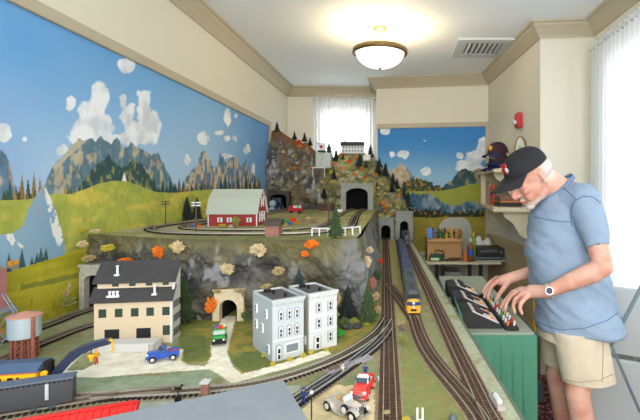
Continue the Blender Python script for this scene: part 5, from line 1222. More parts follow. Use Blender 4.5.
for (x, z) in bp_: mb.b2((x-0.006, -0.01, z-0.003), (x+0.006, 0.01, z+0.003))
mb.tube([(x, 0, z+0.006) for x, z in bp_], 0.006, 6); mb.build('boom_brace', m_crn, t)
MBX().cyl((0.187, -0.008, 0.113), (0.187, 0.008, 0.113), 0.007, n=16).build('pulley', m_cry, t)
MBX().tube([(0.192, 0, 0.110), (0.192, 0, 0.094), (0.197, 0, 0.088), (0.193, 0, 0.083), (0.188, 0, 0.087)], 0.0024, 8).build('hook', m_cry, t)
MBX().tube([(0.145, 0, 0.10), (0.145, 0, 0.086)], 0.0012, 6).build('hook_cable', m_black, t); MBX().lathe([(0.008, 0.086), (0.009, 0.082), (0.003, 0.066), (0.001, 0.064)], c=(0.145, 0, 0), n=12).build('lower_hook', m_cry, t)
bog = MB()
for x in (-0.26, -0.05):
    b = MB().b2((x-0.03, -0.024, -0.001), (x+0.03, 0.024, 0.012)).build('bogie', m_black, t)
    for dx in (-0.017, 0.017):
        for s_ in (-1, 1): MB().cyl((x+dx, s_*0.018-0.002, 0.006), (x+dx, s_*0.018+0.002, 0.006), 0.008, n=12).build('wheel', m_eng2, b)
# dark grey wagon
m_grw = mat('wagon_grey', (70, 71, 75), 0.6); m_grt = mat('wagon_top', (96, 108, 124), 0.6)
t = thing('grey_wagon', 'dark grey box wagon with silver side ladder in the front left corner', 'model train', (-0.8175, 1.067, ZL+0.0105), math.atan2(-0.057, -0.127))
MB().b2((0, -0.036, 0.004), (0.40, 0.0, 0.062)).build('body', m_grw, t, bevel=0.0015); MB().b2((-0.002, -0.038, 0.062), (0.402, 0.002, 0.066)).build('top', m_grt, t, bevel=0.001)
mb = MB()
for k in range(40): mb.b2((0.004+0.01*k, 0.0, 0.0575), (0.008+0.01*k, 0.002, 0.061))
mb.build('rivet_strip', m_black, t)
MB().b2((0.047, 0.0, 0.02), (0.054, 0.004, 0.058)).build('ladder', mat('ladder_pale', (186, 196, 200), 0.5), t)
for x in (0.06, 0.34):
    b = MB().b2((x-0.03, -0.034, -0.004), (x+0.03, -0.012, 0.005)).build('bogie', m_black, t)
    for dx in (-0.017, 0.017):
        for y in (-0.032, -0.006): MB().cyl((x+dx, y-0.002, 0.002), (x+dx, y+0.002, 0.002), 0.009, n=12).build('wheel', m_eng2, b)
# red wagon
m_rw = mat('wagon_red', (222, 48, 44), 0.45)
t = thing('red_wagon', 'bright red ribbed-roof wagon at the front left edge', 'model train', (-0.578, 0.935, ZL+0.002), math.atan2(-0.066, -0.157))
MB().b2((0, -0.026, 0.012), (0.42, 0.026, 0.062)).build('body', m_rw, t, bevel=0.002)
MB().prism([(-0.030, 0.060), (-0.030, 0.066), (-0.008, 0.076), (0.008, 0.076), (0.030, 0.066), (0.030, 0.060)], -0.004, 0.424, 'x').build('roof', m_rw, t, bevel=0.001)
for k in range(30):
    MB().prism([(-0.031, 0.0625), (-0.031, 0.068), (-0.008, 0.0785), (0.008, 0.0785), (0.031, 0.068), (0.031, 0.0625)], 0.004+0.014*k, 0.0065+0.014*k, 'x').build('roof_rib', m_rw, t)
MB().b2((0.0, -0.004, 0.077), (0.42, 0.004, 0.0805)).build('roof_walk', m_rw, t)
for x in (0.06, 0.36): MB().b2((x-0.03, -0.02, 0), (x+0.03, 0.02, 0.014)).build('bogie', m_black, t)
# large grey roof shed
m_shr = mat('shed_grey_roof', (138, 146, 154), 0.6, var=0.04, vscale=20); m_shw = mat('shed_wall', (120, 112, 104), 0.8)
t = thing('engine_shed', 'large flat grey-roofed shed in the front middle of the layout', 'model building', (-0.262, 0.945, ZL), math.radians(29))
MB().b2((-0.40, -0.42, 0.118), (0, 0, 0.124)).build('roof', m_shr, t, bevel=0.001); MB().b2((-0.385, -0.405, 0), (-0.015, -0.015, 0.118)).build('wall', m_shw, t)
# water tank
g = G(29, 358); t = thing('water_tank', 'round silver water tank with copper lid on rusty brown lattice legs', 'water tank', (g.x-0.014, g.y, ZL))
K = g.y/F; m_rust = mat('rust_brown', (146, 88, 70), 0.8, var=0.15, vscale=80); m_cop = mat('copper_lid', (196, 142, 124), 0.7); m_tank = mat('tank_silver', (176, 190, 196), 0.45, metal=0.3)
MB().lathe([(13.5*K, 22*K), (13.5*K, 42*K)], n=36).build('tank', m_tank, t, smooth=False); MB().lathe([(14.3*K, 42*K), (14.3*K, 43.2*K), (3*K, 46.5*K), (0.5*K, 47*K)], n=36).build('lid', m_cop, t)
for k in range(12):
    a = 2*math.pi*k/12; c, s = math.cos(a), math.sin(a)
    MB().beam((10.5*K*c, 10.5*K*s, 0), (10*K*c, 10*K*s, 22.5*K), 0.005, 0.005).build('leg', m_rust, t)
mb = MB()
for z in (3, 8, 13, 18):
    for k in range(12):
        a, b = 2*math.pi*k/12, 2*math.pi*(k+1)/12; mb.beam((10.4*K*math.cos(a), 10.4*K*math.sin(a), z*K), (10.4*K*math.cos(b), 10.4*K*math.sin(b), (z+4.5)*K), 0.0025, 0.0025)
mb.cyl((0, 0, 0), (0, 0, 22*K), 5*K, n=16); mb.build('cross_bracing', m_rust, t)
MB().cyl((12.5*K, -5*K, 0), (12.5*K, -5*K, 43*K), 0.006, n=10).build('pipe', m_rust, t); MB().beam((-13*K, -2*K, 26*K), (-30*K, -2*K, 30*K), 0.004, 0.004).build('spout', m_rust, t)
# coaling tower at the left edge
g = G(4, 352); t = thing('coaling_tower', 'pinkish loading tower on grey steel lattice at the far left edge', 'loading tower', (g.x-0.072, g.y+0.02, ZL)); K = g.y/F
m_stl = mat('steel_grey', (150, 158, 170), 0.5, metal=0.2); m_pk = mat('tower_pink', (164, 112, 108), 0.8)
MB().b2((-12*K, -6*K, 40*K), (8*K, 12*K, 81*K)).build('cabin', m_pk, t); MB().b2((-13*K, -7*K, 81*K), (9*K, 13*K, 83*K)).build('roof', m_conc, t)
for (x, y) in ((-11, -6), (14.5, -6), (-11, 12), (14.5, 12)): MB().beam((x*K, y*K, 0), (x*K, y*K, 42*K), 0.005, 0.005).build('leg', m_stl, t)
mb = MB()
for z0 in (2, 21):
    for y in (-6, 12): mb.beam((-11*K, y*K, z0*K), (14.5*K, y*K, (z0+18)*K), 0.003, 0.003).beam((14.5*K, y*K, z0*K), (-11*K, y*K, (z0+18)*K), 0.003, 0.003)
    mb.beam((14.5*K, -6*K, z0*K), (14.5*K, 12*K, (z0+18)*K), 0.003, 0.003)
mb.build('cross_bracing', m_stl, t)
MB().b2((-14*K, -8*K, 38*K), (18*K, 14*K, 40.5*K)).build('platform', m_stl, t)
mb = MB(); p0, p1 = Vector((14*K, 0, 56*K)), Vector((26*K, 0, 38*K)); mb.beam(p0, p1, 0.0025, 0.0025).beam(p0+Vector((0, 0.012, 0)), p1+Vector((0, 0.012, 0)), 0.0025, 0.0025)
for k in range(6): q = p0.lerp(p1, k/5.0); mb.beam(q, q+Vector((0, 0.012, 0)), 0.002, 0.002)
mb.build('stair', m_stl, t)
# ================================================================ room furniture on the right
m_cloth = mat('green_cloth', (70, 128, 104), 0.75, bump=0.05); m_ttop = mat('table_greygreen', (150, 158, 142), 0.7)
TX0, TX1, TY0, TY1, TZ = 0.262, 0.577, 1.865, 3.1, 0.85
t = thing('control_table', 'control table with grey-green top and green cloth hanging to the floor', 'table', (0, 0, 0))
MB().b2((TX0, TY0, TZ-0.02), (TX1, TY1, TZ)).build('tabletop', m_ttop, t, bevel=0.003)
for x in (TX0+0.05, TX1-0.05):
    for y in (TY0+0.1, TY1-0.05): MB().b2((x-0.015, y-0.015, 0), (x+0.015, y+0.015, TZ-0.02)).build('leg', m_eng2, t)
U, V = np.meshgrid(np.linspace(0, 1, 160), np.linspace(0, 1, 40))
X = TX0-0.005+(TX1-TX0+0.01)*U; off = (0.018*np.sin(U*34+1.5*np.sin(U*9))+0.02*(fbm(U*6, V*2, s=200)-0.5))*(1-V)**0.5*0.9
me = gridmesh('cloth', np.stack([X, TY0-0.012-np.abs(off)*0.6+off*0.4-0.015*(1-V), 0.02+(TZ-0.025)*V], -1), m_cloth); o = bpy.data.objects.new('green_cloth', me); COL.objects.link(o); o.parent = t
U, V = np.meshgrid(np.linspace(0, 1, 200), np.linspace(0, 1, 30)); off = 0.015*np.sin(U*60+2*np.sin(U*11))*(1-V)**0.5
me = gridmesh('cloth_side', np.stack([TX1+0.008+np.abs(off)*0.5, TY0-0.012+(TY1-TY0)*U, 0.02+(TZ-0.025)*V], -1), m_cloth); o = bpy.data.objects.new('green_cloth', me); COL.objects.link(o); o.parent = t
# train controllers: wedge shaped black transformers with pale sloping faces
m_ctl = mat('controller_black', (34, 33, 35), 0.45); m_face = mat('controller_face', (214, 206, 204), 0.5); m_but = [mat('button_orange', (240, 120, 40), 0.4), mat('button_yellow', (240, 210, 60), 0.4), mat('button_red', (206, 60, 70), 0.4), mat('button_green', (70, 160, 120), 0.4)]
def controller(label, x, y, s, rz):
    t = thing('train_controller', label, 'train controller', (x, y, TZ), rz, sc=s)   # long side along x, slopes down towards +x
    MB().prism([(-0.10, 0), (0.10, 0), (0.10, 0.015), (-0.055, 0.085), (-0.10, 0.075)], -0.095, 0.095, 'y').build('case', m_ctl, t, bevel=0.004)
    d = Vector((0.155, 0, -0.070)).normalized(); n = Vector((0.070, 0, 0.155)).normalized(); c = Vector((-0.055, 0, 0.085))
    ang = math.atan2(0.070, 0.155)
    def on(u, v, sx, sy, h, m, nm, cyl=False):
        p = c+d*u+Vector((0, v, 0))+n*(h/2)
        (MB().cyl(p-n*h/2, p+n*h/2, sx, n=14) if cyl else MB().box(p, (sx, sy, h), ry=ang)).build(nm, m, t)
    on(0.082, 0, 0.14, 0.17, 0.004, m_face, 'control_face')
    on(0.05, -0.045, 0.035, 0.06, 0.016, m_ctl, 'throttle_handle'); on(0.05, 0.045, 0.035, 0.06, 0.016, m_ctl, 'throttle_handle')
    on(0.085, 0, 0.05, 0.02, 0.012, m_ctl, 'handle')
    for i in range(5): on(0.118, -0.064+0.032*i, 0.007, 0, 0.010, m_but[i % 4], 'button', True)
    return t
controller('black train controller with pale sloping face nearest the green cloth edge', 0.356, 2.007, 0.93, 0.0)
controller('black train controller with pale sloping face, second from the cloth edge', 0.356, 2.257, 0.93, 0.0)
controller('black train controller with pale sloping face, furthest from the cloth edge', 0.356, 2.535, 0.93, 0.0)
t = thing('toggle_switch_bank', 'long row of small silver toggle switches on a dark strip', 'switch panel', (0.484, 1.887, TZ))
MB().b2((-0.03, 0, 0), (0.03, 0.62, 0.018)).build('panel_strip', m_ctl, t, bevel=0.003)
for i in range(14):
    for k, x in enumerate((-0.014, 0.014)):
        y = 0.025+i*0.043; MB().cyl((x, y, 0.018), (x+0.003, y-0.002, 0.038), 0.0045, 0.006, n=8).build('toggle', m_but[(i+k) % 4] if (i*2+k) % 3 == 0 else m_hub, t)
t = thing('label_strip', 'strip of small red marks on the table top beside the toggle switches', 'label strip', (0.534, 1.905, TZ))
MB().b2((-0.012, 0, 0), (0.03, 0.42, 0.0015)).build('strip', m_ttop, t)
for i in range(10): MB().b2((-0.008, 0.02+i*0.04, 0.0015), (0.008, 0.024+i*0.04, 0.0022)).build('red_mark', m_but[2], t)
def blob(nm, label, cat, px, py, d, s, m, sub=1, z=None):
    p = P(px, py, d); o = MB().ball((0, 0, s[2]), s, n=14).build(nm, m, smooth=True, loc=(p.x, p.y, z if z is not None else p.z)); return tag(o, label, cat)
# loose cable bits on the near side of the controllers
t = thing('cable', 'white paper and cable loop between layout edge and controllers', 'cable', (0.264, 2.42, TZ)); MB().tube([(0, 0, 0.01), (0.02, -0.05, 0.03), (0.0, -0.12, 0.035), (0.02, -0.2, 0.012)], 0.006, 8).build('cable_loop', m_wh, t, smooth=True)
t = thing('cable', 'orange cable coil lying at the rear end of the nearest controller', 'cable', (0.262, 2.15, TZ)); MB().tube([(0.0, 0.03, 0.012), (0.015, 0, 0.03), (0.0, -0.03, 0.03), (-0.005, -0.06, 0.012)], 0.008, 8).build('cable_loop', m_but[0], t, smooth=True)
t = thing('cable', 'red and black cable end at the cloth side corner of the table', 'cable', (0.262, 1.99, TZ)); MB().tube([(0.0, 0.03, 0.012), (0.01, 0, 0.025), (0.0, -0.03, 0.02), (-0.0, -0.05, 0.01)], 0.007, 8).build('cable_loop', m_but[2], t, smooth=True)
t = thing('green_hose', 'green cable hanging down at the corner between layout and green cloth', 'cable', (0, 0, 0))
MB().tube([(0.256, 2.1, 0.94), (0.258, 1.89, 0.92), (0.262, 1.80, 0.84), (0.285, 1.79, 0.74), (0.31, 1.80, 0.66), (0.31, 1.82, 0.5)], 0.006, 8).build('hose', mat('hose_green', (70, 130, 104), 0.5), t, smooth=True)
# back table ---------------------------------------------------------------
m_wt = mat('worktop_pale', (214, 204, 176), 0.6); BZ = 0.76
t = thing('back_table', 'pale narrow worktop on black metal legs below the far mural', 'table', (0.24, 4.24, 0))
MB().b2((0, 0, BZ-0.025), (0.74, 0.62, BZ)).build('tabletop', m_wt, t, bevel=0.003)
for x in (0.09, 0.15, 0.42, 0.53):
    MB().b2((x, 0.05, 0), (x+0.035, 0.085, BZ-0.025)).build('leg', m_black, t)
MB().b2((0.09, 0.055, 0.3), (0.56, 0.08, 0.33)).build('stretcher', m_black, t)
o = MB().b2((0, 0, 0), (0.19, 0.3, 0.24)).build('storage_bin', mat('bin_grey', (150, 158, 150), 0.6), loc=(0.45, 4.45, 0.0), bevel=0.01); o.location = (0.43, 4.42, 0.0); o.scale = (1, 1, 2.6); tag(o, 'tall pale grey storage bin under the back worktop', 'storage bin')
m_cb = mat('cardboard', (192, 150, 100), 0.85, var=0.06); d = 4.32; K = d/F
def cbox(label, px0, px1, py0, py1, d, dep, flaps=True):
    a, b = P(px0, py1, d), P(px1, py0, d); w_, h_ = b.x-a.x, b.z-a.z; t = thing('cardboard_box', label, 'cardboard box', (a.x, d, a.z)); T_ = 0.004
    MB().b2((0, 0, 0), (w_, dep, T_)).b2((0, 0, 0), (w_, T_, h_)).b2((0, dep-T_, 0), (w_, dep, h_)).b2((0, 0, 0), (T_, dep, h_)).b2((w_-T_, 0, 0), (w_, dep, h_)).build('box_side', m_cb, t)
    if flaps:
        MB().box((w_/2, -0.025, h_-0.01), (w_, 0.055, T_), rx=0.5).build('flap', m_cb, t); MB().box((w_/2, dep+0.005, h_+0.04), (w_, T_, 0.08), rx=-0.1).build('flap', m_cb, t); MB().box((w_+0.004, dep/2, h_+0.04), (T_, dep, 0.08), ry=0.1).build('flap', m_cb, t)
    return t, a
t, a = cbox('open cardboard box with flaps up filled with black and green track pieces', 427, 462, 239, 260.5, 4.34, 0.30)
boxz = a.z
o = MB().b2((0, 0, 0), (0.33, 0.29, 0.005)).build('junk_tray', m_cb, loc=(0.262, 4.345, P(0, 241, 4.34).z)); tag(o, 'cardboard inner sheet holding the track pieces in the open box', 'cardboard sheet')
rn = random.Random(5); zc = P(0, 240, 4.34).z
m_jk = [mat('junk_dark', (58, 62, 64), 0.5), mat('junk_green', (40, 110, 62), 0.5), mat('junk_yellow', (226, 200, 60), 0.5), mat('junk_grey', (140, 146, 148), 0.5)]
for i in range(16):
    k = (0, 0, 1, 3, 2, 0, 3, 1)[i % 8]; x = 0.29+0.27*rn.random(); y = 4.38+0.2*rn.random(); L_ = 0.06+0.06*rn.random()
    t = thing('track_piece', f"{('black', 'green', 'yellow', 'grey')[k]} plastic track piece sticking up out of the open cardboard box", 'track piece', (x, y, zc), rn.random()*3, 'track pieces in the cardboard box')
    MB().beam((0, 0, 0), (0.03*(rn.random()-0.5), 0.02, L_), 0.018, 0.012).build('track_bar', m_jk[k], t)
    MB().box((0.0, 0.01, L_*0.6), (0.05, 0.012, 0.008), ry=rn.random()).build('cross_bar', m_jk[k], t)
p = P(430, 238, 4.3); o = MB().b2((-0.022, 0, 0), (0.022, 0.03, 0.1)).build('blue_packet', mat('packet_blue', (60, 140, 220), 0.4), loc=(p.x, 4.305, p.z), bevel=0.004); tag(o, 'bright blue packet tucked in the corner of the cardboard box', 'packet')
t = thing('portable_radio', 'dark green portable case with pale label and handle before the box', 'portable case', (P(429.5, 0, 4.27).x, 4.262, BZ))
MB().b2((0, 0, 0), (0.15, 0.06, 0.072)).build('case', mat('case_green', (26, 74, 56), 0.4), t, bevel=0.012); MB().b2((0.012, -0.003, 0.012), (0.095, 0.001, 0.038)).build('label_plate', mat('label_pale', (206, 214, 170), 0.5), t)
MB().tube([(0.055, 0.03, 0.07), (0.06, 0.03, 0.11), (0.14, 0.03, 0.10), (0.15, 0.03, 0.06)], 0.005, 8).build('handle', m_black, t, smooth=True)
t = thing('tool_pile', 'brown coiled wire heap lying right of the green case', 'wire coil', (P(452, 0, 4.3).x, 4.31, BZ))
for k in range(3): MB().tube([(0.045*math.cos(a)+0.03*k-0.02, 0.03*math.sin(a), 0.008+0.008*k+0.003*math.sin(3*a)) for a in np.linspace(0, 6.1, 16)], 0.007, 8).build('wire_loop', mat('wire_brown', (92, 66, 50), 0.6), t, smooth=True)
def bottle(label, px, d, h, r, m, capm, band=None):
    t = thing('bottle', label, 'bottle', (P(px, 0, d).x, d, BZ))
    MB().lathe([(r*0.9, 0), (r, 0.006), (r, h*0.62), (r*0.75, h*0.72), (r*0.35, h*0.8), (r*0.35, h*0.84)], n=20).build('bottle_body', m, t, smooth=True)
    MB().lathe([(r*0.42, h*0.83), (r*0.42, h*0.93), (r*0.15, h)], n=16).build('bottle_cap', capm, t)
    if band: MB().lathe([(r*1.02, h*0.26), (r*1.02, h*0.52)], n=20, cap=False).build('label_band', band, t)
bottle('small orange glue bottle standing left of the big bottle', 465.5, 4.28, 0.14, 0.017, mat('glue_orange', (212, 122, 52), 0.4), m_but[0])
bottle('tall brown spray bottle with blue label on the back worktop', 470.5, 4.27, 0.235, 0.032, mat('bottle_brown', (130, 84, 56), 0.35), m_wh, mat('label_blue', (60, 90, 190), 0.4))
bottle('yellow-green bottle with pointed cap behind the brown spray bottle', 473.5, 4.36, 0.29, 0.026, mat('bottle_yellowgreen', (150, 170, 50), 0.4), mat('cap_yellow', (226, 220, 60), 0.4))
# plates / trays with black receiver
for k, (x0, y, z, w_, m) in enumerate(((474, 4.26, BZ, 0.30, 'tray_pale'), (472, 4.25, BZ+0.03, 0.33, 'tray_grey'))):
    o = MB().b2((0, 0, 0), (w_, 0.32, 0.012)).build('flat_tray', mat(m, (178, 190, 182) if k == 0 else (120, 132, 136), 0.4), loc=(P(x0+2, 0, y).x, y, z+0.002), bevel=0.004)
    tag(o, 'pale flat tray lying under the grey tray on the worktop' if k == 0 else 'grey flat tray directly beneath the black receiver', 'tray')
for x in (0.76, 0.98): o = MB().b2((0, 0, 0), (0.03, 0.2, 0.0155)).build('tray_spacer', m_black, loc=(x, 4.3, BZ+0.0145)); tag(o, 'black spacer block between the two flat trays, '+('bottle side' if x < 0.8 else 'wall side'), 'spacer')
t = thing('receiver', 'black audio receiver with silver buttons stacked on flat trays', 'receiver', (P(477, 0, 4.28).x, 4.27, BZ+0.045))
MB().b2((0, 0, 0.006), (0.27, 0.26, 0.085)).build('case', m_ctl, t, bevel=0.004)
for k in range(8): MB().b2((0.03+0.022*k, -0.003, 0.05), (0.042+0.022*k, 0.001, 0.06)).build('button', m_chr, t)
MB().b2((0.06, -0.002, 0.066), (0.2, 0.001, 0.076)).build('display', m_eng2, t); MB().cyl((0.235, -0.012, 0.045), (0.235, 0, 0.045), 0.014, n=16).build('knob', m_eng2, t)
for x in (0.02, 0.25): MB().cyl((x, 0.03, 0), (x, 0.03, 0.008), 0.01, n=10).build('rubber_foot', m_black, t)
bag = fused(MB().ball((0, 0, 0.045), (0.075, 0.05, 0.045), n=16).ball((0.05, 0, 0.06), (0.05, 0.04, 0.04)).ball((-0.04, 0.01, 0.07), (0.04, 0.04, 0.03)), 'plastic_bag', 0.008, mat('bag_white', (226, 230, 232), 0.4), smooth_it=1)
A = vcoords(bag.data); A += (fbm(A[:, 0]*22, A[:, 1]*22, A[:, 2]*22, s=5, o=2)-0.5)[:, None]*0.05; setcoords(bag.data, A); bag.location = (P(483, 0, 4.6).x, 4.64, BZ+0.005); bag.scale = (1.2, 1.2, 1.8); tag(bag, 'crumpled white plastic bag behind the black receiver', 'plastic bag')
# grey rounded panel leaning on the wall behind the box
mb = MB(); arc = [(0.0, 0), (0.0, 0.18)]+[(0.16-0.16*math.cos(a), 0.18+0.13*math.sin(a)) for a in np.linspace(0.2, math.pi/2, 8)]+[(0.28+0.12*math.sin(a), 0.18+0.13*math.cos(a)) for a in np.linspace(0.0, math.pi/2-0.1, 8)]+[(0.40, 0)]
mb.prism(arc, 0, 0.02, 'y'); o = mb.build('rounded_panel', mat('panel_grey', (172, 176, 168), 0.5), loc=(P(440, 0, 4.78).x-0.02, 4.80, BZ+0.005), bevel=0.004); o.rotation_euler = (-0.05, 0, 0); o.scale = (0.95, 1, 1.28); tag(o, 'grey round-cornered panel standing behind the cardboard box', 'panel')
# wall shelves -------------------------------------------------------------
m_sh = mat('shelf_beige', (206, 194, 160), 0.5)
def wx(y): return 0.99+(4.94-y)/(4.94-3.42)*0.11
t = thing('wall_shelf', 'upper beige wall shelf holding caps on the right wall', 'shelf', (0, 0, 0)); z = 1.655
MB().prism([(0.80, 3.75), (wx(3.75)-0.002, 3.75), (wx(4.6)-0.002, 4.6), (0.80, 4.6)], z-0.03, z, 'z').build('board', m_sh, t, bevel=0.006)
def bracket(par, y, z): MB().prism([(wx(y)-0.004, z), (0.84, z), (0.86, z-0.05), (0.93, z-0.10), (0.99, z-0.2), (wx(y)-0.004, z-0.26)], y-0.012, y+0.012, 'y').build('bracket', m_sh, par)
bracket(t, 3.95, z-0.03); bracket(t, 4.45, z-0.03)
t2 = thing('wall_shelf', 'lower beige wall shelf with red and dark books on the right wall', 'shelf', (0, 0, 0)); z2 = 1.325
MB().prism([(0.74, 3.5), (wx(3.5)-0.002, 3.5), (wx(4.5)-0.002, 4.5), (0.82, 4.5)], z2-0.035, z2, 'z').build('board', m_sh, t2, bevel=0.008)
bracket(t2, 3.62, z2-0.035); bracket(t2, 4.25, z2-0.035)
MB().b2((0.80, 4.35, z2), (0.845, 4.38, z-0.03)).build('upright', m_sh, t2)
o = MB().b2((0, 0, 0), (0.028, 0.14, 0.19)).build('book', mat('book_red', (210, 60, 40), 0.5), loc=(P(493, 0, 4.2).x-0.01, 4.16, z2+0.001), bevel=0.003); tag(o, 'red book standing upright at the end of the lower shelf', 'book')
for k, (c, h_, l) in enumerate((((30, 30, 34), 0.035, 'thick black book lying flat at the bottom of the small pile on the lower shelf'), ((214, 130, 60), 0.012, 'thin orange book lying in the small pile on the lower shelf'), ((120, 84, 60), 0.045, 'thick brown book lying on top of the small pile on the lower shelf'))):
    zz = z2+0.001+(0, 0.036, 0.049)[k]; o = MB().b2((0, 0, 0), (0.19, 0.26, h_-0.001)).build('book', mat('book%d' % k, c, 0.5), loc=(0.85, 3.72, zz), bevel=0.003); tag(o, l, 'book')
# caps on the shelf
def cap_obj(nm, label, loc, rot, s, m, mb_, emb, bl=1.0, ch=0.108):
    t = thing(nm, label, 'cap', loc, 0); t.rotation_euler = rot; t.scale = (s, s, s)      # front is +x
    prof = [(0.1*math.cos(a)**0.75 if a < 1.55 else 0.002, ch*math.sin(a)) for a in np.linspace(0, math.pi/2, 12)]
    mb = MB().lathe(prof, n=36, cap=False); mb.v = [Vector((p.x*1.06, p.y*0.86, p.z)) for p in mb.v]
    o = mb.build('crown', m, t, smooth=True); o.data.materials[0] = m
    MB().ball((0, 0, ch), (0.008, 0.008, 0.004), n=10).build('top_button', m, t)
    n = 16; vs = []; rowsn = 7
    for j in range(rowsn):
        for i in range(n+1):
            a = -1.15+2.3*i/n; k = j/(rowsn-1); ext = 0.078*math.cos(a*0.95)**0.6*k
            x = 0.104*math.cos(a)+ext*bl; y = 0.084*math.sin(a)*(1+0.05*k); z = 0.004-0.25*y*y/0.07*k*1.0-0.012*k
            vs.append((x, y, z))
    fs = [(j*(n+1)+i, j*(n+1)+i+1, (j+1)*(n+1)+i+1, (j+1)*(n+1)+i) for j in range(rowsn-1) for i in range(n)]
    o = MB().add(vs, fs).build('bill', mb_, t, smooth=True, nrm=False); q = o.modifiers.new('s', 'SOLIDIFY'); q.thickness = 0.004
    emb(t); return t
def emb_gold(t): MB().ball((0.094, 0, 0.052), (0.012, 0.020, 0.024), n=14).ball((0.094, 0.012, 0.066), (0.011, 0.008, 0.010)).build('gold_emblem', mat('emblem_gold', (232, 170, 40), 0.5), t)
def emb_pale(t): MB().b2((0.088, -0.03, 0.03), (0.100, 0.03, 0.07)).build('pale_patch', mat('patch_grey', (130, 110, 112), 0.6), t, bevel=0.006)
m_mar = mat('cap_maroon', (58, 30, 42), 0.8); m_nvb = mat('cap_navybill', (34, 42, 88), 0.8); m_wc = mat('cap_white', (226, 222, 212), 0.8)
cap_obj('baseball_cap', 'maroon cap with gold emblem, topmost on the upper wall shelf', (0.885, 3.97, z+0.150), (0.0, 0.1, math.radians(215)), 1.0, m_mar, m_nvb, emb_gold)
cap_obj('baseball_cap', 'dark maroon cap with greyish patch beneath the gold emblem cap', (0.89, 3.96, z+0.068), (0, 0.1, math.radians(225)), 0.98, mat('cap_dark', (54, 34, 40), 0.8), m_nvb, emb_pale)
cap_obj('baseball_cap', 'plain navy cap at the bottom of the stack on the upper wall shelf', (0.89, 3.98, z+0.018), (0, 0.05, math.radians(200)), 0.96, m_nvb, m_nvb, lambda t: None)
cap_obj('baseball_cap', 'white cap standing on edge against the wall behind the maroon caps', (0.94, 4.12, z+0.11), (0, math.radians(-80), math.radians(190)), 0.95, m_wc, m_wc, lambda t: MB().ball((0.092, 0, 0.05), (0.01, 0.014, 0.012), n=10).build('orange_emblem', BM['orange'], t))
# oval plaque on the shelf by the wall
t = thing('oval_plaque', 'gold rimmed oval plaque standing against the right wall above the cap shelf', 'plaque', (wx(3.75)-0.045, 3.76, z+0.003), math.radians(-55))
ring = [[Vector(((0.055+q)*math.cos(a), y, 0.14+(0.132+q)*math.sin(a))) for q, y in ((0, 0), (0, 0.012), (0.012, 0.012), (0.012, 0))] for a in np.linspace(0, 2*math.pi, 33)]
MB().loft(ring, cap=False).build('gold_rim', m_brass, t, smooth=False); MB().loft([[Vector((r*math.cos(a), y, 0.14+r*2.38*math.sin(a))) for a in np.linspace(0, 2*math.pi, 33)[:-1]] for y, r in ((0.004, 0.056), (0.010, 0.056))]).build('plate', mat('plate_pale', (206, 216, 212), 0.5), t)
MB().ball((0, 0.002, 0.135), (0.02, 0.006, 0.07), n=12).build('relief', mat('relief_tan', (190, 170, 130), 0.5), t); MB().b2((-0.03, 0, -0.003), (0.03, 0.02, 0.004)).build('plaque_foot', m_brass, t)
# fire alarm strobe
p = P(518.5, 122, 3.95); t = thing('fire_alarm', 'red fire alarm with clear strobe on the right wall', 'fire alarm', (wx(3.86)-0.001, 3.86, p.z), math.atan2(-0.11, 1.52)*-1*0)
MB().b2((-0.045, -0.055, -0.065), (0, 0.055, 0.065)).build('housing', mat('alarm_red', (196, 32, 44), 0.4), t, bevel=0.006)
MB().b2((-0.072, -0.03, -0.035), (-0.045, 0.03, -0.005)).build('strobe_lens', mat('strobe', (214, 220, 220), 0.2), t, bevel=0.006)
# folding chair with round grey back ---------------------------------------
m_chp = mat('chair_plastic', (186, 192, 192), 0.55); m_chm = mat('chair_steel', (120, 138, 144), 0.35, metal=0.5)
t = thing('folding_chair', 'grey plastic folding chair with slanted steel leg beside the curtain', 'chair', (1.205, 2.26, 0), math.radians(150))
arc = [(-0.22, 0), (0.22, 0)]+[(0.22-0.10+0.10*math.cos(a), 0.26+0.10*math.sin(a)) for a in np.linspace(0, math.pi/2, 6)]+[(-0.12-0.10*math.sin(a), 0.26+0.10*math.cos(a)) for a in np.linspace(0, math.pi/2, 6)]
arc = [(u, v*1.05) for u, v in arc]; o = MB().prism(arc, -0.014, 0.014, 'y').build('backrest', m_chp, t, bevel=0.008); o.location = (0, -0.10, 0.565); o.rotation_euler = (-0.12, 0, 0)
MB().box((0, -0.05, 0.36), (0.42, 0.03, 0.40), rx=-0.08).build('seat', m_chp, t, bevel=0.012)
for s_ in (-1, 1):
    MB().beam((s_*0.235, -0.20, 0.98), (s_*0.235, 0.05, 0.01), 0.028, 0.016).build('leg', m_chm, t, bevel=0.003)
    MB().beam((s_*0.215, 0.0, 0.56), (s_*0.215, -0.14, 0.01), 0.028, 0.016).build('leg', m_chm, t, bevel=0.003)
MB().beam((-0.23, 0.03, 0.10), (0.23, 0.03, 0.10), 0.016, 0.016).build('stretcher', m_chm, t); MB().beam((-0.21, -0.12, 0.08), (0.21, -0.12, 0.08), 0.016, 0.016).build('stretcher', m_chm, t)
Tm = (Matrix.Translation((1.205, 2.26, 0)) @ Matrix.Rotation(math.radians(150), 4, 'Z')).inverted()
q0, q1, q2 = [Tm @ v_ for v_ in (P(643, 284, 2.0), P(611, 345, 2.06), P(640, 412, 2.0))]
MB().beam(q0, q1, 0.03, 0.016).build('brace', m_chm, t, bevel=0.003); MB().beam(q1, q2, 0.016, 0.012).build('brace', m_chm, t, bevel=0.002)
# amber cane hanging behind the man
t = thing('yellow_broom', 'thin yellow broom stick leaning by the tan wall behind the man', 'broom', (0.93, 3.0, 0)); MB().cyl((0, 0, 0.12), (0.05, 0.2, 0.8), 0.011, n=10).build('broom_stick', mat('stick_yellow', (222, 170, 40), 0.5), t); MB().b2((-0.05, -0.03, 0), (0.05, 0.03, 0.13)).build('broom_head', m_eng2, t, bevel=0.006)
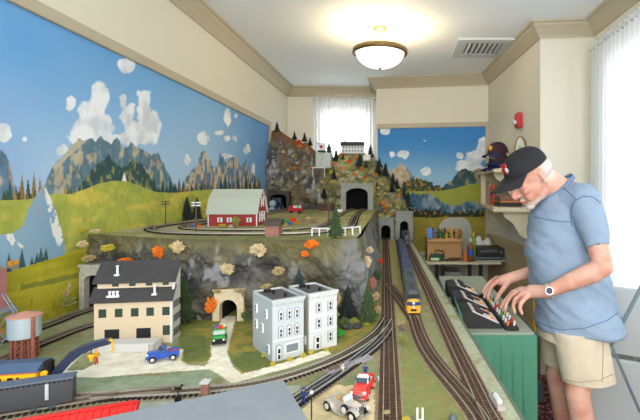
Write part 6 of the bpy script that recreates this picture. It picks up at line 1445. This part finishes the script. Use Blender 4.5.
# ================================================================ the man
person = thing('person', 'elderly man in black cap, blue t-shirt and khaki shorts working the train controls', 'person', (0.83, 2.14, 0))
PO = Vector((0.83, 2.14, 0))
def Q(px, py, d): return P(px, py, d)-PO
HC = Q(530, 175.5, 2.12); HS = 1.19
HM = Matrix.Translation(HC) @ Matrix.Rotation(math.pi+math.radians(18), 4, 'Z') @ Matrix.Rotation(math.radians(37), 4, 'Y') @ Matrix.Scale(HS, 4)
def mball(mb, c, r, n=20): mb.ball(c, r, n=n)
mb = MB(); mb.M = HM
mb.ball((-0.008, 0, 0.018), (0.092, 0.074, 0.086), n=28)            # skull
mb.ball((0.028, 0, -0.03), (0.068, 0.062, 0.072), n=24)             # mid face
mb.ball((0.048, 0, -0.070), (0.046, 0.047, 0.042), n=20)            # jaw
mb.ball((0.074, 0, -0.100), (0.022, 0.024, 0.018), n=16)            # chin
mb.ball((0.015, 0, -0.078), (0.050, 0.056, 0.034), n=20)            # jaw angle
for s_ in (-1, 1):
    mb.limb([(0.082, s_*0.008, 0.026), (0.080, s_*0.028, 0.030), (0.066, s_*0.048, 0.022)], [0.010, 0.011, 0.009], 12)   # brow
    mb.ball((0.070, s_*0.036, -0.022), (0.022, 0.022, 0.018), n=16)   # cheekbone
    mb.ball((0.066, s_*0.030, -0.050), (0.026, 0.022, 0.030), n=16)
    mb.ball((0.101, s_*0.011, -0.032), (0.010, 0.009, 0.008), n=12)   # nostril wing
    # ear: outer helix and lobe
    mb.limb([(-0.002, s_*0.070, -0.030), (0.002, s_*0.074, -0.024), (-0.010, s_*0.082, -0.004), (-0.012, s_*0.082, 0.012), (-0.003, s_*0.079, 0.020), (0.007, s_*0.074, 0.014)], [0.007, 0.007, 0.006, 0.006, 0.006, 0.005], 10)
    mb.ball((-0.002, s_*0.078, -0.002), (0.013, 0.008, 0.024), n=14)
    mb.ball((0.0, s_*0.079, -0.034), (0.008, 0.006, 0.010), n=12)
    mb.ball((0.072, s_*0.032, 0.006), (0.015, 0.017, 0.011), n=14)    # eyelid
mb.limb([(0.088, 0, 0.016), (0.102, 0, -0.006), (0.116, 0, -0.026), (0.112, 0, -0.034)], [0.008, 0.0095, 0.012, 0.010], 14)  # nose
mb.limb([(0.090, -0.020, -0.064), (0.099, 0, -0.060), (0.090, 0.020, -0.064)], [0.005, 0.0065, 0.005], 10)      # lips
mb.limb([(0.086, -0.018, -0.073), (0.095, 0, -0.074), (0.086, 0.018, -0.073)], [0.005, 0.0068, 0.005], 10)
mb.M = None
neck0 = Q(549, 183, 2.13); neck1 = Q(564, 193, 2.14)
mb.limb([HM@Vector((-0.03, 0, -0.02)), neck0, neck1, Q(568, 215, 2.14)], [0.062, 0.066, 0.075, 0.10], 22)
# trunk under the clothes
mb.tube([Q(568, 205, 2.14), Q(568, 240, 2.14), Q(573, 300, 2.14), Q(578, 335, 2.16)], [0.10, 0.11, 0.11, 0.10], 20)
def A_(*a): return Q(*a)
SH, EL, WR = A_(584, 199, 1.99), A_(603, 267, 1.895), A_(548, 291.5, 1.965)
mb.limb([SH, SH.lerp(EL, 0.5), EL], [0.055, 0.047, 0.043], 18)
mb.limb([EL, EL.lerp(WR, 0.22)+Vector((0, 0, -0.004)), EL.lerp(WR, 0.6), EL.lerp(WR, 0.9), WR], [0.043, 0.047, 0.039, 0.030, 0.029], 18)
SH2, EL2, WR2 = A_(566, 200, 2.33), A_(570, 262, 2.43), A_(513, 277, 2.29)
mb.limb([SH2, EL2], [0.055, 0.044], 18); mb.limb([EL2, EL2.lerp(WR2, 0.3), EL2.lerp(WR2, 0.9), WR2], [0.044, 0.045, 0.030, 0.029], 18)
def hand(mb, W, palm, ks, thumb, r=0.0098):
    mb.limb([W, palm], [0.029, 0.032], 16)
    for k in ks: mb.limb([palm, Vector(k[0])], [0.024, 0.0135], 12)
    for k in ks:
        mb.limb([Vector(p) for p in k], [0.0122, 0.0108, 0.0096, 0.0082][:len(k)], 12)
    mb.limb([Vector(p) for p in thumb], [0.018, 0.0135, 0.0118, 0.0098], 12)
hand(mb, WR, A_(531, 291.5, 2.025),
     [[A_(520, 289, 2.070), A_(512, 292.5, 2.090), A_(505.5, 300, 2.100), A_(501, 307.5, 2.100)],
      [A_(519.5, 291, 2.050), A_(511, 295.5, 2.065), A_(506.5, 303, 2.070), A_(505, 310, 2.065)],
      [A_(521, 294.5, 2.025), A_(514.5, 300, 2.025), A_(513, 307, 2.025), A_(515, 312.5, 2.025)],
      [A_(525, 298, 2.000), A_(520.5, 304, 1.995), A_(520, 309, 1.995), A_(522, 313.5, 1.995)]],
     [A_(537, 291, 2.045), A_(527, 294, 2.085), A_(519, 299, 2.105), A_(513, 304, 2.110)])
hand(mb, WR2, A_(503, 281, 2.300),
     [[A_(496, 280.5, 2.320), A_(491.5, 284.5, 2.330), A_(487.5, 290.5, 2.330), A_(484.5, 297, 2.320)],
      [A_(496, 282, 2.300), A_(491.5, 286.5, 2.300), A_(489, 293, 2.300), A_(488, 299, 2.290)],
      [A_(495.5, 279, 2.345), A_(490.5, 282, 2.360), A_(486, 287, 2.360), A_(483, 292.5, 2.360)],
      [A_(496.5, 278, 2.365), A_(492, 280.5, 2.380), A_(488, 285, 2.380), A_(486, 290, 2.380)]],
     [A_(507, 283, 2.270), A_(503, 289, 2.250), A_(499, 294.5, 2.240), A_(496.5, 299.5, 2.235)])
# legs
NL, FL_ = Vector((0.015, -0.105, 0)), Vector((0.0, 0.12, 0))
for o_, dx in ((NL, 0.0), (FL_, 0.0)):
    hip = Vector((o_.x+0.04, o_.y*0.5+0.02, 0.84)); kn = Vector((o_.x-0.015, o_.y, 0.50)); ca = Vector((o_.x+0.012, o_.y, 0.36)); an = Vector((o_.x+0.03, o_.y, 0.09))
    mb.limb([hip, hip.lerp(kn, 0.5), kn], [0.075, 0.072, 0.060], 20)
    mb.limb([kn, kn.lerp(ca, 0.5), ca, ca.lerp(an, 0.5), an], [0.059, 0.058, 0.059, 0.045, 0.038], 20)
    mb.limb([an, Vector((o_.x-0.04, o_.y, 0.055)), Vector((o_.x-0.13, o_.y, 0.045))], [0.040, 0.040, 0.034], 14)
m_skin = attr_mat('skin', 0.55, bump=0.08, bscale=90, spec=0.4)
bs = m_skin.node_tree.nodes['Principled BSDF']; bs.inputs['Subsurface Weight'].default_value = 0.12; bs.inputs['Subsurface Radius'].default_value = (0.01, 0.004, 0.002)
HMi = HM.inverted()
def skinpaint(me):
    A = vcoords(me); n = fbm(A[:, 0]*18, A[:, 1]*18, A[:, 2]*18, s=300); n2 = fbm(A[:, 0]*70, A[:, 1]*70, A[:, 2]*70, s=301)
    c = mix(np.zeros((len(A), 3))+np.array((222, 176, 156)), (208, 148, 126), sstep(0.3, 0.8, n)); c = mix(c, (196, 128, 108), 0.18*sstep(0.6, 0.75, n2))
    H = np.c_[A, np.ones(len(A))]@np.array(HMi).T; h = H[:, :3]
    inh = A[:, 2] > 1.30
    nose = inh*sstep(0.03, 0.0, np.linalg.norm(h-np.array((0.115, 0, -0.028)), axis=1)); c = mix(c, (214, 128, 110), 0.7*nose)
    ch = inh*sstep(0.035, 0.01, np.linalg.norm((h-np.array((0.072, 0.042, -0.03))), axis=1)); c = mix(c, (222, 146, 126), 0.5*ch)
    lip = inh*sstep(0.010, 0.004, np.abs(h[:, 2]+0.069))*sstep(0.076, 0.088, h[:, 0])*sstep(0.03, 0.02, np.abs(h[:, 1])); c = mix(c, (188, 104, 96), 0.8*lip)
    brd = inh*sstep(-0.055, -0.078, h[:, 2]+0.25*(np.abs(h[:, 1]))-0.12*(h[:, 0]-0.08)+(n2-0.5)*0.02)*sstep(0.0, 0.03, h[:, 0])*(1-lip); c = mix(c, (222, 214, 208), 0.8*brd)
    mus = inh*sstep(0.012, 0.004, np.abs(h[:, 2]+0.050))*sstep(0.082, 0.09, h[:, 0])*sstep(0.034, 0.024, np.abs(h[:, 1])); c = mix(c, (224, 214, 206), 0.75*mus)
    eb = inh*sstep(0.007, 0.003, np.abs(h[:, 2]-0.033))*sstep(0.07, 0.078, h[:, 0])*(np.abs(h[:, 1]) > 0.012); c = mix(c, (206, 196, 188), 0.8*eb)
    hr = inh*sstep(-0.005, -0.03, h[:, 0]+0.3*(h[:, 2]-0.02))*sstep(-0.06, -0.035, h[:, 2])*(np.abs(h[:, 1]) < 0.079); c = mix(c, (220, 206, 198), 0.8*hr)
    paint(me, c)
    for k in range(1): pass
body = fused(mb, 'body', 0.0042, m_skin, person, smooth_it=4, post=skinpaint)
for s_ in (-1, 1):
    mb = MB(); mb.M = HM; mb.ball((0.0795, s_*0.032, 0.002), (0.0095, 0.011, 0.0055), n=14); e = mb.build('eye', mat('eye_white', (200, 196, 190), 0.3), person, smooth=True)
    mb = MB(); mb.M = HM; mb.ball((0.0868, s_*0.032, 0.001), (0.003, 0.0048, 0.004), n=10); mb.build('iris', mat('iris', (60, 70, 80), 0.2), e, smooth=True)
# short white hair round the back of the head
mb = MB(); mb.M = HM
mb.ball((-0.026, 0, 0.004), (0.080, 0.0765, 0.056), n=24)
def hp(me):
    A = vcoords(me); A += ((fbm(A[:, 0]*120, A[:, 1]*120, A[:, 2]*120, s=7, o=2)-0.5)*0.006)[:, None]; setcoords(me, A)
fused(mb, 'hair', 0.004, mat('hair_white', (208, 202, 196), 0.9), person, smooth_it=1, post=hp)
# cap on his head
m_cap = mat('cap_black', (38, 38, 42), 0.85)
def emb_red(t):
    mb = MB()
    for (a, b) in (((-0.016, 0.030), (-0.016, 0.070)), ((-0.016, 0.070), (0.012, 0.070)), ((0.012, 0.070), (0.012, 0.050)), ((-0.016, 0.050), (0.012, 0.050)), ((0.0, 0.050), (0.016, 0.030))):
        mb.beam((0.101-0.30*max(0, a[1]-0.04)**1.3*4, a[0], a[1]), (0.101-0.30*max(0, b[1]-0.04)**1.3*4, b[0], b[1]), 0.006, 0.008)
    mb.build('red_emblem', mat('emblem_r', (196, 60, 64), 0.6), t)
    MB().ball((0.096, 0.014, 0.046), (0.007, 0.009, 0.013), n=14).build('white_emblem', mat('emblem_w', (206, 200, 200), 0.6), t)
cp = cap_obj('cap_worn', '', (0, 0, 0), (0, 0, 0), 1.0, m_cap, m_cap, emb_red, bl=1.3, ch=0.088)
del cp['category']; cp['label'] = 'black cap with red and white emblem'; cp.name = 'cap'
cp.parent = person; CM = HM @ Matrix.Translation((-0.002, 0, 0.036)) @ Matrix.Rotation(math.radians(-5), 4, 'Y') @ Matrix.Scale(0.93, 4); cp.matrix_local = CM
# watch
dW = (WR-EL).normalized(); a_, b_ = frame_of(dW); pw = WR.lerp(EL, 0.04)
mb = MB(); ring = [[pw+dW*q+(a_*math.cos(t_)+b_*math.sin(t_))*(0.0325+r_) for q, r_ in ((-0.007, 0), (0.007, 0), (0.007, 0.003), (-0.007, 0.003))] for t_ in np.linspace(0, 2*math.pi, 29)]
mb.loft(ring, cap=False); wt = mb.build('wristwatch', mat('watch_band', (206, 196, 170), 0.3, metal=0.6), person, smooth=False)
vdir = (Vector((0, 0, CZ))-(pw+PO)); vdir = (vdir-dW*vdir.dot(dW)).normalized(); fc = pw+(vdir*0.85+Vector((0, 0, 0.0))).normalized()*0.034
MB().cyl(fc, fc+vdir*0.006, 0.019, 0.018, n=24).build('watch_case', m_chr, wt); MB().cyl(fc+vdir*0.006, fc+vdir*0.0072, 0.0145, n=24).build('watch_dial', mat('dial', (46, 54, 60), 0.2), wt)
# t-shirt
m_shirt = mat('shirt_blue', (142, 162, 184), 0.9, var=0.05, vscale=14); m_seam = mat('seam_blue', (84, 112, 150), 0.9)
mb = MB()
rg = [(560, 186.5, 0.062, 0.085, 0), (563, 190, 0.088, 0.135, 0), (566.5, 196, 0.115, 0.165, 0), (568, 206, 0.142, 0.18, 0), (567.5, 220, 0.168, 0.18, 0), (566, 238, 0.185, 0.175, 0), (566.5, 256, 0.195, 0.172, 0), (569, 274, 0.200, 0.172, 0), (573, 292, 0.200, 0.172, 0), (577.5, 306, 0.203, 0.195, 0), (580.0, 318, 0.208, 0.207, 0), (581, 328, 0.209, 0.212, 0)]
rings = []
for i, (cx, cy, rx, ry, _) in enumerate(rg):
    c = Q(cx, cy, 2.14)+Vector((0, 0.025, 0)); tilt = 0.55*max(0, 1-i/3.0)
    rings.append([c+Vector((math.copysign(abs(math.cos(a))**0.85, math.cos(a))*rx, math.copysign(abs(math.sin(a))**0.85, math.sin(a))*ry, math.cos(a)*rx*tilt*0.9)) for a in np.linspace(0, 2*math.pi, 41)[:-1]])
mb.loft(rings)
SE = SH.lerp(EL, 0.74)
mb.limb([SH+Vector((-0.02, 0.06, -0.01)), SH+Vector((0, 0.01, 0))], [0.085, 0.078], 20)
mb.tube([SH+Vector((0, 0.01, 0)), SH.lerp(EL, 0.3), SH.lerp(EL, 0.55), SE], [0.078, 0.072, 0.067, 0.066], 22)
SE2 = SH2.lerp(EL2, 0.74)
mb.limb([SH2+Vector((-0.02, -0.06, -0.01)), SH2], [0.085, 0.075], 20); mb.tube([SH2, SH2.lerp(EL2, 0.4), SE2], [0.075, 0.068, 0.065], 20)
def shirtfold(me):
    A = vcoords(me); nrm = np.empty(len(me.vertices)*3, np.float32); me.vertices.foreach_get('normal', nrm); nrm = nrm.reshape(-1, 3)
    u = A[:, 0]*0.55+A[:, 2]*0.9; v = A[:, 0]*0.9-A[:, 2]*0.55
    f = (fbm(u*9+3, v*3.0, A[:, 1]*4, s=400, o=3)-0.5)*0.042
    cr = -np.abs(fbm(u*13, v*4.5, A[:, 1]*5, s=402, o=2)-0.5)*0.050*sstep(1.32, 1.2, A[:, 2])
    A = A+nrm*(f+cr+0.004)[:, None]; setcoords(me, A)
sh = fused(mb, 't_shirt', 0.007, m_shirt, person, smooth_it=6, post=shirtfold)
from mathutils.bvhtree import BVHTree
def bvh(o): return BVHTree.FromPolygons([v.co.copy() for v in o.data.vertices], [tuple(p.vertices) for p in o.data.polygons])
tree = bvh(sh)
def onskin(pts, tr, off=0.002):
    r = []
    for (px, py) in pts:
        o_ = Vector((0, 0, CZ))-PO; d_ = (Q(px, py, 2.0)-o_).normalized(); h = tr.ray_cast(o_, d_)
        if h[0]: r.append(h[0]+h[1]*off if h[1].dot(d_) < 0 else h[0]-h[1]*off)
    return r
def seam(pts, tr=None, r=0.0018, m=None, nm='seam', dens=24):
    pl = poly_sample(pts, dens); q = onskin([tuple(p) for p in pl], tr or tree)
    if len(q) > 2: MB().tube(q, r, 6).build(nm, m or m_seam, person, smooth=True)
seam([(557, 186), (566, 190), (573, 196), (577, 200)]); seam([(572, 226), (571, 212), (574, 202), (583, 196), (593, 197), (600, 203)])
seam([(535, 217), (550, 220), (566, 222), (572, 222)]); seam([(586, 252), (598, 251), (610, 246)], r=0.0022); seam([(538, 322), (560, 330), (585, 328), (606, 321), (618, 313)], r=0.0016)
# collar band
cN = [Q(541, 199, 2.14)+Vector((0, 0, 0))]
ringc = []
for a in np.linspace(0, 2*math.pi, 33):
    c = Q(556.5, 188, 2.14)+Vector((math.cos(a)*0.078, math.sin(a)*0.084, math.cos(a)*0.068-0.004)); rad = Vector((math.cos(a), math.sin(a), -0.3)).normalized()
    up = Vector((-0.5, 0, 0.85)); ringc.append([c-rad*0.004, c-rad*0.004+up*0.009, c+rad*0.004+up*0.009, c+rad*0.006-up*0.004])
MB().loft(ringc, cap=False).build('collar', mat('collar_blue', (112, 140, 178), 0.9), person, smooth=True)
# shorts
m_sht = mat('shorts_khaki', (212, 200, 176), 0.9, var=0.05, vscale=18)
mb = MB()
rings = []
for (z, cx, rx, ry) in ((0.86, 0.025, 0.140, 0.145), (0.82, 0.028, 0.152, 0.162), (0.78, 0.022, 0.168, 0.180), (0.74, 0.015, 0.165, 0.19)):
    rings.append([Vector((cx+rx*math.cos(a), ry*math.sin(a)+0.02, z)) for a in np.linspace(0, 2*math.pi, 33)[:-1]])
mb.loft(rings)
for yy, xx, zh in ((-0.085, 0.055, 0.565), (0.115, 0.035, 0.565)):
    rings = []
    for k in range(8):
        t_ = k/7; z = 0.80+(zh-0.80)*t_; rx = 0.128+0.0*t_; ry = 0.094+0.007*t_
        rings.append([Vector((xx*t_+0.01*(1-t_)+rx*math.cos(a), yy+ry*math.sin(a), z)) for a in np.linspace(0, 2*math.pi, 33)[:-1]])
    mb.loft(rings)
def shortfold(me):
    A = vcoords(me); nrm = np.empty(len(me.vertices)*3, np.float32); me.vertices.foreach_get('normal', nrm); nrm = nrm.reshape(-1, 3)
    u = A[:, 0]+A[:, 1]*0.6; f = (fbm(u*13, A[:, 2]*3, A[:, 1]*3, s=410, o=3)-0.5)*0.03; A = A+nrm*(f*(np.abs(nrm[:, 2]) < 0.6))[:, None]; setcoords(me, A)
so = fused(mb, 'shorts', 0.007, m_sht, person, smooth_it=3, post=shortfold); tr2 = bvh(so)
m_ss = mat('seam_khaki', (176, 164, 140), 0.9)
seam([(602, 325), (603, 350), (602, 382)], tr2, 0.002, m_ss, dens=18); seam([(566, 380), (580, 382), (600, 380), (613, 374)], tr2, 0.0018, m_ss);  
# shoes
for o_ in (NL, FL_):
    mb = MB().limb([(o_.x+0.04, o_.y, 0.045), (o_.x-0.05, o_.y, 0.045), (o_.x-0.17, o_.y, 0.035)], [0.044, 0.046, 0.036], 16).b2((o_.x-0.2, o_.y-0.04, 0.002), (o_.x+0.075, o_.y+0.04, 0.02))
    fused(mb, 'shoe', 0.006, mat('shoe_white', (214, 214, 212), 0.6), person)
